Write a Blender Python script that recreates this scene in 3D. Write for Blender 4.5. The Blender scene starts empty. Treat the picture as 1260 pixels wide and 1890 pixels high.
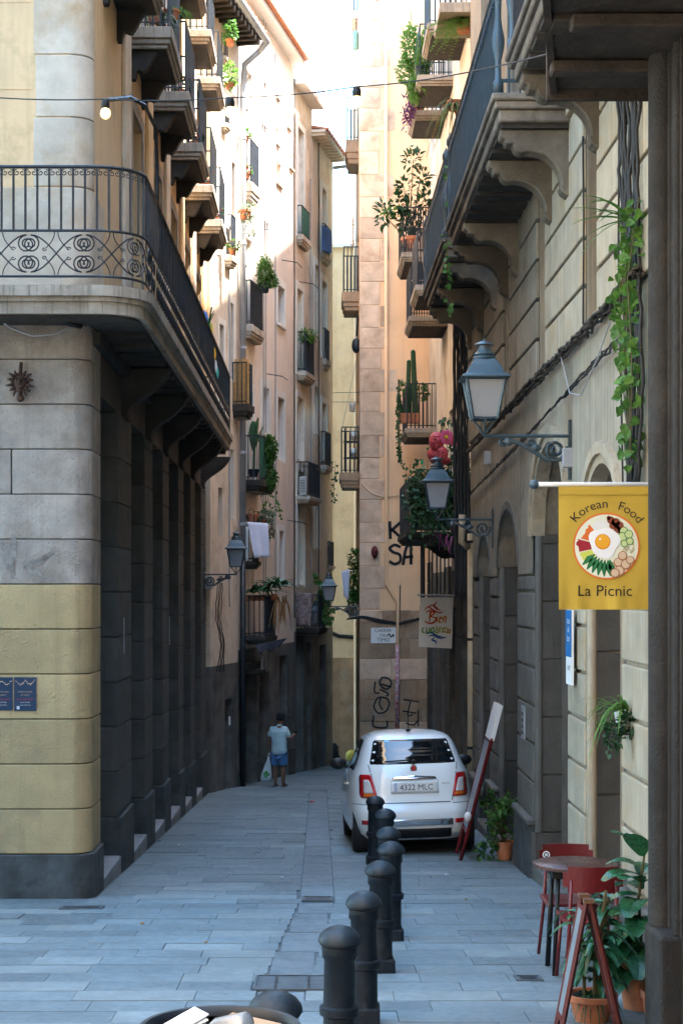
import bpy, bmesh, math, random
from mathutils import Vector, Matrix, Euler
from math import sin, cos, pi, radians as R
random.seed(7)
rnd = random.uniform
SC = bpy.context.scene
COL = SC.collection

# ---------------------------------------------------------------- camera
F, CX, HY, CZ = 3000.0, 589.0, 1088.0, 2.024      # focal length in photo pixels, vanishing point, eye height
SLOPE = -0.062                                     # the street runs downhill
cam_d = bpy.data.cameras.new('camera'); cam = bpy.data.objects.new('camera', cam_d); COL.objects.link(cam)
cam.location = (0, 0, CZ); cam.rotation_euler = (R(90), 0, 0)
cam_d.sensor_fit = 'VERTICAL'; cam_d.sensor_height = 36.0; cam_d.lens = F / 1890 * 36
cam_d.shift_x = (630 - CX) / 1890; cam_d.shift_y = (HY - 945) / 1890
cam_d.clip_start = 0.1; cam_d.clip_end = 2000
SC.camera = cam

# ---------------------------------------------------------------- light
SUN_EL, SUN_AZ = R(62), R(104)        # azimuth measured from +Y (down the street) clockwise to +X
world = bpy.data.worlds.new('World'); SC.world = world; world.use_nodes = True
nt = world.node_tree; bg = nt.nodes['Background']
sky = nt.nodes.new('ShaderNodeTexSky'); sky.sky_type = 'NISHITA'; sky.sun_disc = False
sky.sun_elevation = SUN_EL; sky.sun_rotation = SUN_AZ; sky.altitude = 20
sky.air_density = 1.4; sky.dust_density = 1.5; sky.ozone_density = 1.6
hs_ = nt.nodes.new('ShaderNodeHueSaturation'); hs_.inputs['Saturation'].default_value = 1.3; hs_.inputs['Hue'].default_value = .487
nt.links.new(sky.outputs[0], hs_.inputs['Color']); nt.links.new(hs_.outputs[0], bg.inputs[0]); bg.inputs[1].default_value = 0.15
sun_d = bpy.data.lights.new('sun', 'SUN'); sun_d.energy = 4.5; sun_d.angle = R(1.5); sun_d.color = (1.0, .95, .87)
sun = bpy.data.objects.new('sun', sun_d); COL.objects.link(sun)
_sd = Vector((sin(SUN_AZ) * cos(SUN_EL), cos(SUN_AZ) * cos(SUN_EL), sin(SUN_EL)))
sun.rotation_euler = _sd.to_track_quat('Z', 'Y').to_euler(); sun.location = (20, 10, 40)
vs = SC.view_settings; vs.view_transform = 'Standard'; vs.look = 'None'; vs.exposure = 3.6; vs.gamma = 1.0
try: vs.use_curve_mapping = False
except Exception: pass
SC.render.engine = 'CYCLES'
SC.cycles.max_bounces = 5; SC.cycles.diffuse_bounces = 4; SC.cycles.glossy_bounces = 3; SC.cycles.transmission_bounces = 4
SC.cycles.transparent_max_bounces = 8; SC.cycles.sample_clamp_indirect = 6.0; SC.cycles.caustics_reflective = False; SC.cycles.caustics_refractive = False
SC.cycles.use_adaptive_sampling = True; SC.cycles.adaptive_threshold = 0.02
SC.cycles.use_denoising = True

# ---------------------------------------------------------------- helpers
def gz(Y): return SLOPE * Y if Y > -4 else SLOPE * -4
def W(px, py, Y): return Vector(((px - CX) * Y / F, Y, CZ - (py - HY) * Y / F))
def V(*a): return Vector(a)

class MB:
    """collects polygons in world coordinates; build() links them as one mesh object"""
    def __init__(s): s.v = []; s.f = []; s.mi = []; s.cur = 0
    def add(s, vs, fs):
        o = len(s.v); s.v += [tuple(v) for v in vs]
        for f in fs: s.f.append([i + o for i in f]); s.mi.append(s.cur)
        return s
    def poly(s, pts): return s.add(pts, [list(range(len(pts)))])
    def box(s, x0, x1, y0, y1, z0, z1):
        return s.add([(x0,y0,z0),(x1,y0,z0),(x1,y1,z0),(x0,y1,z0),(x0,y0,z1),(x1,y0,z1),(x1,y1,z1),(x0,y1,z1)],
                     [[3,2,1,0],[4,5,6,7],[0,1,5,4],[1,2,6,5],[2,3,7,6],[3,0,4,7]])
    def hexa(s, p): return s.add(p, [[3,2,1,0],[4,5,6,7],[0,1,5,4],[1,2,6,5],[2,3,7,6],[3,0,4,7]])
    def fbox(s, fac, u0, u1, o0, o1, z0, z1):
        """box in a facade frame: u along the wall, o outwards, z up"""
        return s.hexa([fac.p(u0,o0,z0), fac.p(u1,o0,z0), fac.p(u1,o1,z0), fac.p(u0,o1,z0), fac.p(u0,o0,z1), fac.p(u1,o0,z1), fac.p(u1,o1,z1), fac.p(u0,o1,z1)])
    def prism(s, pts, d):
        """polygon pts (3D) extruded by vector d"""
        n = len(pts); d = Vector(d); q = [Vector(p) for p in pts]
        fs = [list(range(n))[::-1], list(range(n, 2*n))] + [[i, (i+1) % n, n + (i+1) % n, n + i] for i in range(n)]
        return s.add(q + [p + d for p in q], fs)
    def tube(s, path, r, n=6, closed=False, r2=None):
        path = [Vector(p) for p in path]; m = len(path)
        if m < 2: return s
        vs = []; prev = None
        for i, p in enumerate(path):
            a = path[i-1] if (i > 0 or closed) else p; b = path[(i+1) % m] if (i < m-1 or closed) else p
            t = (b - a); t = t.normalized() if t.length > 1e-9 else Vector((0,0,1))
            if prev is None:
                ref = Vector((0,0,1)) if abs(t.z) < .9 else Vector((1,0,0))
                u = t.cross(ref).normalized()
            else:
                u = prev - t * prev.dot(t)
                u = u.normalized() if u.length > 1e-6 else t.cross(Vector((0.3,0.5,1))).normalized()
            prev = u; w = t.cross(u)
            rr = r if r2 is None else r + (r2 - r) * i / (m - 1)
            for k in range(n): vs.append(p + (u * cos(2*pi*k/n) + w * sin(2*pi*k/n)) * rr)
        fs = []
        for i in range(m if closed else m-1):
            j = (i+1) % m
            for k in range(n): fs.append([i*n+k, i*n+(k+1)%n, j*n+(k+1)%n, j*n+k])
        if not closed: fs += [list(range(n))[::-1], [(m-1)*n+k for k in range(n)]]
        return s.add(vs, fs)
    def lathe(s, prof, c=(0,0,0), n=16, sx=1, sy=1, rot=0):
        c = Vector(c); vs = []; fs = []
        for r, z in prof:
            for k in range(n): vs.append((c.x + r*sx*cos(2*pi*k/n+rot), c.y + r*sy*sin(2*pi*k/n+rot), c.z + z))
        for i in range(len(prof)-1):
            for k in range(n): fs.append([i*n+k, i*n+(k+1)%n, (i+1)*n+(k+1)%n, (i+1)*n+k])
        if prof[0][0] > 1e-4: fs.append(list(range(n))[::-1])
        if prof[-1][0] > 1e-4: fs.append([(len(prof)-1)*n+k for k in range(n)])
        return s.add(vs, fs)
    def ball(s, c, rx, ry=None, rz=None, n=10, m=7):
        ry = ry or rx; rz = rz or rx
        return s.lathe([(max(sin(pi*i/m), 1e-5)*rx, -cos(pi*i/m)*rz) for i in range(m+1)], c, n, 1, ry/rx)
    def leaf(s, p, d, up, L, w, fold=.25):
        """one pointed leaf, folded along its midrib, of length L and half-width w"""
        d = Vector(d).normalized(); sd = d.cross(Vector(up))
        sd = sd.normalized() if sd.length > 1e-4 else d.cross(Vector((.2,.9,.3))).normalized()
        nn = sd.cross(d); p = Vector(p)
        k1 = nn*w*fold; e = p + d*L - nn*L*.1
        return s.add([p, p+d*L*.3, p+d*L*.68-nn*L*.03, e, p+d*L*.28+sd*w*.9+k1, p+d*L*.62+sd*w*.72+k1*.8-nn*L*.03, p+d*L*.28-sd*w*.9+k1, p+d*L*.62-sd*w*.72+k1*.8-nn*L*.03],
                     [[0,1,4],[1,2,5,4],[2,3,5],[0,6,1],[1,6,7,2],[2,7,3]])
    def build(s, name, mat=None, parent=None, smooth=False, bevel=0, seg=1, autosmooth=None, mats=None):
        org = worldloc(parent)
        me = bpy.data.meshes.new(name)
        me.from_pydata([(x-org.x, y-org.y, z-org.z) for x, y, z in s.v], [], s.f)
        for m in (mats or [mat]): me.materials.append(m)
        if mats: me.polygons.foreach_set('material_index', s.mi)
        if smooth or autosmooth is not None:
            me.polygons.foreach_set('use_smooth', [True]*len(me.polygons))
        me.update()
        if autosmooth is not None: me.set_sharp_from_angle(angle=R(autosmooth))
        o = bpy.data.objects.new(name, me); COL.objects.link(o)
        if parent is not None: o.parent = parent
        if bevel:
            b = o.modifiers.new('bevel', 'BEVEL'); b.width = bevel; b.segments = seg; b.limit_method = 'ANGLE'; b.angle_limit = R(40)
        return o

def worldloc(o):
    l = Vector((0,0,0))
    while o is not None: l = l + o.location; o = o.parent
    return l
def tag(o, label, cat, group=None, kind=None):
    if label: o['label'] = label
    if cat: o['category'] = cat
    if group: o['group'] = group
    if kind: o['kind'] = kind
    return o
def thing(name, label, cat, loc=(0,0,0), group=None):
    o = bpy.data.objects.new(name, None); COL.objects.link(o); o.location = loc; o.empty_display_size = .2
    return tag(o, label, cat, group)
def struct(o): o['kind'] = 'structure'; return o
def copy_tree(o, parent=None):
    c = o.copy(); COL.objects.link(c); c.parent = parent
    for ch in list(o.children): copy_tree(ch, c)
    return c

class Fac:
    """a wall plane: p(u, o, z) = base + u*dir, o metres outwards, height z"""
    def __init__(s, base, d, n): s.b = Vector((base[0], base[1], 0)); s.d = Vector((d[0], d[1], 0)); s.n = Vector((n[0], n[1], 0)).normalized()
    def p(s, u, o, z): q = s.b + s.d*u + s.n*o; return Vector((q.x, q.y, z))
    def u_at(s, px, o=0):        # u where the plane offset by o crosses pixel column px
        k = (px - CX) / F; q = s.b + s.n*o
        return (k*q.y - q.x) / (s.d.x - k*s.d.y)
def street(a, b, side): return Fac((a, 0), (b, 1), (side, -side*b))
def front(Y): return Fac((0, Y), (1, 0), (0, -1))

def holed_wall(mb, fac, u0, u1, z0, z1, holes, depth=.3, ends=True, thick=.4):
    us = sorted({u0, u1, *[h[0] for h in holes], *[h[1] for h in holes]}); zs = sorted({z0, z1, *[h[2] for h in holes], *[h[3] for h in holes]})
    us = [u for u in us if u0 <= u <= u1]; zs = [z for z in zs if z0 <= z <= z1]
    for i in range(len(us)-1):
        for j in range(len(zs)-1):
            cu = (us[i]+us[i+1])/2; cz = (zs[j]+zs[j+1])/2
            if any(h[0] < cu < h[1] and h[2] < cz < h[3] for h in holes): continue
            mb.poly([fac.p(us[i],0,zs[j]), fac.p(us[i+1],0,zs[j]), fac.p(us[i+1],0,zs[j+1]), fac.p(us[i],0,zs[j+1])])
    for a, b, c, d in holes:
        for (p, q) in (((a,c),(b,c)), ((b,c),(b,d)), ((b,d),(a,d)), ((a,d),(a,c))):
            mb.poly([fac.p(p[0],0,p[1]), fac.p(q[0],0,q[1]), fac.p(q[0],-depth,q[1]), fac.p(p[0],-depth,p[1])])
    if ends:
        for u in (u0, u1): mb.poly([fac.p(u,0,z0), fac.p(u,-thick,z0), fac.p(u,-thick,z1), fac.p(u,0,z1)])
        mb.poly([fac.p(u0,0,z1), fac.p(u1,0,z1), fac.p(u1,-thick,z1), fac.p(u0,-thick,z1)])
    return mb

# ---------------------------------------------------------------- materials
MATS = {}
def mt(name, col, rough=.8, metal=0.0, var=.18, scale=2.5, bump=.15, bscale=45., streak=0., stain=None, stain_amt=.5, stain_scale=1.2,
       rand=0., spec=.3, pits=0., dirt=0., sscale=(9,9,.35), emit=None, estr=0., coat=0., alpha=None, trans=0., rust=None):
    m = bpy.data.materials.new(name); m.use_nodes = True; MATS[name] = m
    t = m.node_tree; N = t.nodes; L = t.links; bs = N['Principled BSDF']
    bs.inputs['Roughness'].default_value = rough; bs.inputs['Metallic'].default_value = metal; bs.inputs['Specular IOR Level'].default_value = spec
    if coat: bs.inputs['Coat Weight'].default_value = coat; bs.inputs['Coat Roughness'].default_value = .04
    if emit: bs.inputs['Emission Color'].default_value = (*emit, 1); bs.inputs['Emission Strength'].default_value = estr
    geo = N.new('ShaderNodeNewGeometry'); pos = geo.outputs['Position']
    oi = N.new('ShaderNodeObjectInfo')
    def noise(sc, vec=None, det=4, rgh=.6):
        n = N.new('ShaderNodeTexNoise'); n.inputs['Scale'].default_value = sc; n.inputs['Detail'].default_value = det; n.inputs['Roughness'].default_value = rgh
        L.new(vec or pos, n.inputs['Vector']); return n.outputs['Fac']
    def ramp(f, a, b):
        r = N.new('ShaderNodeMapRange'); r.inputs['From Min'].default_value = a; r.inputs['From Max'].default_value = b; L.new(f, r.inputs['Value']); return r.outputs[0]
    def mix(f, a, b, mode='MIX'):
        x = N.new('ShaderNodeMix'); x.data_type = 'RGBA'; x.blend_type = mode; x.clamp_factor = True
        if isinstance(f, float): x.inputs[0].default_value = f
        else: L.new(f, x.inputs[0])
        for k, c in ((6, a), (7, b)):
            if isinstance(c, tuple): x.inputs[k].default_value = (*c, 1)
            else: L.new(c, x.inputs[k])
        return x.outputs[2]
    c = tuple(col)
    lo = tuple(x*(1-var) for x in c); hi = tuple(min(1, x*(1+var)) for x in c)
    off = N.new('ShaderNodeVectorMath'); off.operation = 'MULTIPLY_ADD'
    L.new(oi.outputs['Random'], off.inputs[0]); off.inputs[1].default_value = (37, 51, 23) if rand else (0,0,0); L.new(pos, off.inputs[2])
    pv = off.outputs[0]
    out = mix(ramp(noise(scale, pv, 6), .3, .7), lo, hi)
    if streak:
        mp = N.new('ShaderNodeMapping'); mp.inputs['Scale'].default_value = sscale; L.new(pos, mp.inputs['Vector'])
        out = mix(ramp(noise(1.0, mp.outputs[0], 5, .65), .5, .78), out, tuple(x*(1-streak) for x in c))
    if stain:
        out = mix(ramp(noise(stain_scale, pv, 7, .7), .62 - .25*stain_amt, .8 - .15*stain_amt), out, tuple(stain))
    if rand:
        hv = N.new('ShaderNodeHueSaturation'); mr = N.new('ShaderNodeMapRange'); L.new(oi.outputs['Random'], mr.inputs[0])
        mr.inputs['To Min'].default_value = 1-rand; mr.inputs['To Max'].default_value = 1+rand
        L.new(mr.outputs[0], hv.inputs['Value']); L.new(out, hv.inputs['Color']); out = hv.outputs[0]
    if dirt:
        out = mix(ramp(noise(.55, pos, 6, .65), .42, .72), out, tuple(x*(1-dirt) for x in c))
        vo = N.new('ShaderNodeTexVoronoi'); vo.inputs['Scale'].default_value = 2.6; L.new(pos, vo.inputs['Vector'])
        out = mix(ramp(vo.outputs['Distance'], .055, .035), out, tuple(x*.45 for x in c))
    if rust:
        out = mix(ramp(noise(9, pv, 6, .7), .6, .72), out, tuple(rust))
    L.new(out, bs.inputs['Base Color'])
    if rough > .25:
        L.new(ramp_add(N, L, noise(scale*3, pv, 3), rough-.12, rough+.1), bs.inputs['Roughness'])
    if bump:
        b = N.new('ShaderNodeBump'); b.inputs['Strength'].default_value = bump; b.inputs['Distance'].default_value = .02
        h = noise(bscale, pv, 5, .65)
        if pits:
            v = N.new('ShaderNodeTexVoronoi'); v.inputs['Scale'].default_value = 14; L.new(pv, v.inputs['Vector'])
            q = ramp(v.outputs['Distance'], .0, .18); a = N.new('ShaderNodeMath'); a.operation = 'MULTIPLY_ADD'; L.new(q, a.inputs[0]); a.inputs[1].default_value = pits; L.new(h, a.inputs[2]); h = a.outputs[0]
        L.new(h, b.inputs['Height']); L.new(b.outputs[0], bs.inputs['Normal'])
    if trans:
        tr = N.new('ShaderNodeBsdfTranslucent'); L.new(out, tr.inputs[0]); ms = N.new('ShaderNodeMixShader'); ms.inputs[0].default_value = trans
        L.new(bs.outputs[0], ms.inputs[1]); L.new(tr.outputs[0], ms.inputs[2]); L.new(ms.outputs[0], N['Material Output'].inputs[0])
    return m
def ramp_add(N, L, f, a, b):
    r = N.new('ShaderNodeMapRange'); r.inputs['From Min'].default_value = .3; r.inputs['From Max'].default_value = .7
    r.inputs['To Min'].default_value = max(a, .02); r.inputs['To Max'].default_value = min(b, 1); L.new(f, r.inputs['Value']); return r.outputs[0]
def glass(name, col, rough=.06, spec=.6):
    m = bpy.data.materials.new(name); m.use_nodes = True; b = m.node_tree.nodes['Principled BSDF']
    b.inputs['Base Color'].default_value = (*col, 1); b.inputs['Roughness'].default_value = rough; b.inputs['Specular IOR Level'].default_value = spec
    MATS[name] = m; return m

m_cream   = mt('cream_stucco', (.70,.48,.27), var=.14, scale=1.2, streak=.22, stain=(.40,.28,.15), stain_amt=.35, bump=.12)
m_lstone  = mt('grey_limestone', (.365,.315,.275), var=.28, scale=3, rand=.12, streak=.28, stain=(.21,.17,.135), stain_amt=.5, bump=.8, pits=.5)
m_ystone  = mt('yellow_painted_stone', (.40,.297,.155), var=.14, scale=2, rand=.08, streak=.3, stain=(.27,.205,.12), stain_amt=.35, bump=.7, pits=.6)
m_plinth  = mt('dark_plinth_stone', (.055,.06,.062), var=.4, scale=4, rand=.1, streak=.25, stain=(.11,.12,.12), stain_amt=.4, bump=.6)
m_pier    = mt('shade_dark_pier_stone', (.078,.079,.076), var=.25, scale=3, rand=.14, streak=.3, stain=(.08,.07,.06), stain_amt=.4, bump=.4, pits=.2)  # base darkened to paint the shade beneath the left balcony
m_joint   = mt('dark_mortar', (.07,.06,.05), bump=.2)
m_slabst  = mt('balcony_stone', (.34,.29,.235), var=.2, scale=4, streak=.85, sscale=(30,30,.5), stain=(.16,.12,.09), stain_amt=.5, bump=.3)
m_under   = mt('shade_dark_soffit', (.04,.036,.032), var=.3, scale=3, stain=(.025,.022,.02), stain_amt=.6, bump=.3)  # near-black base paints the shade on undersides
m_iron    = mt('black_iron', (.010,.013,.018), rough=.5, var=.3, bump=.05, spec=.4)
m_navy    = mt('navy_sheet', (.009,.014,.024), rough=.75, var=.25, bump=.05)
m_bluem   = mt('blue_grey_sheet_metal', (.035,.062,.085), rough=.42, var=.3, bump=.05, spec=.5)
m_dark    = mt('dark_interior', (.012,.012,.013), bump=0)
m_wood    = mt('brown_wood', (.12,.06,.035), rough=.55, var=.3, scale=6, bump=.2)
m_oldwood = mt('sooty_old_wood', (.03,.024,.019), rough=.9, var=.5, scale=5, stain=(.07,.05,.035), stain_amt=.4, bump=.8, bscale=20)
m_pink    = mt('pink_plaster', (.74,.62,.53), var=.10, scale=.9, streak=.14, stain=(.58,.46,.38), stain_amt=.35, bump=.1)
m_pink2   = mt('beige_plaster', (.68,.57,.45), var=.14, scale=1.1, streak=.2, stain=(.38,.27,.19), stain_amt=.4, bump=.12)
m_ochre   = mt('ochre_plaster', (.80,.62,.40), var=.12, scale=1, streak=.15, stain=(.62,.46,.28), stain_amt=.35, bump=.12)
m_peach   = mt('peach_plaster', (.82,.535,.32), var=.08, scale=.8, streak=.1, stain=(.70,.44,.26), stain_amt=.3, bump=.08)
m_quoin   = mt('quoin_sandstone', (.60,.435,.315), var=.2, scale=3, rand=.16, stain=(.34,.20,.11), stain_amt=.45, bump=.4, pits=.2)
m_rough   = mt('worn_brown_stone', (.37,.25,.16), var=.3, scale=2.5, rand=.12, streak=.2, stain=(.42,.36,.28), stain_amt=.35, bump=.5)
m_white   = mt('white_surround', (.72,.68,.62), var=.08, bump=.08, streak=.1)
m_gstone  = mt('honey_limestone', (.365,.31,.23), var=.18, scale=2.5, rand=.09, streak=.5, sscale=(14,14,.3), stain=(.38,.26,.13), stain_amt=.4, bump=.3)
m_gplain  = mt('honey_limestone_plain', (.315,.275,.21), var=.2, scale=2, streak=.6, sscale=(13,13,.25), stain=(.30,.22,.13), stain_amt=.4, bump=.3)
m_gpier   = mt('weathered_shade_limestone_pier', (.13,.125,.113), var=.2, scale=3, rand=.10, streak=.3, stain=(.085,.08,.07), stain_amt=.45, bump=.6, pits=.3)  # weathered stone, darkened further to paint the shading down the street
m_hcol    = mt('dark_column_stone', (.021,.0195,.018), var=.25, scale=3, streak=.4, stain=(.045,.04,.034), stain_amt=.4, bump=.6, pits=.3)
m_paver   = mt('grey_paving', (.165,.203,.217), rough=.62, var=.14, scale=5, rand=.11, stain=(.12,.142,.156), stain_amt=.35, dirt=.28, bump=.18, spec=.35)
m_bed     = mt('paving_bed', (.095,.11,.12), var=.3, bump=.2)
m_gut     = mt('gutter_stone', (.155,.182,.196), rough=.65, var=.2, scale=4, rand=.12, stain=(.09,.10,.11), stain_amt=.4, bump=.2)
m_terra   = mt('terracotta', (.42,.15,.075), rough=.75, var=.22, scale=7, stain=(.5,.32,.22), stain_amt=.3, bump=.15)
m_zinc    = mt('zinc_pipe', (.32,.34,.37), rough=.5, metal=.2, var=.15, bump=.05)
m_plast   = mt('pale_plastic', (.75,.75,.73), rough=.5, var=.04, bump=0)
m_leaf    = mt('mid_green_leaf', (.07,.17,.035), rough=.5, var=.4, scale=30, bump=0, trans=.35)
m_leafl   = mt('lime_green_leaf', (.115,.245,.045), rough=.5, var=.35, scale=30, bump=0, trans=.4)
m_leafd   = mt('dark_green_leaf', (.025,.075,.03), rough=.42, var=.4, scale=25, bump=0, trans=.25)
m_leafb   = mt('glossy_green_leaf', (.03,.12,.05), rough=.3, var=.35, scale=20, bump=0, trans=.25, spec=.5)
m_leafp   = mt('purple_leaf', (.14,.04,.11), rough=.5, var=.4, scale=25, bump=0, trans=.3)
m_leafg   = mt('grey_green_leaf', (.16,.21,.14), rough=.6, var=.3, scale=25, bump=0, trans=.3)
m_dry     = mt('dry_leaf', (.38,.20,.09), rough=.8, var=.3, scale=20, bump=0, trans=.2)
m_stem    = mt('stem', (.10,.085,.04), var=.3, bump=.2)
m_pane    = glass('window_pane', (.03,.035,.04))
m_lampgl  = mt('frosted_lamp_glass', (.40,.40,.41), rough=.35, var=.06, bump=0, trans=.35)
m_lampm   = mt('blue_grey_lamp_metal', (.03,.05,.062), rough=.38, var=.35, bump=.08, spec=.5, rust=(.13,.08,.055))
m_cable   = mt('black_cable', (.02,.02,.022), rough=.6, var=.3, bump=0)
m_gcable  = mt('grey_cable', (.30,.30,.31), rough=.6, var=.1, bump=0)
# ================================================================ ground
mb = MB()
ys = [-80, -4, 60, 240]
for i in range(3):
    a, b = ys[i], ys[i+1]; za = gz(a) - .012; zb = gz(b) - .012
    mb.poly([(-160,a,za),(160,a,za),(160,b,zb),(-160,b,zb)])
street_g = struct(mb.build('street_ground', m_bed)); 
TILT = -math.atan(-SLOPE)
m_pav2 = mt('blue_grey_paving', (.135,.168,.182), rough=.58, var=.15, scale=5, rand=.14, stain=(.115,.14,.155), stain_amt=.35, dirt=.25, bump=.18, spec=.35)
m_pav3 = mt('light_paving', (.215,.247,.25), rough=.66, var=.14, scale=5, rand=.12, stain=(.18,.2,.205), stain_amt=.35, dirt=.28, bump=.18)
slab_me = []
for m in (m_paver, m_pav2, m_pav3):
    b = MB(); e = .5; q = .5
    b.box(-e, e, -q, q, -.03, .0); o = b.build('paving_slab', m); slab_me.append(o.data); bpy.data.objects.remove(o)
gut_me = MB().box(-.5,.5,-.5,.5,-.03,0).build('x', m_gut); _d = gut_me.data; bpy.data.objects.remove(gut_me); gut_me = _d
def strip(Y):
    """edges of the drainage strip of lengthwise stones at depth Y"""
    if Y > 15.6: return -.19, .15
    k = (15.6 - Y) / 4.2
    return -.19 - .2*k, .15 - .21*k
slabs = []          # (cx, cy, L, D, dz, kind)
D = .345; Y = 6.8; row = 0
rs = random.Random(3)
def run(xa, xb, Y, D):
    x = xa - rs.uniform(0, .7)
    while x < xb:
        L = rs.choice((.5,.62,.7,.8,.95)) ; a = max(x, xa); b = min(x + L, xb); x += L
        if b - a < .06: continue
        k = rs.random(); kind = 0 if k < .5 else (1 if k < .72 else 2)
        if Y > 16.5: kind = 0 if k < .62 else (1 if k < .93 else 2)
        slabs.append(((a+b)/2, Y + D/2, b-a-.0045, D-.0045, rs.uniform(-.003,.003), kind))
while Y < 47:
    xl, xr = strip(Y + D/2)
    left = -7.5 if Y < 15.5 else (-2.17 if Y < 32 else -8.67 + .204*Y + .02)
    right = 2.36 if Y < 39 else 8
    if Y < 33:
        run(left, xl, Y, D); run(xr, right, Y, D)
    else: run(left, right, Y, D)
    Y += D; row += 1
gy = 10.2
while gy < 33:
    L = rs.uniform(.85, 1.25); xl, xr = strip(gy + L/2)
    slabs.append(((xl+xr)/2, gy + L/2, xr-xl-.02, L-.014, -.006, 3)); gy += L
def inview(s):
    x = CX + F*s[0]/s[1]; y = HY - F*(gz(s[1])-CZ)/s[1]
    return 0 < x < 1260 and y < 1900
slabs.sort(key=lambda s: (not inview(s), s[1]))
shear = {}
for i, (cx, cy, L, Dd, dz, k) in enumerate(slabs[:300]):
    o = bpy.data.objects.new('paving_slab' if k < 3 else 'drainage_stone', slab_me[k] if k < 3 else gut_me); COL.objects.link(o)
    o.parent = street_g; o.location = (cx, cy, gz(cy) + dz); o.rotation_euler = (TILT + rs.uniform(-.004,.004), rs.uniform(-.003,.003), 0)
    o.scale = (L, Dd, 1)
mb = MB()
for (cx, cy, L, Dd, dz, k) in slabs[300:]:
    mb.cur = k; z0 = gz(cy-Dd/2)+dz; z1 = gz(cy+Dd/2)+dz
    mb.hexa([(cx-L/2,cy-Dd/2,z0-.03),(cx+L/2,cy-Dd/2,z0-.03),(cx+L/2,cy+Dd/2,z1-.03),(cx-L/2,cy+Dd/2,z1-.03),(cx-L/2,cy-Dd/2,z0),(cx+L/2,cy-Dd/2,z0),(cx+L/2,cy+Dd/2,z1),(cx-L/2,cy+Dd/2,z1)])
o = mb.build('far_paving', None, street_g, mats=[m_paver, m_pav2, m_pav3, m_gut]); o['kind'] = 'stuff'

def drain(label, x0, x1, y0, y1, slots=6):
    cx, cy = (x0+x1)/2, (y0+y1)/2
    t = thing('drain_cover', label, 'drain cover', (cx, cy, gz(cy)))
    g = lambda x, y, h: (x, y, gz(y) + h)
    def pl(xa, xb, ya, yb, h0, h1): return [g(xa,ya,h0), g(xb,ya,h0), g(xb,yb,h0), g(xa,yb,h0), g(xa,ya,h1), g(xb,ya,h1), g(xb,yb,h1), g(xa,yb,h1)]
    b = MB()
    for q in ((x0,x1,y0,y0+.02),(x0,x1,y1-.02,y1),(x0,x0+.02,y0+.02,y1-.02),(x1-.02,x1,y0+.02,y1-.02)): b.hexa(pl(*q, .0, .012))
    b.build('frame', MATS.get('castiron') or mt('castiron', (.085,.10,.11), rough=.6, var=.3, bump=.3), t)
    b = MB(); b.hexa(pl(x0+.02,x1-.02,y0+.02,y1-.02,.0,.005)); b.build('plate', MATS.get('castiron') or mt('castiron', (.12,.14,.15), rough=.6, var=.3, bump=.3), t)
    b = MB()
    for i in range(slots):
        x = x0 + .04 + (x1-x0-.08)*(i+.5)/slots
        b.hexa(pl(x-.008, x+.008, y0+.04, y1-.04, .005, .011))
    b.build('grille_bar', m_iron, t)['kind'] = 'stuff'
drain('small iron drain grate at the end of the drainage strip', -.17, .13, 15.55, 15.9, 8)
drain('broad iron plate set in the paving beside the nearest bollards', -.45, .08, 10.95, 11.5, 2)
drain('small dark grate in the paving in front of the red table', 1.37, 1.56, 11.3, 11.5, 6)
drain('long narrow grate by the rounded yellow corner', -2.4, -2.0, 15.0, 15.2, 10)
# ================================================================ railings, balconies, windows
def scroll(mb, fac_p, cu, cz, r, turns=1.6, dirn=1, start=0., rad=.008, n=22):
    pts = [];
    for i in range(n+1):
        t = i/n; a = start + dirn*t*turns*2*pi; rr = r*(1-.82*t)
        pts.append(fac_p(cu + rr*cos(a), cz + rr*sin(a)))
    mb.tube(pts, rad, 4)
def railing(parent, path, z0, z1, spacing=.11, r=.011, mat=None, solid=None, solid_from=0, name='railing', scrolls=False):
    """bars along a plan polyline (list of (x,y)); solid = material for a sheet on segments from index solid_from"""
    mat = mat or m_iron; mb = MB()
    P = [Vector((x,y,0)) for x, y in path]
    for z, rr in ((z1, .016), (z0 + .06, .011)): mb.tube([(p.x,p.y,z) for p in P], rr, 5)
    for i in range(len(P)-1):
        a, b = P[i], P[i+1]; L = (b-a).length; n = max(1, round(L/spacing))
        for k in range(n + (1 if i == len(P)-2 else 0)):
            q = a + (b-a)*k/n; mb.box(q.x-r, q.x+r, q.y-r, q.y+r, z0 - .02, z1)
    o = mb.build(name, mat, parent)
    if solid:
        s = MB()
        for i in range(solid_from, (solid_from+1) if solid_from else len(P)-1):
            a, b = P[i], P[i+1]; d = (b-a).normalized(); nn = Vector((d.y, -d.x, 0))*.006
            s.hexa([a+nn*-1+V(0,0,z0+.07), b-nn+V(0,0,z0+.07), b+nn+V(0,0,z0+.07), a+nn+V(0,0,z0+.07), a-nn+V(0,0,z1-.03), b-nn+V(0,0,z1-.03), b+nn+V(0,0,z1-.03), a+nn+V(0,0,z1-.03)])
        s.build('screen', solid, o)
    return o
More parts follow.
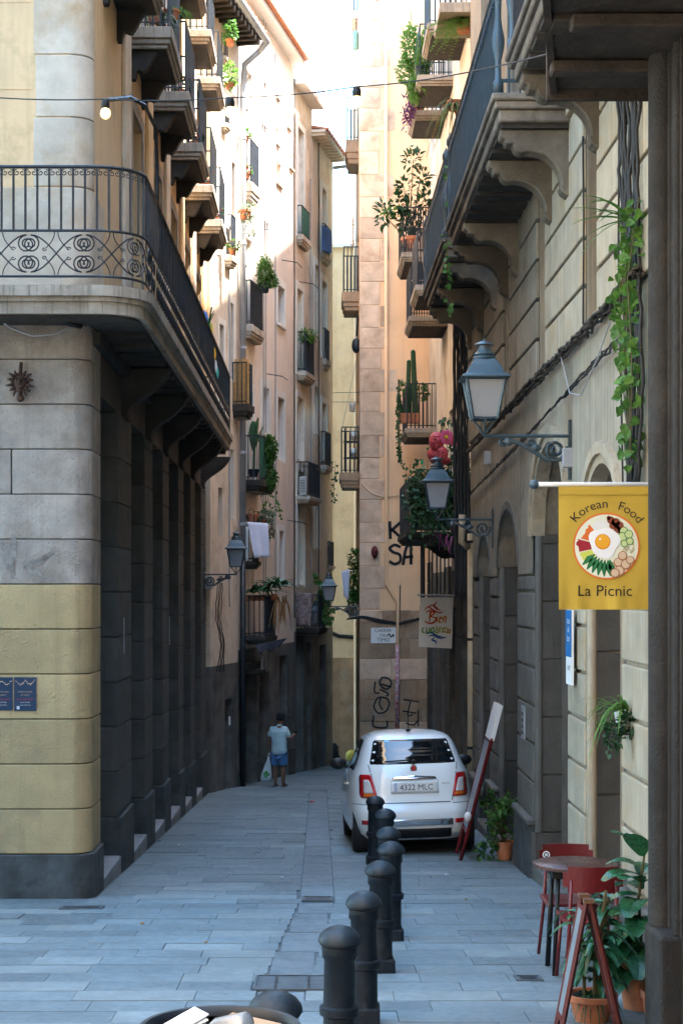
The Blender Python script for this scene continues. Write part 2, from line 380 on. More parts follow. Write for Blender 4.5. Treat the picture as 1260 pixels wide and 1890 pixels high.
def corbel(parent, fac, u, prot, z, h=.5, w=.16, mat=None, style=0):
    """scrolled stone bracket whose side profile is an S-curve"""
    prof = []
    n = 14
    for i in range(n+1):
        t = i/n
        if style == 0: o = prot*(1 - t)**1.5*.92 + .05; zz = z - h*(t**.85) + (.05*sin(t*3*pi) if t < .9 else 0)
        else:
            o = prot*(.95*(1-t)**1.7) + .06 + .05*sin(t*2*pi); zz = z - h*t**.8
        prof.append((o, zz))
    pts = [fac.p(u - w/2, -.05, z)] + [fac.p(u - w/2, o, zz) for o, zz in [(prof[0][0], z)] + prof[1:]] + [fac.p(u - w/2, -.05, z-h)]
    d = fac.p(u + w/2, 0, 0) - fac.p(u - w/2, 0, 0)
    MB().prism(pts, d).build('corbel', mat or m_slabst, parent, bevel=.012)
def balcony(bld, fac, u0, u1, prot, zb, zt, zr, slab=None, solid=None, spacing=.11, corb=True, under=None, bars=m_iron, mould=True, soff=None):
    """slab + railing + corbels as one balcony part of a building"""
    m = MB()
    m.cur = 0; th = zt - zb
    m.fbox(fac, u0, u1, -.1, prot, zb + th*.45, zt)
    if mould:
        m.fbox(fac, u0+.03, u1-.03, -.1, prot-.03, zb + th*.2, zb + th*.45 - .002); m.fbox(fac, u0+.06, u1-.06, -.1, prot-.06, zb, zb + th*.2 - .002)
    o = m.build('balcony', slab or m_slabst, bld, bevel=.008)
    MB().fbox(fac, u0+.08, u1-.08, 0, prot-.08, zb-.012, zb-.002).build('soffit', soff or m_under, o)  # by default a near-black sheet painting shade under the slab
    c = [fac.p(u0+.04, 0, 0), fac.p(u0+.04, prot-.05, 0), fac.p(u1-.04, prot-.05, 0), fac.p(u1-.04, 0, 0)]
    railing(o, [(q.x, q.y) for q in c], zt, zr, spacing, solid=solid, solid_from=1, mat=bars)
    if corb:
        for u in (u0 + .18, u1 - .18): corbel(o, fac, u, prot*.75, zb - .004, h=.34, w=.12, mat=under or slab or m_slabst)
    return o
def window(bld, fac, a, b, c, d, depth=.22, mat=None, shutters=None, surround=None, sill=True, pane=None, leaf_open=False):
    w = (b-a); mt_ = mat or m_wood
    f = MB(); t = .055
    f.fbox(fac, a, a+t, -depth, -depth+.05, c, d); f.fbox(fac, b-t, b, -depth, -depth+.05, c, d)
    f.fbox(fac, a+t, b-t, -depth, -depth+.05, d-t, d); f.fbox(fac, a+t, b-t, -depth, -depth+.05, c, c+t)
    f.fbox(fac, (a+b)/2-.03, (a+b)/2+.03, -depth, -depth+.052, c+t, d-t)
    if d - c > 1.5: f.fbox(fac, a+t, b-t, -depth+.001, -depth+.049, c + (d-c)*.72, c + (d-c)*.72 + .05)
    o = f.build('window', mt_, bld)
    MB().fbox(fac, a+.03, b-.03, -depth-.01, -depth+.015, c+.02, d-.02).build('pane', pane or m_pane, o)
    MB().fbox(fac, a-.02, b+.02, -depth-.45, -depth-.42, c-.05, d+.05).build('dark_room_sheet', m_dark, o)  # near-black sheet stands in for the unlit room behind the pane
    if sill:
        MB().fbox(fac, a-.06, b+.06, -depth, .06, c-.06, c-.002).build('sill', surround or m_slabst, o)
    if surround:
        s = MB(); k = .14 if w < .45 else .17
        s.fbox(fac, a-k, a-.002, -.02, .02, c-.05, d+k); s.fbox(fac, b+.002, b+k, -.02, .02, c-.05, d+k); s.fbox(fac, a-.002, b+.002, -.02, .0205, d+.002, d+k)
        s.build('surround', surround, o)
    if shutters:
        for s0, s1 in (((a-w*.48), a-.01), (b+.01, b+w*.48)):
            sb = MB()
            n = int((d-c)/.09)
            sb.fbox(fac, s0, s0+.04, .022, .06, c, d); sb.fbox(fac, s1-.04, s1, .022, .06, c, d)
            for i in range(n):
                z = c + (d-c)*i/n; sb.fbox(fac, s0+.04, s1-.04, .026, .054, z, z+.07)
            sb.build('shutter', shutters, o)
    return o

# ================================================================ left corner building
XL = -2.23
fL = street(XL, 0, 1); YF = 15.85; fF = front(YF); RC = .19        # side wall, front wall, corner radius
bl = thing('corner_building', 'cream corner building with rounded stone corner and long iron balcony on the left', 'building', (-4.5, 20, gz(16)))
def corner_path(off=0., x_far=-9., y_far=32.4, n=8, r=None):
    """plan outline: along the front, round the corner, down the side; off metres outwards"""
    r = (r or RC) + off; cx, cy = XL - RC, YF + RC
    if r < .03: r = .03
    pts = [(x_far, YF - off)]
    for i in range(n+1):
        a = -pi/2 + (pi/2)*i/n
        pts.append((cx + r*cos(a), cy + r*sin(a)))
    pts.append((XL + off, y_far)); return pts
def slab_strip(path_o, path_i, z0, z1, mb):
    n = len(path_o)
    for i in range(n-1):
        a, b, c, d = path_o[i], path_o[i+1], path_i[i+1], path_i[i]
        mb.hexa([(*a,z0),(*b,z0),(*c,z0),(*d,z0),(*a,z1),(*b,z1),(*c,z1),(*d,z1)])
# core wall behind the stones (mortar colour) and upper stuccoed walls
ZB, ZT = 4.62, 4.88          # long balcony slab
ops = [(16.6,18.08),(19.33,20.8),(21.8,23.2),(24.15,25.8),(26.76,28.2),(29.2,30.7)]
TOP = 17.5
wl = MB()
# upper side wall with windows
wins = []
for k in range(-1, 6):
    yc = 19.88 + 2.49*k
    if k >= 0: wins.append((yc-.52, yc+.52, ZT+.05, 7.75))
    wins.append((yc-.5, yc+.5, 8.72, 11.1)); wins.append((yc-.5, yc+.5, 11.35, 13.2)) if k > 0 else None
wins = [w for w in wins if w[1] < 32.3 and w[0] > YF + RC]
holed_wall(wl, fL, YF+RC, 32.4, ZB, TOP, wins, .28, ends=False)
wl.poly([(-9, 32.4, -4), (XL, 32.4, -4), (XL, 32.4, TOP), (-9, 32.4, TOP)])
holed_wall(wl, fF, -9, XL-RC, ZB, TOP, [(-6.2,-5.0,ZT,7.8),(-6.2,-5.0,8.7,11.1)], .28, ends=False)
wl.poly([(-9,YF,TOP),(XL,YF,TOP),(XL,32.4,TOP),(-9,32.4,TOP)])
# rounded corner core
cp = corner_path(-.03)[1:-1]
for i in range(len(cp)-1): wl.poly([(*cp[i],ZB),(*cp[i+1],ZB),(*cp[i+1],TOP),(*cp[i],TOP)])
w_up = wl.build('wall', m_cream, bl)
for w in wins: window(bl, fL, *w, mat=m_wood, surround=m_lstone if w[2] > 5 else m_lstone, sill=False)
# ground floor: back wall, piers as separate courses of blocks
gb = MB(); gb.fbox(fL, YF+RC, 32.4, -1.2, -.62, -4, ZB); gb.fbox(fL, YF+RC, 32.4, -.62, -.03, 4.02, ZB)
gb.fbox(fF, -9, XL-RC, -1.2, -.03, -4, ZB)
cp2 = corner_path(-.03)[1:-1]
for i in range(len(cp2)-1): gb.poly([(*cp2[i],-4),(*cp2[i+1],-4),(*cp2[i+1],ZB),(*cp2[i],ZB)])
gb.fbox(fL, YF+RC, 16.6-.02, -.62, -.03, -4, 4.02)
for i, (a, b) in enumerate(ops):
    nb = ops[i+1][0] if i < 5 else 32.4
    gb.fbox(fL, b+.02, nb-.02, -.62, -.03, -4, 4.02)
g_wall = gb.build('ground_floor_wall', m_joint, bl)
CH = .439; ZP = -.553
courses = [ZP + CH*i for i in range(12)]          # joints
def block(parent, fac, u0, u1, z0, z1, mat, o0=-.05, o1=0., name='stone_block', bevel=.007):
    return MB().fbox(fac, u0, u1, o0, o1, z0, z1).build(name, mat, parent, bevel=bevel, seg=2)
def corner_block(parent, z0, z1, mat, xl, yr, off=0., name='stone_block'):
    po = corner_path(off, xl, yr); pi_ = corner_path(off-.06, xl, yr)
    m = MB(); slab_strip(po, pi_, z0, z1, m)
    # merge into a single skin: outer faces only would show seams, so weld
    o = m.build(name, mat, parent, autosmooth=35)
    bm = bmesh.new(); bm.from_mesh(o.data); bmesh.ops.remove_doubles(bm, verts=bm.verts, dist=1e-4)
    # drop interior faces between segments
    seen = {}
    for f in bm.faces: seen.setdefault(tuple(sorted(v.index for v in f.verts)), []).append(f)
    dead = [f for l in seen.values() if len(l) > 1 for f in l]; bmesh.ops.delete(bm, geom=dead, context='FACES_ONLY')
    bm.to_mesh(o.data); bm.free(); o.data.update()
    b = o.modifiers.new('bevel', 'BEVEL'); b.width = .007; b.segments = 2; b.limit_method = 'ANGLE'; b.angle_limit = R(50)
    return o
J = .010
for i, z in enumerate(courses):
    z1 = z + CH - J
    if z1 > ZB: z1 = ZB - .004
    if z1 - z < .1: continue
    mat = m_ystone if z < 1.95 else m_lstone
    xs = -2.99
    corner_block(g_wall, z, z1, mat, xs if i == 8 else -3.6 - .3*(i % 2), 16.6, 0.)
    x = (xs if i == 8 else -3.6 - .3*(i % 2)) - .014
    while x > -8.9:
        L = rnd(.8, 1.3); block(g_wall, fF, x-L, x, z, z1, mat); x -= L + .014
# plinth
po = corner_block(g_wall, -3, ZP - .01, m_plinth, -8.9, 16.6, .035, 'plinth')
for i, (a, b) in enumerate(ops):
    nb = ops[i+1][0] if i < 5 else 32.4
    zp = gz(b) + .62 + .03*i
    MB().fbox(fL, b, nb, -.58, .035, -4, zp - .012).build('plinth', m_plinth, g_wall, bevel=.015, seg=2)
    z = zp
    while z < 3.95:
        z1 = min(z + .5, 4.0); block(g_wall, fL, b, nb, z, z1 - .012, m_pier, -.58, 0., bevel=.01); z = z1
    # threshold step, door
    MB().fbox(fL, a, b, -.6, .03, -4, gz((a+b)/2) + .14).build('threshold', mt_thr if i else (globals().setdefault('mt_thr', mt('worn_threshold', (.22,.23,.24), var=.2, bump=.2))), bl, bevel=.01)
    d = MB(); d.fbox(fL, a, b, -.6, -.56, gz(a)+.0, 4.0)
    d.fbox(fL, a+.05, (a+b)/2-.02, -.56, -.53, gz(a)+.25, 3.0); d.fbox(fL, (a+b)/2+.02, b-.05, -.56, -.53, gz(a)+.25, 3.0); d.fbox(fL, a+.05, b-.05, -.56, -.53, 3.1, 3.9)
    d.build('door', mt_door if i else (globals().setdefault('mt_door', mt('dark_door', (.035,.034,.034), rough=.6, var=.3, bump=.2))), bl)
# corner column stones above the balcony
zj = [ZT, 5.95, 6.63, 7.24, 7.84, 8.42, 9.0, 9.6, 10.2, 10.9, 11.6, 12.4, 13.2]
m_col = mt('pale_corner_stone', (.55,.465,.37), var=.2, scale=3, rand=.10, stain=(.42,.28,.15), stain_amt=.4, bump=.35, pits=.2)
for i in range(len(zj)-1):
    corner_block(w_up, zj[i]+.004, zj[i+1]-.006, m_col, -3.6 if i == 0 else -2.76 - .02*(i % 2), YF+RC+.03 if i else 16.75, .012)
# thin wires of the stucco panels: incised lines on the front
for z in (5.95, 6.9, 7.75, 8.25, 8.75, 9.2): MB().fbox(fF, -8.9, -2.8, -.01, .004, z, z+.012).build('incised_line', m_cream, w_up)
# pilaster strips between windows on the side wall
for k in range(-1, 6):
    yc = 19.88 + 2.49*k + 1.245
    if yc < 32: MB().fbox(fL, yc-.28, yc+.28, 0, .05, ZT, TOP-.2).build('pilaster', m_col if k % 2 else m_cream, bl, bevel=.01)

# long first-floor balcony wrapping the corner
PR = .62
RB = .5
def bal_path(off, n=9):
    r = max(.015, RB - (PR - off)); cx, cy = XL + off - r, YF - off + r
    return [(-9, YF-off)] + [(cx + r*cos(-pi/2 + pi/2*i/n), cy + r*sin(-pi/2 + pi/2*i/n)) for i in range(n+1)] + [(XL+off, 30.4)]
b = MB()
inn = bal_path(-.02)
slab_strip(bal_path(PR), inn, ZT-.10, ZT, b); slab_strip(bal_path(PR-.035), inn, ZT-.145, ZT-.102, b); slab_strip(bal_path(PR-.06), inn, ZB, ZT-.147, b)
lb = b.build('long_balcony', m_slabst, bl)
b = MB(); slab_strip(bal_path(PR-.12), inn, ZB-.02, ZB-.002, b)
for i in range(24):
    y = 16.4 + i*.6
    b.fbox(fL, y, y+.32, .02, PR-.14, ZB-.05-.01*(i % 2), ZB-.022)
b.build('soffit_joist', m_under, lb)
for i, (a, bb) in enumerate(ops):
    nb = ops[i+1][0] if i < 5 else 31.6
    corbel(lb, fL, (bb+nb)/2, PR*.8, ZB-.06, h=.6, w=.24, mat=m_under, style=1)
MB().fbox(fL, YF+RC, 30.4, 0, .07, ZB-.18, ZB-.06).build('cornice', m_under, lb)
# railing: front panel with scrolls, then a navy cloth along the side
ZR = 6.0; rp = bal_path(PR-.06, 12)
def along(path):
    segs = []; s = 0
    for i in range(len(path)-1):
        a, c = Vector(path[i]), Vector(path[i+1]); L = (c-a).length; segs.append((s, s+L, a, c)); s += L
    def f(t):
        for s0, s1, a, c in segs:
            if t <= s1: return a + (c-a)*max(0,(t-s0))/(s1-s0)
        return segs[-1][3]
    return f, s
pf, plen = along(rp)
s_corner = 9 + XL + PR - RB          # arc length where the curve starts
m = MB(); zl = 5.40
for z, r_ in ((ZR, .018), (zl, .013), (ZT+.09, .013)): m.tube([(x, y, z) for x, y in rp], r_, 6)
rail = m.build('railing', m_iron, lb)
m = MB()
t = s_corner - 1.6; nb = 0
bars = []
def at(t, z): q = pf(t); return Vector((q.x, q.y, z))
t = 1.2
while t < s_corner + 1.75:
    q = pf(t); bb = MB(); bb.box(q.x-.010, q.x+.010, q.y-.010, q.y+.010, zl, ZR)
    if t > 4.2:
        bb.build('baluster', m_iron, rail)
        for sgn in (-1, 1): scroll(m, lambda u, z: at(u, z), t + sgn*.03, ZR-.055, .032, 1.3, sgn, pi/2, .005, 12)
    else: m.v += []; 
    t += .112
# lower scrollwork between the two bottom rails
zc = (zl + ZT + .09)/2; hh = (zl - ZT - .09)/2
t = s_corner - 1.4
while t < s_corner + 1.5:
    P = lambda u, z: at(u, z)
    for sx in (-1, 1):
        for sz in (-1, 1):
            scroll(m, P, t + sx*.24, zc + sz*hh*.42, .085, 1.9, sx*sz, pi/2*sz, .007, 26)
            if sx > 0: m.tube([P(t - .24 + .48*k/12, zc + sz*(hh*.42+.085)*cos(pi*k/12)) for k in range(13)], .007, 4)
            m.tube([P(t + sx*(.015+.085*k*k), zc + sz*hh*(.95 - .72*k)) for k in (0,.25,.5,.75,1)], .005, 4)
            scroll(m, P, t + sx*.115, zc + sz*hh*.2, .022, 1.0, sx*sz, 0, .005, 9)
    t += .52
m.build('scrollwork', m_iron, rail)['kind'] = 'stuff'
# long side: vertical bars, scroll rows and the cloth
m = MB(); t = s_corner + 1.8
while t < plen - .05:
    q = pf(t); m.box(q.x-.007, q.x+.007, q.y-.007, q.y+.007, zl, ZR)
    for sz in (-1, 1): scroll(m, lambda u, z: at(u, z), t, zc + sz*hh*.42, .085, 1.2, sz, pi/2*sz, .009, 9)
    t += .19
e = pf(plen); m.tube([(e.x, e.y, ZR), (XL, e.y, ZR)], .016, 5); m.tube([(e.x, e.y, zl), (XL, e.y, zl)], .013, 5)
for k in range(6): x = e.x + (XL - e.x)*k/6; m.box(x-.007, x+.007, e.y-.007, e.y+.007, ZT, ZR)
m.build('side_bars', m_iron, rail)
c = MB(); xo = XL + PR - .075; ycl = 17.0; pr = None; n = 60
for i in range(n+1):
    y = ycl + (30.2-ycl)*i/n; dx = .012*sin(y*9) + .006*sin(y*23)
    col_ = [Vector((xo+dx*k, y, zl + .03 + (ZR+.03-zl-.03)*kz)) for k, kz in ((1.4,0),(1,.5),(.3,1))]
    if pr:
        for a in range(2): c.poly([pr[a], col_[a], col_[a+1], pr[a+1]])
    pr = col_
o = c.build('railing_cloth', m_navy, rail, smooth=True); sm = o.modifiers.new('thick','SOLIDIFY'); sm.thickness = .004
# upper small balconies
for k in range(-1, 5):
    y0 = 19.15 + 2.49*k
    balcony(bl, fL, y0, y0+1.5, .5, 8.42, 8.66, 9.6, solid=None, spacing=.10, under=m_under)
for k in (2, 3, 4):
    y0 = 19.15 + 2.49*k + .2
    balcony(bl, fL, y0, y0+1.45, .45, 11.05, 11.27, 12.1, spacing=.10, under=m_under, corb=False)
# ================================================================ far-left row of houses (the street bends right)
def px_balcony(bld, fac, xw, xo, xf, yr, yt, yb, u0=None, **kw):
    """balcony from photo columns: wall end xw, near outer corner xo, far outer corner xf; rows of rail, slab top, slab bottom"""
    u = fac.u_at(xw) if u0 is None else u0
    lo, hi = 0.02, 1.5
    for _ in range(40):                                   # protrusion that puts the near outer corner on column xo
        md = (lo+hi)/2; q = fac.p(u, md, 0); x = CX + F*q.x/q.y
        if (x < xo) == (fac.n.x > 0): lo = md
        else: hi = md
    pr = (lo+hi)/2; u1 = fac.u_at(xf, pr) if u0 is None or xf else u + 1.2
    u1 = max(u1, u + .3); s = F / fac.p(u, pr, 0).y
    z = lambda y: CZ - (y - HY)/s
    kw['spacing'] = min(kw.get('spacing',.1), .105); kw.setdefault('slab', m_slabw); kw.setdefault('soff', m_soffw)
    return balcony(bld, fac, u, u1, pr, z(yb), z(yt), z(yr), **kw), u, u1, pr, z(yt), z(yr)
m_slabw = mt('pale_balcony_slab', (.50,.44,.37), var=.15, streak=.4, sscale=(20,20,.6), stain=(.25,.15,.10), stain_amt=.4, bump=.2); m_soffw = mt('pale_soffit', (.30,.26,.21), var=.2, bump=.2)
def px_hole(fac, xa, xb, yt, yb):
    a, b = fac.u_at(xa), fac.u_at(xb); ya = fac.p((a+b)/2,0,0).y; s = F/ya
    return (a, b, CZ-(yb-HY)/s, CZ-(yt-HY)/s)
fB = street(-8.67, .204, 1)
m_shgreen = mt('green_sheet', (.03,.16,.10), rough=.5, var=.2, bump=.05)
m_grime = mt('grimy_shopfront_stone', (.135,.13,.122), var=.35, scale=2, streak=.4, stain=(.05,.045,.04), stain_amt=.6, bump=.4)
# --- narrow house with the tiled eave (behind the corner building)
b1 = thing('eaved_house', 'narrow peach house with tiled eave and grey downpipe beside the corner building', 'building', (-3, 33.4, gz(33)))
w = MB(); h1 = [px_hole(fB, 403, 411, 900, 990), px_hole(fB, 404, 412, 600, 760), px_hole(fB, 424, 430, 560, 700), px_hole(fB, 404, 412, 330, 470), px_hole(fB, 426, 433, 300, 420), px_hole(fB, 425, 432, 830, 960), px_hole(fB, 415,429,1290,1460)]
holed_wall(w, fB, 32.0, 34.15, .5, 13.6, h1[:-1], .25, thick=6)
w1 = w.build('wall', m_pink2, b1)
w = MB(); holed_wall(w, fB, 32.0, 34.15, -4, .5, h1[-1:], .25, thick=6); w.build('ground_floor_wall', m_grime, b1)
for h in h1[:-1]: window(b1, fB, *h, mat=m_wood, surround=m_white if h[2] > 5 else None, sill=False)
MB().fbox(fB, h1[-1][0], h1[-1][1], -.3, -.22, h1[-1][2]-.3, h1[-1][3]).build('door', mt_door, b1)
# eave with round tiles and soffit rafters
e = MB(); e.fbox(fB, 31.4, 34.2, -2.5, .5, 13.55, 13.62); rf = e.build('eave', m_oldwood, b1)
for i in range(10):
    y = 31.5 + i*.28
    MB().fbox(fB, y, y+.1, -.2, .48, 13.42, 13.548).build('rafter', m_oldwood, rf)
    t = MB(); 
    a0 = [fB.p(y + .12 + .11*cos(a*pi/6), .62, 13.62 + .09*sin(a*pi/6)) for a in range(7)]
    t.prism(a0 + [fB.p(y+.12+.085*cos(a*pi/6), .62, 13.62+.07*sin(a*pi/6)) for a in range(6,-1,-1)], fB.n*-2.8 + V(0,0,.55))
    t.build('roof_tile', m_terra, rf, smooth=True)
gp = [fB.p(31.4, .66, 13.5), fB.p(34.0, .66, 13.45), fB.p(34.16, .45, 13.3), fB.p(34.16, .14, 13.05), fB.p(34.16, .1, 12.5), fB.p(34.16, .1, 2.9)]
MB().tube(gp[:3], .07, 8).build('gutter', m_zinc, b1, smooth=True)
d = MB().tube(gp[2:], .065, 10).build('downpipe', m_zinc, b1, smooth=True)
for z in (11.5, 9.3, 7.1, 4.9, 3.4):
    MB().lathe([(.066,-.03),(.078,-.03),(.078,.03),(.066,.03)], gp[-1]*1.0 + V(0,0,z-2.9), 10).build('pipe_collar', m_zinc, d)
MB().tube([fB.p(34.16,.1,2.9), fB.p(34.16,.1,gz(34))], .06, 8).build('downpipe', m_iron, b1, smooth=True)
# --- pink house
b2 = thing('pink_house', 'tall pink plastered house with narrow balconies behind the grey downpipe', 'building', (-2, 37, gz(37)))
h2 = [px_hole(fB, 484,494,408,480), px_hole(fB, 512,524,530,600), px_hole(fB,484,496,715,800), px_hole(fB,512,524,735,850), px_hole(fB,515,523,980,1080),
      px_hole(fB,450,466,130,360), px_hole(fB,450,464,440,600), px_hole(fB,450,466,720,880), px_hole(fB,452,468,960,1090), px_hole(fB,510,519,300,340), px_hole(fB,485,489,120,150), px_hole(fB,510,514,150,180), px_hole(fB,484,490,200,230), px_hole(fB,509,514,235,265),
      px_hole(fB,530,535,210,235), px_hole(fB,534,539,285,310)]
lowd = [px_hole(fB,442,474,1235,1470), px_hole(fB,478,498,1240,1465), px_hole(fB,516,530,1210,1440)]
lowd = [(a,b,-4,d) for a,b,c,d in lowd]
w = MB(); holed_wall(w, fB, 34.17, 39.5, .75, 14.7, h2, .3, thick=6)
w2 = w.build('wall', m_pink, b2)
w = MB(); holed_wall(w, fB, 34.17, 39.5, -4, .75, lowd, .3, thick=6); w.build('ground_floor_wall', m_grime, b2)
m_paledoor = mt('pale_painted_door', (.62,.62,.60), rough=.5, var=.08, bump=.05)
for i_, h in enumerate(h2): window(b2, fB, *h, mat=m_white if 5 <= i_ <= 8 else m_wood, pane=m_paledoor if 5 <= i_ <= 8 else None, depth=.12 if 5 <= i_ <= 8 else .22, surround=m_white if .6 < h[3]-h[2] < 2.2 else None, sill=h[3]-h[2] < 1.2)
for a, b in ((34.2, lowd[0][0]), (lowd[0][1], lowd[1][0]), (lowd[1][1], lowd[2][0]), (lowd[2][1], 39.48)):
    MB().fbox(fB, a+.003, b-.003, 0, .03, -4, gz(37)+.5).build('dado', m_pier, b2)
# roller shutters of the shops: one slat each
for (a, b, c, d_) in lowd[:2]:
    sh = MB().fbox(fB, a, b, -.28, -.26, gz(36)-.2, d_).build('roller_shutter', mt_door, b2)
    z = gz(35) - .1
    while z < d_ - .07:
        MB().fbox(fB, a+.01, b-.01, -.26, -.235, z, z+.052).build('slat', MATS.get('shutter_slat') or mt('shutter_slat', (.06,.058,.056), rough=.5, var=.3, rand=.2, bump=.1), sh); z += .062
MB().fbox(fB, lowd[2][0], lowd[2][1], -.28, -.22, -4, lowd[2][3]).build('door', mt_door, b2)
MB().fbox(fB, lowd[0][0]-.1, lowd[0][1]+.1, .031, .14, lowd[0][3], lowd[0][3]+.14).build('lintel', m_oldwood, b2)
MB().fbox(fB, 34.1, 39.45, -2, .28, 14.7, 14.82).build('cornice', m_white, b2); MB().fbox(fB, 34.1, 39.45, -2, .4, 14.824, 14.9).build('roof_edge', m_terra, b2)
for i, y in enumerate((36.2, 36.4)): MB().tube([fB.p(y, .05, 14.9), fB.p(y, .05, gz(36)+2.5)], .012, 5).build('wall_cable', m_gcable, b2)
m_bamboo = mt('bamboo_screen', (.52,.28,.09), rough=.7, var=.35, scale=20, streak=.3, bump=.3)
B = {}
B['b1'] = px_balcony(b2, fB, 447, 466, 482, 255, 335, 366, solid=m_navy, spacing=.13, corb=False)
B['b2'] = px_balcony(b2, fB, 447, 466, 489, 516, 598, 622, solid=m_navy, spacing=.13, corb=False)
B['b4'] = px_balcony(b2, fB, 447, 482, 509, 803, 885, 906, solid=m_shgreen, spacing=.13, corb=False, slab=m_under)
B['b5'] = px_balcony(b2, fB, 447, 472, 482, 955, 1036, 1050, spacing=.14, corb=False, slab=m_under)
B['b6'] = px_balcony(b2, fB, 449, 492, 512, 1100, 1175, 1190, spacing=.12, corb=False, slab=m_under, solid=m_navy)
B['b3'] = px_balcony(b1, fB, 429, 458, 470, 668, 745, 770, spacing=.17, corb=False, slab=m_under)
# --- beige house
b3 = thing('beige_house', 'beige house with green shutters and satellite cables next to the pink house', 'building', (-.5, 41, gz(41)))
h3 = [px_hole(fB,549,560,240,440), px_hole(fB,548,558,535,690), px_hole(fB,548,560,735,850), px_hole(fB,549,561,870,1080)]
low3 = [(a,b,-4,d) for a,b,c,d in (px_hole(fB,546,560,1170,1420), px_hole(fB,566,574,1185,1420))]
w = MB(); holed_wall(w, fB, 39.52, 41.6, 1.0, 14.3, h3, .3, thick=6); w3 = w.build('wall', m_pink2, b3)
w = MB(); holed_wall(w, fB, 39.52, 41.6, -4, 1.0, low3, .3, thick=6); w.build('ground_floor_wall', m_grime, b3)
for i_, h in enumerate(h3): window(b3, fB, *h, mat=m_white, pane=m_paledoor, depth=.15, surround=m_white, sill=False, shutters=None)
for h in low3: MB().fbox(fB, h[0], h[1], -.28, -.22, -4, h[3]).build('door', mt_door, b3)
MB().fbox(fB, 39.55, 41.58, 0, .03, -4, 1.2).build('dado', m_pier, b3) if False else None
MB().fbox(fB, 39.46, 41.62, -2, .3, 14.3, 14.42).build('cornice', m_white, b3)
B['c1'] = px_balcony(b3, fB, 547, 560, 575, 378, 432, 450, spacing=.14, corb=False, solid=m_shgreen)
B['c2'] = px_balcony(b3, fB, 547, 565, 583, 612, 684, 700, spacing=.13, corb=False, solid=m_navy)
B['c3'] = px_balcony(b3, fB, 546, 572, 594, 852, 915, 928, spacing=.13, corb=False, solid=m_navy)
B['c4'] = px_balcony(b3, fB, 546, 590, 604, 1098, 1160, 1172, spacing=.13, corb=False, solid=m_navy, slab=m_under)
# --- ochre house at the end of the row
b4 = thing('ochre_house', 'beige-ochre house with a tiled eave at the far end of the left row', 'building', (.2, 43, gz(43)))
h4 = [px_hole(fB,594,602,350,470), px_hole(fB,594,602,520,660), px_hole(fB,594,601,705,800), px_hole(fB,594,602,745,850), px_hole(fB,581,588,490,620), px_hole(fB,580,587,715,800), px_hole(fB,581,588,890,1010)]
h4 = [h4[i] for i in (0,1,3,4,5,6)]
low4 = [(a,b,-4,d) for a,b,c,d in (px_hole(fB,590,601,1190,1410),)]
w = MB(); holed_wall(w, fB, 41.62, 44.3, 1.0, 13.7, h4, .3, thick=6); w4 = w.build('wall', m_pink2, b4)
w = MB(); holed_wall(w, fB, 41.62, 44.3, -4, 1.0, low4, .3, thick=6); w.build('ground_floor_wall', m_grime, b4)
for h in h4: window(b4, fB, *h, mat=m_white, pane=m_paledoor, depth=.15, surround=m_white, sill=False)
MB().fbox(fB, low4[0][0], low4[0][1], -.28, -.22, -4, low4[0][3]).build('door', mt_door, b4)
ev = MB().fbox(fB, 41.5, 44.45, -2, .36, 13.7, 13.76).build('eave', m_white, b4)
for i in range(10):
    y = 41.55+i*.28; MB().fbox(fB, y, y+.09, -.2, .34, 13.62, 13.698).build('rafter', m_pink2, ev)
    t = MB(); t.prism([fB.p(y+.12+.11*cos(a*pi/6), .42, 13.76+.08*sin(a*pi/6)) for a in range(7)], fB.n*-2.5+V(0,0,.5)); t.build('roof_tile', m_terra, ev)
MB().tube([fB.p(44.25,.02,13.5), fB.p(44.25,.7,13.55)], .05, 8).build('water_spout', m_zinc, b4)
B['d1'] = px_balcony(b4, fB, 592, 602, 612, 412, 466, 482, spacing=.13, corb=False, solid=m_navy)
B['d2'] = px_balcony(b4, fB, 594, 602, 611, 605, 662, 680, spacing=.13, corb=False, solid=m_navy)
B['d3'] = px_balcony(b4, fB, 591, 603, 614, 796, 858, 872, spacing=.13, corb=False, solid=m_navy)

B['d4'] = px_balcony(b4, fB, 604, 611, 619, 1000, 1044, 1055, corb=False, solid=m_navy)
B['b0'] = px_balcony(b1, fB, 408, 420, 428, 180, 226, 240, corb=False, slab=m_slabw)
B['b00'] = px_balcony(b1, fB, 408, 418, 425, 60, 102, 114, corb=False, slab=m_slabw)
B['b7'] = px_balcony(b1, fB, 414, 430, 440, 395, 470, 490, corb=False, solid=m_navy)
# ================================================================ cream house closing the view
fD = front(47.0)
b5 = thing('cream_house', 'plain cream house closing the view at the bend of the street', 'building', (1.5, 48, gz(47)))
wx = lambda x: (x-CX)*47/F
w = MB(); holed_wall(w, fD, -3, 6, -5, 11.9, [(wx(606),wx(613),CZ-(1050-HY)*47/F,CZ-(1000-HY)*47/F)], .25, thick=5); w5 = w.build('wall', m_ochre, b5)
window(b5, fD, wx(606),wx(613),CZ-(1050-HY)*47/F,CZ-(1000-HY)*47/F, mat=m_wood, sill=False)
lo = MB(); lo.fbox(fD, -3, 6, 0, .03, -5, .05); lo.build('dado', m_rough, b5)
MB().fbox(fD, -3, 6, -5, .12, 11.9, 12.0).build('cornice', m_white, b5)

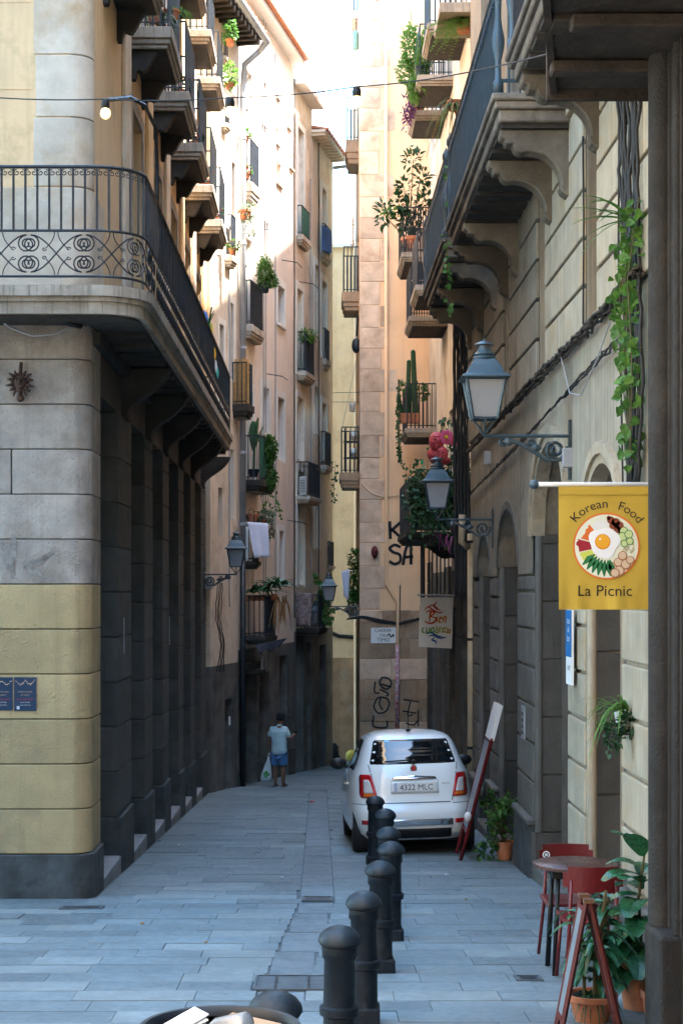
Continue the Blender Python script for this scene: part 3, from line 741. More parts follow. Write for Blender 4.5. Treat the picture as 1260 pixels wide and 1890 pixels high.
# ================================================================ peach house with quoins
YE = 39.0; fE = front(YE); XE = .988
b6 = thing('peach_house', 'peach plastered house with sandstone quoins facing down the street', 'building', (3.5, 41, gz(40)))
w = MB(); holed_wall(w, fE, XE, 9, -4, 16.6, [], .2, thick=.01, ends=False)
fEs = street(XE, 0, -1); holed_wall(w, fEs, YE, 49, -4, 16.6, [(41,42,8.8,11),(41,42,4.6,6.8),(41,42,12.6,14.6)], .25, ends=False)
w.poly([(XE,YE,16.6),(9,YE,16.6),(9,49,16.6),(XE,49,16.6)]); w6 = w.build('wall', m_peach, b6)
for z in (8.8, 4.6, 12.6): window(b6, fEs, 41, 42, z, z+2, mat=m_wood, sill=False)
sE = F/YE; ex = lambda x: (x-CX)/sE; ez = lambda y: CZ-(y-HY)/sE
zq = 1.55; i = 0
qh = [.50,.54,.56,.48,.55,.5]
while zq < 16.2:
    h = qh[i % 6]; wq = (.46,.62,.47,.66,.5,.58,.44)[i % 7]
    MB().box(XE-.018, XE+wq, YE-.018, YE+.5, zq, zq+h-.006).build('quoin', m_quoin, w6, bevel=.01)
    if i % 3 == 1 and zq > 5: MB().box(XE+wq+.03, XE+wq+.21, YE-.008, YE+.1, zq+.02, zq+h-.02).build('quoin', m_quoin, w6)
    zq += h; i += 1
# rough lower masonry of worn blocks
z = gz(39) - .2; r_ = 0
while z < 1.5:
    h = rnd(.42,.55); h = min(h, 1.535-z) if z + h > 1.3 else h; x = XE - .02
    while x < 2.7:
        L = rnd(.5,.9); L = 2.72-x if x+L > 2.5 else L
        MB().box(x, x+L-.008, YE-.03-rnd(0,.012), YE+.1, z, z+h-.008).build('stone_block', m_rough if random.random() < .7 else m_quoin, w6, bevel=.012); x += L
    z += h; r_ += 1
# painted downpipe with a jog, then sticker-covered lower length
pp = [W(712, -40, YE), W(712, 1078, YE), W(733, 1112, YE), W(733, 1345, YE), W(733, 1440, YE)]
pp = [p + V(0,-.06,0) for p in pp]
MB().tube(pp[:4], .04, 8).build('downpipe', m_peach, b6, smooth=True)
m_stk = mt('sticker_pipe', (.45,.38,.42), var=.8, scale=14, stain=(.55,.08,.08), stain_amt=.8, stain_scale=9, bump=0)
MB().tube([W(733,1190,YE-.06)+V(0,0,0), W(733,1345,YE-.06)], .05, 8).build('sticker_layer', m_stk, b6, smooth=True)
MB().tube([W(738,1080,YE-.03), W(736,1200,YE-.03), W(737,1300,YE-.03)], .012, 5).build('wall_cable', m_cable, b6)
# balconies on the street side of the peach house (they project to the left)
E = {}
for nm, xo, yr, yt, yb, y0 in (('e1',631,455,538,572,40.5), ('e2',627,788,872,900,40.2), ('e3',638,178,257,300,41.0), ('e4',650,-60,20,46,41.5), ('e5',640,1050,1118,1140,40.0)):
    E[nm] = px_balcony(b6, fEs, 665, xo, None, yr, yt, yb, u0=y0, spacing=.13, corb=False, slab=m_rough)
# ================================================================ right-hand building with arches (honey limestone)
XR = 2.3; fR = street(XR, 0, -1)
bg_ = thing('arcaded_building', 'honey limestone building with arched doorways and heavy corbelled balconies on the right', 'building', (4.5, 18, gz(18)))
YA, YZ = 11.0, 24.75; ZS = 4.22
# (near, far, crown height, spring height)
arches = [(12.35,14.1,3.1,2.45), (15.03,17.5,3.55,2.6), (18.85,21.0,3.05,2.3), (21.9,23.6,2.82,2.2)]
piers = [(YA,12.35), (14.1,15.03), (17.5,18.85), (21.0,21.9), (23.6,YZ)]
w = MB()
upw = [(13.3,13.97,4.35,6.0), (16.35,16.95,4.35,6.0), (19.5,20.1,4.35,6.0), (22.4,23.0,4.35,6.0)]
upd = [(y-.6,y+.6,6.5,9.2) for y in (12.2,16.6,19.2,22.4)] + [(y-.6,y+.6,10.0,12.6) for y in (12.2,16.6,19.2,22.4)]
holed_wall(w, fR, YA, YZ, ZS, 20.0, upw+upd, .3, thick=7)
for a, b in piers: w.fbox(fR, a, b, -.9, -.03, -4, ZS)
for a, b, zc, zs in arches:
    n = 14; pts = []
    for i in range(n+1):
        t = i/n; y = a + (b-a)*t; k = 2*t-1
        pts.append((y, zs + (zc-zs)*math.sqrt(max(0,1-k*k))))
    for i in range(n):
        (y0,z0),(y1,z1) = pts[i], pts[i+1]
        w.poly([fR.p(y0,0,z0), fR.p(y1,0,z1), fR.p(y1,0,ZS), fR.p(y0,0,ZS)]); w.poly([fR.p(y0,0,z0), fR.p(y1,0,z1), fR.p(y1,-.9,z1), fR.p(y0,-.9,z0)])
for a, b in piers:      # band above each pier up to the cable
    zs = 2.2; w.poly([fR.p(a,0,zs), fR.p(b,0,zs), fR.p(b,0,ZS), fR.p(a,0,ZS)])
w.poly([fR.p(YA,-.9,-4), fR.p(YZ,-.9,-4), fR.p(YZ,-.9,ZS), fR.p(YA,-.9,ZS)])
w.poly([fR.p(YZ,0,-4), fR.p(YZ,-5,-4), fR.p(YZ,-5,20), fR.p(YZ,0,20)])
m_gmid = mt('shade_grey_limestone', (.25,.225,.18), var=.22, scale=2.5, rand=.08, streak=.4, stain=(.14,.12,.09), stain_amt=.45, bump=.4)  # limestone darkened to paint the natural shading under the far balconies
for i_, f_ in enumerate(w.f): w.mi[i_] = 1 if sum(w.v[q][1] for q in f_)/len(f_) > 17.2 and sum(w.v[q][2] for q in f_)/len(f_) < 6 else 0  # lower wall farther down the street takes the shade-darkened stone
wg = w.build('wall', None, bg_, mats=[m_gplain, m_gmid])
m_jamb = mt('grey_jamb_stone', (.075,.07,.062), var=.25, scale=3, rand=.12, streak=.3, stain=(.07,.06,.05), stain_amt=.4, bump=.5, pits=.35)
m_jr = mt('dark_joint_stone', (.06,.048,.036), var=.3, bump=.3)  # dark backing seen in the joints between blocks
# courses on the piers and the upper wall
for ip, (a, b) in enumerate(piers):
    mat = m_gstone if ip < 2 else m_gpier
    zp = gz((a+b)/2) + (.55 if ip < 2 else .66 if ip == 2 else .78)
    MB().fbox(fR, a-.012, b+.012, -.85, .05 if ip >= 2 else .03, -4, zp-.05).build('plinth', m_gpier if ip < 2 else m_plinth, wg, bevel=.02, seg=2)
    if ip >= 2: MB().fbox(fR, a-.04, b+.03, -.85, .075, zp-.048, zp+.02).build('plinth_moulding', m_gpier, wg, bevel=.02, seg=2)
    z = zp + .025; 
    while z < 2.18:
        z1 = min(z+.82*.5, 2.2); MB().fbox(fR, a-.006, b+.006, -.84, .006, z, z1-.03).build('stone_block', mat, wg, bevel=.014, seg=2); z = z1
for a, b in ((YA,13.28),(13.99,16.33),(16.97,19.48),(20.12,22.38),(23.02,YZ)):
    z = ZS; MB().fbox(fR, a+.002, b-.002, -.01, .006, ZS, 6.29).build('joint_bed', m_jr, wg)
    for k in range(5):
        z1 = z + .415; cuts = [a, b] if (b-a) < 1.4 else [a, a + (b-a)*(.45 if k % 2 else .62), b]
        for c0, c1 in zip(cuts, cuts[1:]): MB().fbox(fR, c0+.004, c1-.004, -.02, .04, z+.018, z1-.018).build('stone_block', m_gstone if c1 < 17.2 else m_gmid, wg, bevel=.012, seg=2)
        z = z1
MB().fbox(fR, YA, YZ, 0, .08, 6.3-.005, 6.42).build('string_course', m_gstone, bg_)
for h in upw: window(bg_, fR, *h, mat=m_wood, sill=False)
for h in upd: window(bg_, fR, *h, mat=m_wood, sill=False, surround=m_gstone)
# arch mouldings, jamb shafts, doors
for i, (a, b, zc, zs) in enumerate(arches):
    ar = MB(); n = 16
    for (grow, o0, o1) in (((.13, 0, .05), (.05, -.12, .02)) if i < 2 else ((.06, 0, .015),)):
        P = []
        for k in range(n+1):
            t = -1 + 2*k/n; ang = pi*(1 - k/n)
            P.append(((a+b)/2 + ((b-a)/2+grow)*cos(ang), zs + (zc-zs+grow)*sin(ang)))
        Q = []
        for k in range(n+1):
            ang = pi*(1 - k/n); Q.append(((a+b)/2 + ((b-a)/2+grow-.1)*cos(ang), zs + (zc-zs+grow-.1)*sin(ang)))
        for k in range(n):
            y0,z0 = P[k]; y1,z1 = P[k+1]; y2,z2 = Q[k+1]; y3,z3 = Q[k]
            ar.hexa([fR.p(y0,o0,z0), fR.p(y1,o0,z1), fR.p(y2,o0,z2), fR.p(y3,o0,z3), fR.p(y0,o1,z0), fR.p(y1,o1,z1), fR.p(y2,o1,z2), fR.p(y3,o1,z3)])
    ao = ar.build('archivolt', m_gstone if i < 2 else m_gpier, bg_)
    js = MB(); zb = gz(b) + .5
    # far jamb: round shaft plus two fillets, seen from the street
    js.lathe([(.045,0),(.045,zs-zb)], (XR+.06, b-.02, zb), 10); js.fbox(fR, b-.07, b, -.42, -.3, zb-1, zs); js.fbox(fR, b-.16, b-.001, -.88, -.62, -3, zs)
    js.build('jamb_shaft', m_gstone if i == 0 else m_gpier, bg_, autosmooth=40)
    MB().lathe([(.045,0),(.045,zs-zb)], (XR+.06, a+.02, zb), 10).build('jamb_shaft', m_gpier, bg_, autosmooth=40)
    MB().fbox(fR, b-.02, b+.01, -.5, .02, -3, zb-.003).build('jamb_base', m_gpier, bg_)
    z = zb
    while z < zs:
        z1 = min(z+.62, zs+.02); MB().fbox(fR, b-.045, b-.0065, -.84, -.06, z+.004, z1-.006).build('jamb_stone', m_jamb, bg_, bevel=.008); z = z1
    MB().fbox(fR, b-.045, b-.0065, -.84, -.02, -3, zb-.004).build('jamb_stone', m_jamb, bg_)
    dr = MB(); dr.fbox(fR, a+.1, b-.17, -.86, -.8, -3, zs+.1); dr.fbox(fR, a+.2, (a+b)/2-.05, -.8, -.77, gz(a)+.3, 1.6); dr.fbox(fR, (a+b)/2+.05, b-.27, -.8, -.77, gz(a)+.3, 1.6)
    dr.fbox(fR, a+.1, b-.17, -.8, -.74, 1.9, 2.0)
    do = dr.build('door', m_wood, bg_, bevel=.01)
    MB().fbox(fR, a+.2, b-.3, -.8, -.785, .2 + gz(a)+.8, 1.5).build('pane', m_pane, do) if i == 0 else None
    MB().fbox(fR, a, b, -.9, .02, -4, gz((a+b)/2)+.12).build('threshold', m_gpier, bg_, bevel=.01)
# --- first-floor balconies on heavy corbels
m_corb = mt('sooty_corbel_stone', (.12,.10,.075), var=.3, scale=4, rand=.25, stain=(.06,.05,.04), stain_amt=.5, bump=.4)
m_rslab = mt('sooty_balcony_stone', (.13,.11,.09), var=.3, scale=4, streak=.5, stain=(.28,.24,.19), stain_amt=.35, bump=.45)
def heavy_corbel(parent, u, z, prot=.66, h=.62, w=.2):
    pr = [(prot,z),(prot,z-.07),(prot-.05,z-.09),(prot-.05,z-.13)]
    for i in range(7): a = pi*i/6; pr.append((prot-.12-.05*(1-cos(a))*1.0+.0, z-.13-.035*sin(a)-.012*i))
    c = (prot-.22, z-.2)
    for i in range(9): a = pi/2*i/8; pr.append((.10+ (prot-.36)*(1-sin(a)), z-.2-(h-.32)*(1-cos(a))))
    pr += [(.12, z-h+.11), (.1, z-h+.06), (.06, z-h+.03), (.0, z-h)]
    pts = [fR.p(u-w/2, -.03, z)] + [fR.p(u-w/2, o, zz) for o, zz in pr] + [fR.p(u-w/2, -.03, z-h)]
    MB().prism(pts, fR.p(u+w/2,0,0)-fR.p(u-w/2,0,0)).build('corbel', m_corb, parent, bevel=.012)
m_panel = mt('teal_grey_railing_panel', (.006,.03,.047), rough=.65, var=.3, bump=.08, spec=.5)
for j, (y0, y1, cs) in enumerate(((9.3,13.6,(10.5,13.25)), (14.6,20.05,(14.85,15.9,18.6,19.8)), (20.6,24.5,(20.85,22.6,24.2)))):
    zt, zb, pr = 6.49, 6.25, .75
    s = MB(); s.fbox(fR, y0, y1, -.05, pr, zt-.06, zt); s.fbox(fR, y0+.03, y1-.03, -.05, pr-.03, zt-.13, zt-.062); s.fbox(fR, y0+.07, y1-.07, -.05, pr-.07, zb, zt-.132)
    bo = s.build('balcony', m_rslab, bg_, bevel=.012)
    q = MB()
    for i in range(int((y1-y0)/.42)):
        y = y0 + .12 + i*.42; q.fbox(fR, y, y+.26, .0, pr-.1, zb-.045, zb-.003)
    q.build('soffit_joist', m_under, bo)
    for c in cs: heavy_corbel(bo, c, zb-.05)
    zr = zt + 1.02
    rb = MB(); c = [fR.p(y0+.05,0,0), fR.p(y0+.05,pr-.06,0), fR.p(y1-.05,pr-.06,0), fR.p(y1-.05,0,0)]
    for z, r_ in ((zr,.03),(zt+.12,.02)): rb.tube([(p.x,p.y,z) for p in c], r_, 6)
    y = y0+.05
    while y < y1:
        p = fR.p(y, pr-.06, 0); rb.box(p.x-.008,p.x+.008,p.y-.008,p.y+.008,zt,zr); y += .1
    for k in range(7): p = fR.p(y0+.05, (pr-.06)*k/7, 0); rb.box(p.x-.008,p.x+.008,p.y-.008,p.y+.008,zt,zr)
    ro = rb.build('railing', m_panel if j else m_iron, bo)
    if j:
        MB().fbox(fR, y0+.15, y1-.1, pr-.1, pr-.088, zt+.08, zr-.04).build('railing_panel', m_panel, ro)
        rv = MB()
        y = y0+.2
        while y < y1-.15: p = fR.p(y, pr-.045, zr-.1); rv.box(p.x-.012,p.x+.012,p.y-.014,p.y+.014,p.z-.014,p.z+.014); y += .075
        rv.build('rivet_row', m_bluem, ro)['kind'] = 'stuff'
    for yy in (y0+.06, y1-.06):
        p = fR.p(yy, pr-.06, zt); MB().lathe([(.05,0),(.05,.1),(.03,.13),(.03,.3),(.055,.42),(.06,.5),(.04,.6),(.028,.7),(.035,.98),(.05,1.0),(.05,1.06),(.02,1.12),(.0001,1.16)], p, 10).build('newel', m_bluem, ro, smooth=True)
# drainpipe at the far corner
pc = mt('cream_pipe', (.46,.37,.24), rough=.6, var=.2, streak=.3, bump=.05)
dp = MB().tube([W(868,985,24.4), W(868,1540,24.4)], .05, 10).build('downpipe', pc, bg_, smooth=True)
for y in (1000, 1180, 1380): MB().lathe([(.052,-.02),(.062,-.02),(.062,.02),(.052,.02)], W(868,y,24.4), 10).build('pipe_collar', m_iron, dp)
MB().tube([W(853,950,24.0), W(851,1000,24.0), W(862,1010,24.2)], .05, 8).build('downpipe', pc, bg_, smooth=True)

# ================================================================ second right building, set back and dark
XF = 2.62; fS = street(XF, 0, -1)
bf = thing('balconied_house', 'tall house with plant-filled balconies between the arcaded building and the peach house', 'building', (5, 32, gz(32)))
hs = []
for yc in (27.5, 29.7, 32.4, 34.8, 37.2): 
    for z0, z1 in ((12.1,14.3),(7.9,10.2),(3.4,5.6)): hs.append((yc-.5, yc+.5, z0, z1))
lows = [(yc-.65, yc+.65, -4, 1.5) for yc in (26.4, 29.0, 31.6, 34.2, 36.8)]
w = MB(); holed_wall(w, fS, 24.76, 38.98, 2.4, 16.9, hs, .3, thick=6); wf = w.build('wall', m_pink2, bf)
w = MB(); holed_wall(w, fS, 24.76, 38.98, -4, 2.4, lows, .3, thick=6); w.build('ground_floor_wall', m_grime, bf)
for h in hs: window(bf, fS, *h, mat=m_wood, sill=False, surround=m_white if h[2] > 10 else None)
for a, b, c, d in lows: MB().fbox(fS, a, b, -.3, -.24, -4, d).build('door', mt_door, bf)
for i, (y0, y1) in enumerate(((24.8,25.74),(27.06,28.34),(29.66,30.94),(32.26,33.54),(34.86,36.14),(37.46,38.96))):
    z = gz(y0) - .5
    while z < 2.2:
        MB().fbox(fS, y0, y1, -.02, .04, z, z+.485).build('stone_block', m_pier, wf, bevel=.012); z += .5
Sb = {}
for k, (y0,y1,z) in {'s1':(28.9,30.4,11.9),'s2':(31.8,33.3,11.9),'s3':(33.8,35.3,11.8),'t1':(30.9,32.6,7.62),'t2':(33.1,34.8,7.4),'t3':(36.0,38.2,9.3),'u1':(36.5,38.4,5.45)}.items():
    Sb[k] = (balcony(bf, fS, y0, y1, .8 if k[0] == 't' else .7, z, z+.2, z+1.2, solid=m_navy if k in ('t1','t2','t3') else None, spacing=.055 if k[0] == 't' else .09, under=m_under, corb=False), y0, y1, z+.2, z+1.2)
Sb['v1'] = (balcony(bf, fS, 27.4, 30.6, 1.15, 2.85, 3.0, 3.9, slab=m_under, spacing=.10, solid=m_iron, corb=True), 27.4, 30.6, 3.0, 3.9)
MB().fbox(fS, 27.43, 27.445, .0, 1.08, 3.02, 3.85).build('balcony_end_screen', m_iron, Sb['v1'][0])
# iron window cage below
cg = MB(); y0, y1, o = 31.0, 32.0, .62
for y in (y0, y1):
    for k in range(5): p = fS.p(y, o*k/4, 0); cg.box(p.x-.012,p.x+.012,p.y-.012,p.y+.012,1.7,2.9)
for k in range(9): p = fS.p(y0+(y1-y0)*k/8, o, 0); cg.box(p.x-.012,p.x+.012,p.y-.012,p.y+.012,1.7,2.9)
cg.fbox(fS, y0-.03, y1+.03, -.02, o+.03, 1.55, 1.69); cg.fbox(fS, y0-.03, y1+.03, -.02, o+.03, 2.9, 2.96)
cg.build('window_cage', m_iron, bf)

# ================================================================ near right building: dark moulded column and timber oriel underside
XH = 1.879; YH = 9.3; fH = street(XH, 0, -1)
bh = thing('column_fronted_building', 'dark stone building with moulded column at the right edge of the view', 'building', (3, 9, gz(9)))
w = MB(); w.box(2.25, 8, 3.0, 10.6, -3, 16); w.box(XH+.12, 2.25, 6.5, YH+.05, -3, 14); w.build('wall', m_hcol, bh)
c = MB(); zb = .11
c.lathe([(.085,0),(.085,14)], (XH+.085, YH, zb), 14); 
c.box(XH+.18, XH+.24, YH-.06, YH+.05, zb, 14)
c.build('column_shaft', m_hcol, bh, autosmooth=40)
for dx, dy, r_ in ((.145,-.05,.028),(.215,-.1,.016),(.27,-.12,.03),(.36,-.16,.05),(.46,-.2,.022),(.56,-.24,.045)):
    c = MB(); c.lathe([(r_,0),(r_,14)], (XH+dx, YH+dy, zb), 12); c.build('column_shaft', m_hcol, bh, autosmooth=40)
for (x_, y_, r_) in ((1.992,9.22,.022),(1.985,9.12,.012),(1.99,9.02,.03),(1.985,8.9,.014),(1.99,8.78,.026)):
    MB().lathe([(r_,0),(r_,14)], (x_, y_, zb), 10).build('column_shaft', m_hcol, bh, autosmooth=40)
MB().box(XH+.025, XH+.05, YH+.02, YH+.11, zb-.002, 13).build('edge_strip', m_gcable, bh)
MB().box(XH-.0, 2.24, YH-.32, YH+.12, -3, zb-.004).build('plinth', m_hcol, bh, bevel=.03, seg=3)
MB().box(XH+.2, XH+.29, YH-.11, YH-.065, 3.9, 4.65).build('wall_bracket', m_iron, bh)
o = MB()
pl = [(1.43,9.94),(1.09,7.9),(2.6,7.6),(2.6,9.94)]
o.prism([V(x,y,5.12) for x,y in pl], (0,0,.08)); o.build('oriel_floor', m_oldwood, bh)
for k in range(8):
    y = 7.85 + k*.26; x0 = 1.43 - (9.94-y)*.167
    MB().box(x0+.03, 2.3, y, y+.235, 5.075-rnd(0,.03), 5.118).build('soffit_plank', m_oldwood, bh, bevel=.008)
o = MB(); a, b = V(1.43,9.94,0), V(1.09,7.9,0); nn = V(-.02,0,0)
o.hexa([a+nn+V(0,0,5.05), b+nn+V(0,0,5.05), b-nn+V(0,0,5.05), a-nn+V(0,0,5.05), a+nn+V(0,0,5.9), b+nn+V(0,0,5.9), b-nn+V(0,0,5.9), a-nn+V(0,0,5.9)])
o.build('oriel_side', m_oldwood, bh); MB().box(1.39,2.3,9.94,9.98,5.02,6.0).build('oriel_end', m_oldwood, bh)
for y_ in (8.55, 9.3): MB().box(1.33,2.3,y_,y_+.12,4.99,5.06).build('soffit_beam', m_oldwood, bh, bevel=.01)
MB().box(1.5,2.3,8.0,9.94,5.2,8.2).build('oriel_body', m_oldwood, bh)

# ================================================================ house behind the viewer, across the little square
bk = thing('facing_house', 'plastered house across the square behind the viewpoint', 'building', (0, -7, 0))
fK = Fac((0,-6.5),(1,0),(0,1)); hk = [(x-.6,x+.6,z,z+2.2) for x in (-9,-6,-3,0,3,6) for z in (4.5,8.0,11.5)]
w = MB(); holed_wall(w, fK, -14, 9, -1, 16, hk, .25, thick=6); w.build('wall', m_cream, bk)
for h in hk: window(bk, fK, *h, mat=m_wood, sill=False)
bs2 = thing('side_house', 'plastered house on the left of the square beside the viewpoint', 'building', (-5.5, 2, 0))
fK2 = street(-4.2, 0, 1); hk = [(y-.6,y+.6,z,z+2.2) for y in (-3,0,3,6) for z in (4.5,8.0,11.5)]
w = MB(); holed_wall(w, fK2, -6, 8.5, -1.5, 16, hk, .25, thick=6); w.poly([(-4.2,8.5,-2),(-12,8.5,-2),(-12,8.5,16),(-4.2,8.5,16)]); w.build('wall', m_pink2, bs2)
for h in hk: window(bs2, fK2, *h, mat=m_wood, sill=False)
# ================================================================ lettering
def text_polys(body, size, align='CENTER', bold=0.):
    c = bpy.data.curves.new('t', 'FONT'); c.body = body; c.size = size; c.align_x = align; c.align_y = 'BOTTOM_BASELINE' if False else 'TOP_BASELINE'; c.offset = bold; c.resolution_u = 3
    c.align_y = 'TOP_BASELINE'
    o = bpy.data.objects.new('t', c); COL.objects.link(o); bpy.context.view_layer.update()
    dg = bpy.context.evaluated_depsgraph_get(); me = bpy.data.meshes.new_from_object(o.evaluated_get(dg))
    vs = [v.co.copy() for v in me.vertices]; fs = [list(p.vertices) for p in me.polygons]
    bpy.data.objects.remove(o); bpy.data.curves.remove(c); bpy.data.meshes.remove(me)
    return vs, fs
def text(mb, body, size, mp, align='CENTER', bold=0.):
    vs, fs = text_polys(body, size, align, bold); return mb.add([mp(v.x, v.y) for v in vs], fs)
def flat(o, r, u):
    o, r, u = Vector(o), Vector(r), Vector(u)
    return lambda x, y: o + r*x + u*y
def ring(mb, mp, cx, cy, r0, r1, n=40, a0=0, a1=2*pi):
    for i in range(n):
        a = a0+(a1-a0)*i/n; b = a0+(a1-a0)*(i+1)/n
        if r0 > 1e-4: mb.poly([mp(cx+r0*cos(a),cy+r0*sin(a)), mp(cx+r1*cos(a),cy+r1*sin(a)), mp(cx+r1*cos(b),cy+r1*sin(b)), mp(cx+r0*cos(b),cy+r0*sin(b))])
        else: mb.poly([mp(cx,cy), mp(cx+r1*cos(a),cy+r1*sin(a)), mp(cx+r1*cos(b),cy+r1*sin(b))])
def stroke(mb, mp, pts, w, w2=None):
    """flat brush stroke through 2-D points (Catmull-Rom)"""
    P = [Vector((x,y)) for x,y in pts]; Q = []
    ext = [P[0]*2-P[1]] + P + [P[-1]*2-P[-2]]
    for i in range(1, len(ext)-2):
        p0,p1,p2,p3 = ext[i-1:i+3]
        for k in range(6):
            t = k/6; Q.append(.5*((2*p1)+(p2-p0)*t+(2*p0-5*p1+4*p2-p3)*t*t+(3*p1-p0-3*p2+p3)*t**3))
    Q.append(P[-1]); n = len(Q); vs = []
    for i, q in enumerate(Q):
        d = (Q[min(i+1,n-1)]-Q[max(i-1,0)]); d = d.normalized() if d.length else Vector((1,0)); s = Vector((-d.y,d.x))
        ww = (w if w2 is None else w + (w2-w)*abs(2*i/(n-1)-1))/2
        vs += [mp(*(q+s*ww)), mp(*(q-s*ww))]
    mb.add(vs, [[2*i,2*i+1,2*i+3,2*i+2] for i in range(n-1)])
def ink(name, col, rough=.8): return MATS.get(name) or mt(name, col, rough=rough, var=.06, bump=0)

# ================================================================ bollards
bo0 = thing('bollard', 'b', 'bollard', (0,0,0), 'iron bollards in a row down the street')
m_bol = mt('bollard_paint', (.005,.009,.015), rough=.55, var=.3, scale=8, bump=.2, spec=.28, stain=(.03,.035,.04), stain_amt=.3, stain_scale=6)
m_boltop = mt('bollard_cap_worn', (.011,.019,.028), rough=.5, var=.25, scale=8, bump=.2, spec=.35)
MB().box(-.095,.095,-.095,.095,-.03,.10).build('base', m_bol, bo0, bevel=.012, seg=2)
MB().lathe([(.085,.10),(.082,.13),(.082,.325),(.102,.335),(.102,.375),(.083,.385),(.080,.62),(.092,.635),(.092,.69),(.104,.70),(.104,.712)], n=24).build('shaft', m_bol, bo0, autosmooth=40)
MB().lathe([(.112,.712),(.112,.725),(.106,.745),(.088,.768),(.06,.786),(.03,.796),(.0002,.80)], n=24).build('cap', m_boltop, bo0, autosmooth=40)
bl_pos = [(-.18,6.63,'iron bollard with only its domed cap showing beside the litter bin'),(.10,8.48,'nearest full-height iron bollard right of the litter bin'),(.275,9.93,'iron bollard second in the row from the litter bin'),
          (.445,11.7,'iron bollard third in the row, mid-street between table and drain'),(.583,13.2,'iron bollard fourth in the row from the litter bin'),(.624,14.6,'iron bollard fifth in the row, half hidden by the next'),
          (.68,16.85,'iron bollard second from the white car'),(.643,18.9,'iron bollard farthest down the row, nearest the white car')]
for i, (x, y, l) in enumerate(bl_pos):
    o = bo0 if i == 0 else copy_tree(bo0); o.location = (x, y, gz(y)); o.rotation_euler = (0, rnd(-.012,.012), rnd(-.1,.1)); o['label'] = l
    if i: o['group'] = 'iron bollards in a row down the street'

# ================================================================ litter bin with rubbish
bx, by, bz = -.32, 5.25, .615
bn = thing('litter_bin', 'round black litter bin brimming with rubbish at the bottom edge', 'litter bin', (bx, by, gz(by)))
MB().lathe([(.2,0),(.215,.02),(.235,.82),(.238,.86)], (bx,by,gz(by)), 32).build('body', m_bol, bn, autosmooth=40)
h = bz - gz(by)
MB().lathe([(.235,h-.03),(.262,h-.03),(.268,h-.012),(.262,h),(.247,h),(.238,h-.012),(.235,h-.03)], (bx,by,gz(by)), 40).build('rim', m_iron, bn, autosmooth=50)
MB().lathe([(.0002,h-.10),(.12,h-.09),(.225,h-.10)], (bx,by,gz(by)), 24).build('liner', m_navy, bn)
cb = mt('cardboard', (.42,.28,.17), var=.1, bump=.1)
o = MB(); q = Matrix.Rotation(-.35,4,'Z') @ Matrix.Rotation(.12,4,'Y'); pts = [q @ V(x,y,z) + V(bx+.09,by-.02,bz-.025) for z in (-.06,.04) for x,y in ((-.09,-.07),(.09,-.07),(.09,.07),(-.09,.07))]
tag(o.hexa(pts).build('cardboard_box', cb, bevel=.004), 'small brown cardboard box lying on the rubbish in the bin', 'box')
o = MB()
for k in range(3):
    a = .15*k; q = Matrix.Rotation(.3+a,4,'Z') @ Matrix.Rotation(-.25-.05*k,4,'Y'); o.hexa([q @ V(x,y,z) + V(bx-.12,by+.03,bz-.02+.012*k) for z in (0,.004) for x,y in ((-.07,-.05),(.07,-.05),(.075,.05),(-.07,.055))])
tag(o.build('crumpled_paper', m_plast), 'white crumpled napkins at the left of the bin', 'paper')
o = MB().lathe([(.012,.0),(.014,.03),(.034,.07),(.036,.18),(.03,.19),(.0002,.19)], (0,0,0), 14)
o.v = [tuple(Matrix.Rotation(1.25,4,'Y') @ Matrix.Rotation(.5,4,'X') @ V(*v) + V(bx-.06,by-.03,bz-.01)) for v in o.v]
gl = bpy.data.materials.new('clear_plastic'); gl.use_nodes = True; pb = gl.node_tree.nodes['Principled BSDF']; pb.inputs['Transmission Weight'].default_value = .8; pb.inputs['Roughness'].default_value = .12; pb.inputs['Base Color'].default_value = (.85,.9,.95,1)
tag(o.build('plastic_bottle', gl, smooth=True), 'clear plastic bottle among the rubbish in the bin', 'bottle')
o = MB().ball((bx+.0,by-.06,bz-.02),.04,.035,.03); tag(o.build('fruit_peel', mt('orange_peel',(.5,.22,.08),bump=.3), smooth=True), 'orange fruit peel beside the cardboard box in the bin', 'peel')

# ================================================================ white hatchback
def interp(tab, z):
    if z <= tab[0][0]: return tab[0][1]
    for (a, va), (b, vb) in zip(tab, tab[1:]):
        if z <= b: t = (z-a)/(b-a); t = t*t*(3-2*t)*.35 + t*.65; return va + (vb-va)*t
    return tab[-1][1]
Wt = [(.18,.70),(.26,.775),(.36,.805),(.5,.815),(.62,.812),(.75,.80),(.88,.775),(.98,.735),(1.06,.69),(1.15,.655),(1.25,.618),(1.33,.58),(1.39,.535),(1.43,.47),(1.455,.38),(1.468,.24),(1.472,.05)]
Rt = [(.18,.16),(.26,.06),(.34,.02),(.45,.0),(.54,.012),(.60,.05),(.70,.075),(.85,.10),(.98,.135),(1.06,.17),(1.15,.245),(1.25,.345),(1.33,.435),(1.39,.53),(1.43,.66),(1.455,.86),(1.468,1.1),(1.472,1.4)]
Ft = [(.18,3.35),(.3,3.52),(.5,3.55),(.7,3.48),(.82,3.35),(.92,3.1),(.99,2.75),(1.06,2.6),(1.2,2.38),(1.33,2.15),(1.4,1.98),(1.44,1.8),(1.472,1.55)]
EXP = 4.6
def sup(z): w, r, f = interp(Wt,z), interp(Rt,z), interp(Ft,z); return w, (r+f)/2, (f-r)/2
def rearY(x, z): w, yc, b = sup(z); k = min(abs(x)/w, .9999); return yc - b*(1-k**EXP)**(1/EXP)
def sideX(y, z): w, yc, b = sup(z); k = min(abs(y-yc)/b, .9999); return w*(1-k**EXP)**(1/EXP)
car = thing('small_hatchback', 'white small rounded hatchback parked behind the bollards on the right', 'car', (0,0,0))
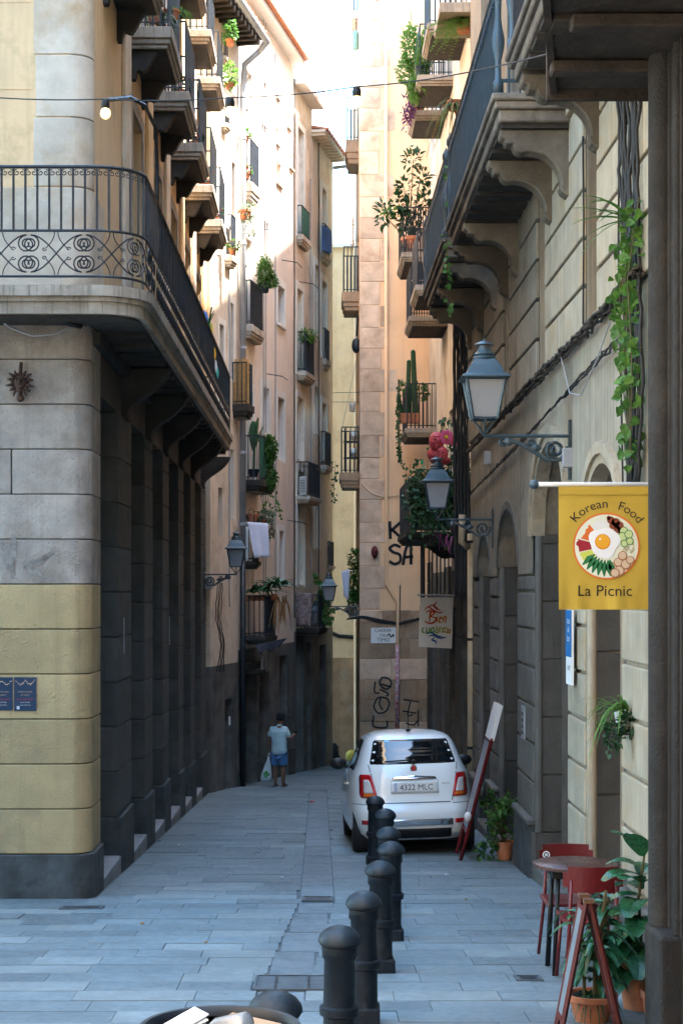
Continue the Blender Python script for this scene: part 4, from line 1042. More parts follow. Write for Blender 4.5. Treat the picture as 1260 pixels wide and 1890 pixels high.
m_carp = mt('white_car_paint', (.80,.84,.84), rough=.2, var=.02, bump=0, coat=.6, spec=.5)
m_carg = glass('car_glass', (.008,.01,.012), .03, .8); m_tyre = mt('tyre', (.015,.015,.016), rough=.85, var=.2, bump=.2); m_chrome = mt('chrome', (.75,.76,.78), rough=.1, metal=1, var=.02, bump=0)
m_blk = mt('black_trim', (.012,.012,.013), rough=.45, var=.1, bump=0); m_red = mt('tail_red', (.45,.012,.015), rough=.12, var=.05, bump=0, coat=.8); m_lwht = mt('tail_white', (.62,.6,.58), rough=.3, var=.05, bump=0); m_amb = mt('tail_amber', (.75,.16,.02), rough=.2, var=.05, bump=0)
zs_ = [.18,.22,.26,.3,.34,.4,.45,.5,.54,.58,.62,.7,.78,.86,.92,.98,1.02,1.06,1.1,1.15,1.2,1.25,1.29,1.33,1.36,1.39,1.41,1.43,1.445,1.455,1.463,1.468,1.472]
NL = 72; m = MB(); vs = []
for z in zs_:
    w, yc, b = sup(z)
    for k in range(NL):
        a = 2*pi*k/NL; ca, sa = cos(a), sin(a)
        vs.append((w*math.copysign(abs(ca)**(2/EXP), ca), yc + b*math.copysign(abs(sa)**(2/EXP), sa), z))
fs = [[i*NL+k, i*NL+(k+1)%NL, (i+1)*NL+(k+1)%NL, (i+1)*NL+k] for i in range(len(zs_)-1) for k in range(NL)]
fs += [list(range(NL))[::-1], [(len(zs_)-1)*NL+k for k in range(NL)]]
m.add(vs, fs); body = m.build('body', m_carp, car, smooth=True)
wells = MB()
for y in (.62, 2.92):
    for s in (-1,1): wells.add(*(lambda c: (c.v, c.f))(MB().add([(s*.57 + s*.5*j, y + .335*cos(2*pi*k/24), .27+.335*sin(2*pi*k/24)) for j in (0,1) for k in range(24)], [list(range(24))[::-1], list(range(24,48))] + [[k,(k+1)%24,24+(k+1)%24,24+k] for k in range(24)])))
wo = wells.build('cutter', m_blk); 
bm_ = body.modifiers.new('w','BOOLEAN'); bm_.operation = 'DIFFERENCE'; bm_.object = wo; bm_.solver = 'EXACT'
bpy.context.view_layer.update(); dg = bpy.context.evaluated_depsgraph_get(); nm = bpy.data.meshes.new_from_object(body.evaluated_get(dg))
if len(nm.polygons) > 500: body.modifiers.clear(); body.data = nm; nm.name = 'body'; nm.set_sharp_from_angle(angle=R(45))
else: body.modifiers.clear()
bpy.data.objects.remove(wo)
MB().box(-.62,.62,.35,3.2,.15,.34).build('underbody', m_blk, car)
def rear_patch(name, mat, rows, parent, off=.006, nx=14, smooth=True):
    """rows: (z, xleft, xright) bottom to top"""
    p = MB(); g = []
    for z, a, b in rows: g += [(a+(b-a)*i/nx, rearY(a+(b-a)*i/nx, z)-off, z) for i in range(nx+1)]
    p.add(g, [[i*(nx+1)+k, i*(nx+1)+k+1, (i+1)*(nx+1)+k+1, (i+1)*(nx+1)+k] for i in range(len(rows)-1) for k in range(nx)])
    o = p.build(name, mat, parent, smooth=smooth); so = o.modifiers.new('s','SOLIDIFY'); so.thickness = .01; so.offset = -1; return o
def rows(z0, z1, fl, fr, n=8): return [(z0+(z1-z0)*i/n, fl(i/n), fr(i/n)) for i in range(n+1)]
def rr(t, r=.12): return -r*(1-math.sqrt(max(0,1-max(0,(r-t)/r, (t-1+r)/r)**2)))     # rounds the ends of a patch
wn = rear_patch('rear_window', m_carg, rows(1.085,1.365, lambda t: -(.545-.075*t+.16*rr(t,.08)), lambda t: .545-.075*t+.16*rr(t,.08), 12), car, .007)
rear_patch('tailgate_seam', mt('seam',(.07,.075,.08),bump=0), rows(.622,.632, lambda t:-.44, lambda t:.44, 1), car, .003)
for s in (-1,1): rear_patch('tailgate_seam', MATS['seam'], rows(.64,1.08, lambda t: s*(.46+.1*t)-.005, lambda t: s*(.46+.1*t)+.005, 8), car, .003, 1)
for s in (-1,1):
    mk = lambda z0,z1,c0,c1,h0,h1,r: rows(z0,z1, lambda t: s*(c0+(c1-c0)*t)-(h0+(h1-h0)*t+r*rr(t,.2)), lambda t: s*(c0+(c1-c0)*t)+(h0+(h1-h0)*t+r*rr(t,.2)), 10)
    tl = rear_patch('tail_light', m_red, mk(.69,.965,.575,.605,.108,.072,.09), car, .016, 8)
    rear_patch('reversing_lens', m_lwht, mk(.745,.905,.575,.598,.06,.036,.05), tl, .022, 6)
    rear_patch('indicator_lens', m_amb, mk(.705,.742,.572,.575,.07,.062,.02), tl, .022, 6)
    rear_patch('reflector', m_red, rows(.375,.425, lambda t: s*.58-.09, lambda t: s*.58+.09, 3), car, .01, 6)
for s in (-1,1): rear_patch('bumper_seam', MATS['seam'], rows(.607,.615, lambda t: .47 if s > 0 else -.765, lambda t: .765 if s > 0 else -.47, 1), car, .003)
rear_patch('number_plate_recess', m_carp, rows(.735,.895, lambda t:-.30, lambda t:.30, 3), car, .008)
pl_y = rearY(0,.8)-.03
npl = MB().box(-.265,.265,pl_y,pl_y+.012,.755,.868).build('number_plate', m_plast, car, bevel=.004)
tx = MB(); text(tx, '4322 MLC', .098, lambda x,y: V(x+.02, pl_y-.002, .775+y)); tx.build('plate_number', ink('plate_ink',(.03,.03,.04)), npl)
MB().box(-.258,-.222,pl_y-.002,pl_y,.76,.863).build('plate_band', ink('plate_blue',(.45,.52,.68)), npl)
h_ = MB(); h_.prism([V(-.28,rearY(.28,.91)-.028,.9),V(-.26,rearY(.26,.92)-.03,.93),V(0,rearY(0,.93)-.035,.945),V(.26,rearY(.26,.92)-.03,.93),V(.28,rearY(.28,.91)-.028,.9),V(0,rearY(0,.9)-.035,.905)], (0,.04,0)); h_.build('tailgate_handle', m_chrome, car, bevel=.006)
ey = rearY(0,1.03)-.012
em = MB(); em.add([(.042*cos(2*pi*k/24), ey+j*.014-.004, 1.028+.042*sin(2*pi*k/24)) for j in (0,1) for k in range(24)], [list(range(24)), list(range(24,48))]+[[k,(k+1)%24,24+(k+1)%24,24+k] for k in range(24)])
eo = em.build('emblem', m_chrome, car); em = MB(); ring(em, lambda x,y: V(x, ey-.0055, 1.028+y), 0,0,0,.03,20); em.build('emblem_disc', m_red, eo)
em = MB(); text(em, 'I I I', .03, lambda x,y: V(x, ey-.007, 1.018+y)); em.build('emblem_mark', m_chrome, eo)
tx = MB(); text(tx, 'hybrid', .035, lambda x,y: V(.39+x, rearY(.39+x,.84)-.006, .835+y)); tx.build('model_lettering', m_chrome, car)
rear_patch('bumper_chrome', m_chrome, rows(.355,.43, lambda t:-.46, lambda t:.46, 4), car, .014)
rear_patch('bumper_vent', m_blk, rows(.2,.315, lambda t:-.44, lambda t:.44, 3), car, .012)
wp = MB(); wp.tube([V(.01,rearY(0,1.1)-.03,1.105), V(-.08,rearY(.08,1.12)-.035,1.125), V(-.36,rearY(.36,1.11)-.03,1.115)], .014, 6, r2=.008); wp.ball((.0,rearY(0,1.1)-.03,1.105),.03); wp.build('wiper', m_blk, car, smooth=True)
an = MB(); an.ball((0,.75,1.472),.035,.05,.02); an.tube([V(0,.75,1.48),V(0,.70,1.64)],.006,5); an.build('antenna', m_blk, car)
for s in (-1,1):
    p = MB(); ny = 14; g = []
    for i in range(9):
        t = i/8; z = 1.0+.36*t; y0 = .72+.22*t; y1 = 2.42-.42*t; g.append([(s*(sideX(y0+(y1-y0)*k/ny, z)+.005), y0+(y1-y0)*k/ny, z) for k in range(ny+1)])
    for i in range(8):
        for k in range(ny): p.poly([g[i][k],g[i][k+1],g[i+1][k+1],g[i+1][k]])
    p.build('side_window', m_carg, car, smooth=True)
    mm = MB(); mm.ball((s*.86,2.05,1.03),.115,.06,.075,12,8); mm.tube([V(s*.70,2.1,.98),V(s*.82,2.06,1.0)],.025,6); mm.build('wing_mirror', m_blk, car, smooth=True)
    hd = MB().box(s*(sideX(1.5,.82)+.02)-.012, s*(sideX(1.5,.82)+.02)+.012,1.35,1.55,.8,.83).build('door_handle', m_chrome, car)
    for y in (.62, 2.92):
        wh = MB(); X0 = s*.555; X1 = s*.765
        prof = [(.20,X0),(.27,X0),(.296,X0+s*.03),(.30,(X0+X1)/2),(.296,X1-s*.03),(.27,X1),(.20,X1)]
        n = 28; vv = [(x, y+r*cos(2*pi*k/n), .298+r*sin(2*pi*k/n)) for r,x in prof for k in range(n)]
        wh.add(vv, [[i*n+k,i*n+(k+1)%n,(i+1)*n+(k+1)%n,(i+1)*n+k] for i in range(6) for k in range(n)]+[list(range(n)),[6*n+k for k in range(n)]])
        wo_ = wh.build('wheel', m_tyre, car, autosmooth=40)
        MB().add([(X1-s*.02+ (s*.018 if j else 0), y+(.19 if not j else .06)*cos(2*pi*k/20), .298+(.19 if not j else .06)*sin(2*pi*k/20)) for j in (0,1) for k in range(20)], [[k,(k+1)%20,20+(k+1)%20,20+k] for k in range(20)]+[list(range(20,40))]).build('rim', m_zinc, wo_)
car.scale = (.985, 1, 1.03); car.location = (1.20, 19.85, gz(19.85)); car.rotation_euler = (TILT, R(-1.6), R(2.0))
# ================================================================ wall lanterns
def lantern(label, loc, wall_x, k=1.0, bar_dz=-.15):
    """four-sided lantern on a scrolled wall bracket; loc = bottom centre of the glass"""
    loc = Vector(loc); t = thing('street_lantern', label, 'street lamp', loc, 'wall lanterns along the street')
    P = lambda x, y, z: V(x*k, y*k, z*k) + loc
    g0, g1, hz = .105, .165, .335
    for sx, sy in ((1,0),(-1,0),(0,1),(0,-1)):
        q = MB(); c = []
        for (r, z) in ((g0-.012,.012),(g1-.012,hz-.01)):
            for d in (-1,1): c.append(P(sx*(r+.006) + (sy*d*r), sy*(r+.006) + (sx*d*r), z))
        q.poly([c[0],c[1],c[3],c[2]]); q.build('glass_pane', m_lampgl, t)
    f = MB()
    for sx in (-1,1):
        for sy in (-1,1): f.tube([P(sx*g0,sy*g0,0), P(sx*g1,sy*g1,hz)], .012*k, 4)
    for z, r in ((0,g0),(hz,g1)): f.tube([P(-r,-r,z),P(r,-r,z),P(r,r,z),P(-r,r,z)], .012*k, 4, closed=True)
    f.build('frame', m_lampm, t)
    r_ = MB(); n4 = [(-1,-1),(1,-1),(1,1),(-1,1)]
    lv = [(.20,hz+.002),(.215,hz+.012),(.20,hz+.03),(.165,hz+.045),(.13,hz+.12),(.10,hz+.165),(.09,hz+.18)]
    vs = [P(x*r, y*r, z) for r, z in lv for x, y in n4]
    r_.add(vs, [[i*4+j, i*4+(j+1)%4, i*4+4+(j+1)%4, i*4+4+j] for i in range(len(lv)-1) for j in range(4)]+[[3,2,1,0],[24,25,26,27]]); r_.build('roof', m_lampm, t, bevel=.006*k)
    ch = MB().lathe([(.098*k,0),(.104*k,.012*k),(.085*k,.03*k),(.095*k,.045*k),(.07*k,.065*k),(.055*k,.1*k),(.055*k,.12*k),(.085*k,.128*k),(.075*k,.142*k),(.03*k,.158*k),(.012*k,.162*k),(.012*k,.178*k),(.0002,.185*k)], P(0,0,hz+.178), 16)
    ch.build('chimney', m_lampm, t, autosmooth=50)
    b = MB(); zb = loc.z + bar_dz*k; s = 1 if wall_x > loc.x else -1
    b.tube([V(loc.x, loc.y, zb), V(wall_x, loc.y, zb)], .016*k, 6)
    for sx in (-1,1): b.tube([P(sx*g0,0,0), P(sx*.05,0,-.07), V(loc.x,loc.y,zb)], .009*k, 5)
    b.tube([P(0,-g0,0), P(0,-.05,-.07), V(loc.x,loc.y,zb)], .009*k, 5)
    b.box(wall_x-.015*k if s > 0 else wall_x-.005, wall_x+.005 if s > 0 else wall_x+.015*k, loc.y-.03*k, loc.y+.03*k, zb-.38*k, zb+.14*k)
    br = b.build('bracket', m_lampm, t)
    sc = MB(); L = abs(wall_x-loc.x); mp = lambda u, z: V(wall_x - s*u, loc.y, zb + z)
    scroll(sc, mp, .13*k, -.12*k, .10*k, 1.8, 1, pi*.9, .015*k, 26); scroll(sc, mp, .34*k, -.065*k, .05*k, 1.5, -1, 0, .012*k, 18); scroll(sc, mp, L*.78, -.05*k, .042*k, 1.4, 1, pi, .011*k, 16)
    sc.tube([mp(.06*k,-.2*k), mp(.2*k,-.21*k), mp(.32*k,-.13*k), mp(.45*k,-.06*k), mp(L*.72,-.03*k)], .02*k, 5); sc.ball(mp(L*.72,-.05*k), .045*k, .02*k, .04*k, 8, 5); sc.ball(mp(.3*k,-.1*k), .05*k, .02*k, .03*k, 8, 5)
    sc.build('scrollwork', m_lampm, br)['kind'] = 'stuff'
    return t
lantern('large weathered wall lantern with blue-grey roof above the yellow banner', W(893,773,14.85), XR-.01, 1.05)
lantern('wall lantern below the pink face sculpture', W(806,938,21.5), XR-.01, 1.0)
lantern('wall lantern on the corner building at the left of the laundry', W(436,1046,31.2), XL+.01, 1.0)
lantern('far wall lantern reaching out from the peach house corner', W(607,1108,39.2), XE-.01, 1.0)
lantern('farthest and smallest wall lantern, left of the peach house lantern', W(583,1150,41.5), fB.p(41.4,0,0).x+.02, .85)

# ================================================================ string lights
m_bulb = mt('warm_bulb', (1,.8,.5), rough=.3, var=0, bump=0, emit=(1,.5,.15), estr=.5)
def cat(a, b, sag, n=14): return [a.lerp(b, i/n) + V(0,0,-sag*4*(i/n)*(1-i/n)) for i in range(n+1)]
wp_ = [W(-60,176,14.6), W(195,183,14.2), W(425,180,14), W(658,160,13.6), W(890,128,12.5), W(1185,46,10.2)]
w = MB()
for a, b in zip(wp_, wp_[1:]): w.tube(cat(a, b, .02), .006, 5)
tag(w.build('light_string_wire', m_cable), 'thin black wire of the string lights spanning the street', 'wire')
for (x, y, Y), l in zip(((195,183,14.2),(425,180,14),(658,160,13.6)), ('lit bulb of the string lights nearest the corner column','lit bulb of the string lights in front of the grey downpipe','lit bulb of the string lights against the white sky')):
    p = W(x, y, Y); t = thing('light_bulb', l, 'light bulb', p, 'bulbs on the string lights')
    MB().lathe([(.0002,.0),(.03,-.01),(.038,-.04),(.036,-.075),(.028,-.085)], p, 12).build('socket', m_blk, t, autosmooth=40)
    MB().lathe([(.026,-.08),(.043,-.105),(.046,-.13),(.036,-.155),(.018,-.17),(.0002,-.174)], p, 14).build('glass', m_bulb, t, smooth=True)

# ================================================================ yellow banner
YB = 10.8; sB = F/YB; bo = lambda x, y, d=0.: W(x, y, YB) + V(0, -d, 0)
bn_ = thing('hanging_banner', 'yellow fabric banner reading Korean Food with a painted plate', 'banner', W(1110, 1125, YB))
def sag(x, y): u = (x-1030)/169; v = max(0,(y-892)/233); return v*(.011*sin(u*8+v*2.2) + .006*sin(u*17-v*3)) + .004*sin(u*31+v)*v*v if math.hypot(x-1118,y-1008) > 95 else (v*(.011*sin(u*8+v*2.2) + .006*sin(u*17-v*3)) + .004*sin(u*31+v)*v*v)*max(0,(math.hypot(x-1118,y-1008)-64)/31)
x0, x1 = 1030, 1199; nx, nz = 40, 26; c = MB(); g = []
for j in range(nz+1):
    for i in range(nx+1):
        u, v = i/nx, j/nz; g.append(bo(x0+(x1-x0)*u, 892+(1125-892)*v, sag(x0+(x1-x0)*u, 892+(1125-892)*v)))
c.add(g, [[j*(nx+1)+i, j*(nx+1)+i+1, (j+1)*(nx+1)+i+1, (j+1)*(nx+1)+i] for j in range(nz) for i in range(nx)])
m_bann = mt('yellow_fabric', (.47,.33,.05), rough=.85, var=.06, scale=3, bump=.08, bscale=200)
cl = c.build('cloth', m_bann, bn_, smooth=True)
q = MB(); q.poly([bo(x0,892,.008), bo(x1,892,.008), bo(x1,913,.0085), bo(x0,913,.0085)]); q.build('hem', m_bann, cl)
pole = MB().tube([W(988,894,YB), W(1030,894,YB), V(2.31,YB,W(0,894,YB).z)], .016, 10); pole.build('pole', m_plast, bn_, smooth=True)
MB().ball(W(985,894,YB), .033).build('pole_knob', m_bluem, bn_, smooth=True)
D0 = .0105
mp = lambda x, y: W(1118, 1008, YB) + V(x/sB, -D0*.35-sag(1118+x, 1008-y), y/sB)      # banner print in photo pixels about the plate centre
lay = lambda d: (lambda x, y: mp(x, y) + V(0, -d, 0))
def pr(name, fn, mat, d): b = MB(); fn(b, lay(d)); return b.build(name, mat, cl)
k_ink = ink('banner_ink', (.035,.03,.02))
def arc_text(b, body, size, r, a_mid, m_):
    vs, fs = text_polys(body, size); b.add([m_((r+v.y)*sin(a_mid+v.x/r), (r+v.y)*cos(a_mid+v.x/r)) for v in vs], fs)
pr('lettering', lambda b, m_: arc_text(b, 'Korean', 23, 71, -.44, m_), k_ink, 0)
pr('lettering', lambda b, m_: arc_text(b, 'Food', 23, 71, .62, m_), k_ink, 0)
pr('lettering', lambda b, m_: text(b, 'La Picnic', 29, lambda x, y: m_(x-3, y-92)), k_ink, 0)
pr('printed_plate_rim', lambda b, m_: ring(b, m_, 0, 0, 58, 62, 48), ink('rim_orange',(.62,.17,.03)), 0)
pr('printed_plate', lambda b, m_: ring(b, m_, 0, 0, 0, 58.5, 48), ink('plate_white',(.66,.70,.60)), .0006)
def wedge(b, m_, a0, a1, r0, r1, n=9, jit=3):
    pts = []; 
    for i in range(n+1): a = a0+(a1-a0)*i/n; rr_ = r1+rnd(-jit,jit); pts.append((rr_*cos(a), rr_*sin(a)))
    inn = [(r0*cos(a1+(a0-a1)*i/n), r0*sin(a1+(a0-a1)*i/n)) for i in range(n+1)]
    for i in range(n): b.poly([m_(*pts[i]), m_(*pts[i+1]), m_(*inn[n-i-1]), m_(*inn[n-i])])
pr('printed_carrot', lambda b, m_: wedge(b, m_, R(128), R(163), 26, 49), ink('carrot',(.62,.14,.03)), .0012)
pr('printed_beet', lambda b, m_: wedge(b, m_, R(166), R(192), 26, 53), ink('beet',(.30,.02,.035)), .0012)
pr('printed_sprouts', lambda b, m_: wedge(b, m_, R(194), R(222), 24, 49), ink('sprout',(.52,.58,.10)), .0012)
pr('printed_rice', lambda b, m_: wedge(b, m_, R(84), R(126), 26, 48), ink('rice',(.66,.69,.72)), .0012)
def greens(b, m_):
    for a in (216,228,240,252,264,276,284):
        stroke(b, m_, [(26*cos(R(a)),26*sin(R(a))),(40*cos(R(a)),40*sin(R(a))),(56*cos(R(a+2)),56*sin(R(a+2)))], 12, 2)
pr('printed_spinach', greens, ink('spinach',(.025,.16,.06)), .0016)
def blobs(lst): return lambda b, m_: [ring(b, m_, x, y, 0, r, 14) for x, y, r in lst]
pr('printed_meat', blobs([(8,48,7),(17,44,8),(12,38,7),(24,38,8),(20,30,7),(27,28,6),(4,52,4)]), ink('meat',(.22,.055,.03)), .0016)
cu = [(32,28,8),(29,17,9),(41,22,8),(33,5,7),(43,9,7)]
for i, (x,y,r) in enumerate(cu): pr('printed_cucumber_skin', blobs([(x,y,r)]), ink('cucumber_skin',(.03,.17,.05)), .0014+.0006*i); pr('printed_cucumber', blobs([(x,y,r-1.4)]), ink('cucumber',(.50,.62,.30)), .0017+.0006*i)
mu = [(10,-40,11),(22,-30,9),(30,-18,9),(36,-34,10),(24,-46,10),(44,-26,8),(16,-50,9)]
for i, (x,y,r) in enumerate(mu):
    pr('printed_mushroom', blobs([(x,y,r)]), ink('mushroom_edge',(.32,.15,.08)), .0013+.0004*i); pr('printed_mushroom', blobs([(x-.5,y+.8,r*.76)]), ink('mushroom',(.60,.46,.34)), .0015+.0004*i)
def beans(b, m_):
    for k in range(26): a = R(rnd(-14,10)); r_ = rnd(30,52); x, y = r_*cos(a), r_*sin(a); stroke(b, m_, [(x,y),(x+rnd(-5,5),y+rnd(-4,4)),(x+rnd(-6,6),y+rnd(-6,6))], 1.1)
pr('printed_beansprouts', beans, ink('beansprout',(.45,.42,.22)), .0012)
def eggw(b, m_):
    n = 32; P_ = [(28+2.2*sin(3*a)+1.5*sin(5*a+1),a) for a in [2*pi*i/n for i in range(n)]]
    b.poly([m_(-4+r*cos(a), 7+r*sin(a)) for r, a in P_])
pr('printed_egg_white', eggw, ink('egg_white',(.74,.78,.84)), .0046)
pr('printed_yolk', blobs([(-7,8,14.5)]), ink('yolk_edge',(.62,.24,.02)), .0050); pr('printed_yolk', blobs([(-7,8.5,12.5)]), ink('yolk',(.72,.36,.03)), .0054)
pr('printed_highlight', blobs([(-12,13,1.8)]), ink('egg_white',(.9,.9,.9)), .0058)

# ================================================================ white calligraphy sign
YC = 30.7; sC = F/YC
sg = thing('hanging_sign', 'white hanging board with rainbow calligraphy reading Bien cuadrado', 'sign', W(805,1197,YC))
cs = [W(775,1103,YC), W(836.5,1102,YC), W(833.5,1197,YC), W(772,1194,YC)]
pn = MB().prism(cs, (0,.025,0)).build('panel', m_plast, sg, bevel=.004)
MB().tube([W(770,1098,YC), W(846,1099,YC)], .018, 8).build('rod', m_zinc, sg)
for x in (780, 830): MB().tube([W(x,1098,YC), W(x,1103,YC)], .006, 4).build('hook', m_iron, sg)
ms = lambda x, y: W(x, y, YC) + V(0,-.004,0)
def sgn(name, strokes, col, w, w2=None):
    b = MB()
    for s_ in strokes: stroke(b, ms, s_, w*1.45, w2*1.3 if w2 else None)
    b.build(name, ink(name+'_ink', col), pn)
sgn('red_flourish', [[(783,1126),(790,1120),(800,1127),(812,1131),(817,1128)],[(790,1119),(798,1117),(806,1124),(813,1126)],[(806,1110),(801,1118),(808,1123)]], (.45,.03,.02), 2.2, 1)
sgn('calligraphy_b', [[(786,1130),(794,1127),(793,1138),(792,1148)],[(793,1128),(801,1131),(794,1138)],[(794,1138),(804,1141),(800,1149),(790,1150),(783,1146)]], (.50,.07,.02), 2.6, 1.4)
sgn('calligraphy_ien', [[(806,1138),(806,1149)],[(806,1134),(806.5,1135)],[(811,1138),(810,1148),(815,1148)],[(811,1138),(815,1141),(811,1143)],[(818,1138),(818,1149)],[(818,1140),(822,1138),(822,1150)]], (.55,.19,.02), 2.2, 1.4)
sgn('calligraphy_cua', [[(783,1158),(779,1161),(780,1167),(784,1167)],[(787,1158),(787,1167),(792,1166)],[(792,1158),(792,1168)],[(800,1168),(800,1159),(796,1160),(795,1167),(800,1165)]], (.10,.30,.04), 2.0, 1.3)
sgn('calligraphy_dra', [[(804,1155),(808,1163),(806,1168),(803,1165),(806,1159)],[(811,1168),(811,1159),(814,1159)],[(820,1168),(820,1159),(816,1161),(816,1167),(820,1165)]], (.32,.36,.03), 2.0, 1.3)
sgn('calligraphy_do', [[(822,1156),(826,1164),(824,1168),(821,1165)],[(828,1160),(826.5,1165),(829,1168),(830.5,1163),(828,1160)]], (.52,.26,.02), 2.0, 1.2)
sgn('blue_flourish', [[(785,1170),(795,1168),(808,1174),(822,1177)],[(790,1174),(800,1173),(812,1178),(823,1176)],[(802,1176),(797,1181),(804,1184),(803,1189)]], (.03,.10,.30), 2.4, 1)

# ================================================================ street name plaque, graffiti, posters, masks
pq = thing('street_name_plaque', 'white marble street name plaque on the peach house corner', 'sign', W(707,1187,YE))
pz = MB().prism([W(684,1159,YE)+V(0,-.035,0), W(730,1158,YE)+V(0,-.035,0), W(730,1187,YE)+V(0,-.035,0), W(684,1187.5,YE)+V(0,-.035,0)], (0,-.02,0)).build('slab', m_plast, pq, bevel=.004)
tb = MB(); 
for body, x, y, s_ in (('CARRER',706,1166.5,7.5),('DEL',707,1175,6.5),('TIMO',707,1184,8.5)): text(tb, body, s_/sE*1.15, flat(W(x,y,YE)+V(0,-.0565,0), (1,0,0), (0,0,1)))
tb.build('lettering', ink('plaque_ink',(.05,.06,.08)), pz)['kind'] = 'stuff'
tb = MB(); stroke(tb, lambda x,y: W(x,y,YE)+V(0,-.057,0), [(714,1174),(718,1170),(721,1176),(725,1171),(726,1176)], 2.2); tb.build('scribble', ink('graffiti_black',(.02,.02,.024)), pz)
def graffiti(label, strokes, col, w, mpf, nm='graffiti'):
    b = MB()
    for s_ in strokes: stroke(b, mpf, s_, w)
    return tag(b.build(nm, ink('paint_%d' % int(1000*col[0]+100*col[1]+10*w), col)), label, 'graffiti')
gE = lambda d: (lambda x, y: W(x, y, YE) + V(0,-d,0))
gk = [[(719,962),(720,995)],[(739,964),(721,980)],[(724,978),(741,994)],[(739,1010),(728,1006),(719,1012),(725,1019),(737,1024),(738,1036),(728,1041),(718,1036)],[(743,1043),(749,1012),(757,1008),(758,1042)],[(744,1029),(762,1027)]]
graffiti('bold black letters K and SA sprayed high on the peach wall', gk, (.02,.02,.024), 5.5, gE(.012))
gl_ = [[(692,1258),(691,1277),(700,1279)],[(704,1250),(716,1252),(722,1262),(712,1272),(700,1262),(704,1250)],[(702,1262),(722,1268)],[(700,1272),(716,1280),(712,1285)],[(690,1300),(697,1288),(712,1288),(718,1298),(712,1312),(698,1316),(690,1306),(690,1300)],[(689,1320),(689,1340),(712,1342),(714,1330)],[(702,1285),(700,1300),(706,1310)]]
graffiti('thin black looping tag on the brown stone beside the downpipe', gl_, (.022,.022,.026), 3.0, gE(.05))
gt = [[(744,1291),(772,1295)],[(757,1293),(752,1320),(762,1318)],[(742,1312),(768,1316)],[(771,1310),(771,1340)],[(748,1334),(762,1338),(770,1330)]]
graffiti('dark teal tag on the brown stone right of the downpipe', gt, (.02,.085,.08), 2.6, gE(.05))
gF = lambda x, y: W(x, y, YF) + V(0,-.005,0)
m_smear = mt('faded_grey_graffiti', (.16,.13,.115), var=.5, scale=9, stain=(.31,.29,.265), stain_amt=.9, stain_scale=7, bump=.2)
b = MB()
for s_ in ([(26,985),(25,1010),(24,1068)],[(40,1040),(70,1038),(98,1018)],[(44,1046),(60,1052),(84,1070)],[(4,1000),(12,1030),(16,1052)]): stroke(b, gF, s_, 13, 6)
tag(b.build('graffiti', m_smear), 'faded grey smeared tag on the pale stone of the rounded corner', 'graffiti')
def poster(label, x0, x1, y0, y1):
    t = thing('poster', label, 'poster', W((x0+x1)/2, y1, YF), 'event posters on the corner')
    q = lambda x, y: W(x, y, YF) + V(0,-.006,0)
    p_ = MB().prism([q(x0,y0), q(x1,y0), q(x1,y1), q(x0,y1)], (0,-.003,0)).build('sheet', ink('poster_navy',(.01,.035,.075), .4), t)
    q2 = lambda x, y: W(x, y, YF) + V(0,-.0105,0)
    cx = (x0+x1)/2; w_ = (x1-x0)/2
    for nm, bd, s_, yy, col in (('title','MUSEU DE CERA',4.0,1278,(.45,.3,.2)),('title','BY NIGHT',4.0,1284,(.45,.3,.2)),('subtitle','ONLY ONE NIGHT',4.2,1292,(.45,.04,.08)),('body','get the full night',3.2,1297,(.6,.6,.6)),('body','www.entrada.cat',3.2,1302,(.6,.6,.6))):
        b = MB(); text(b, bd, s_*.8/189.3*1.1, flat(q2(cx,yy), (1,0,0), (0,0,1))); b.build(nm, ink('p_%s_%d' % (nm, yy), col), p_)
    b = MB()
    for k in range(30): u = k/29; xx = x0+3+(2*w_-6)*u; yy = y0+6+7*abs(sin(u*6.3)); ring(b, q2, xx, yy+rnd(-1.5,1.5), 0, rnd(.5,.95), 6)
    b.build('fairy_lights', ink('p_light',(.75,.5,.35)), p_)
    b = MB(); q3 = [q2(x0+5,y1-9), q2(x0+10,y1-9), q2(x0+10,y1-3), q2(x0+5,y1-3)]; b.poly(q3); b.build('logo', ink('p_logo',(.6,.6,.62)), p_)
poster('dark blue event poster with fairy lights, the right one of the pair', 27, 68, 1250, 1312)
poster('dark blue event poster cut off by the left edge', -16, 24.5, 1250, 1311)
m_bronze = mt('rusty_iron', (.06,.03,.022), rough=.6, var=.5, scale=20, bump=.5)
t = thing('wall_ornament', 'rusty iron grotesque head ornament on the rounded corner', 'ornament', W(40,742,YF))
b = MB(); c0 = W(40,708,YF)+V(0,-.05,0)
b.ball(c0, .075, .06, .1, 12, 8); b.ball(c0+V(0,-.05,.01), .025,.03,.035); b.ball(c0+V(0,-.03,-.07), .04,.04,.03); b.ball(c0+V(-.03,-.055,.03),.016); b.ball(c0+V(.03,-.055,.03),.016)
b.build('face', m_bronze, t, smooth=True)
b = MB()
for i in range(14):
    a = 2*pi*i/14+.2; d = V(cos(a), -.25, sin(a)); b.tube([c0+d*.06, c0+d*.10+V(0,-.02,.01*sin(3*a)), c0+d*(.125+.015*(i%2))+V(0,.02,0)], .022, 6, r2=.008)
b.build('mane', m_bronze, t, smooth=True)
b = MB(); b.tube([c0+V(0,0,.09), c0+V(0,.02,.16), c0+V(0,.04,.2)], .018, 6); b.ball(c0+V(0,0,-.15), .038,.03,.035); b.ball(c0+V(0,0,-.11),.025); b.build('pendant', m_bronze, t, smooth=True)
t = thing('wall_mask', 'dark red carved face mask on the quoin stones', 'mask', W(691,1032,YE))
mr = mt('dark_red_clay', (.12,.02,.022), rough=.5, var=.4, scale=25, bump=.4); mc = W(691,1019,YE)+V(0,-.06,0)
b = MB(); b.ball(mc, .085,.06,.15,12,8); b.build('face', mr, t, smooth=True)
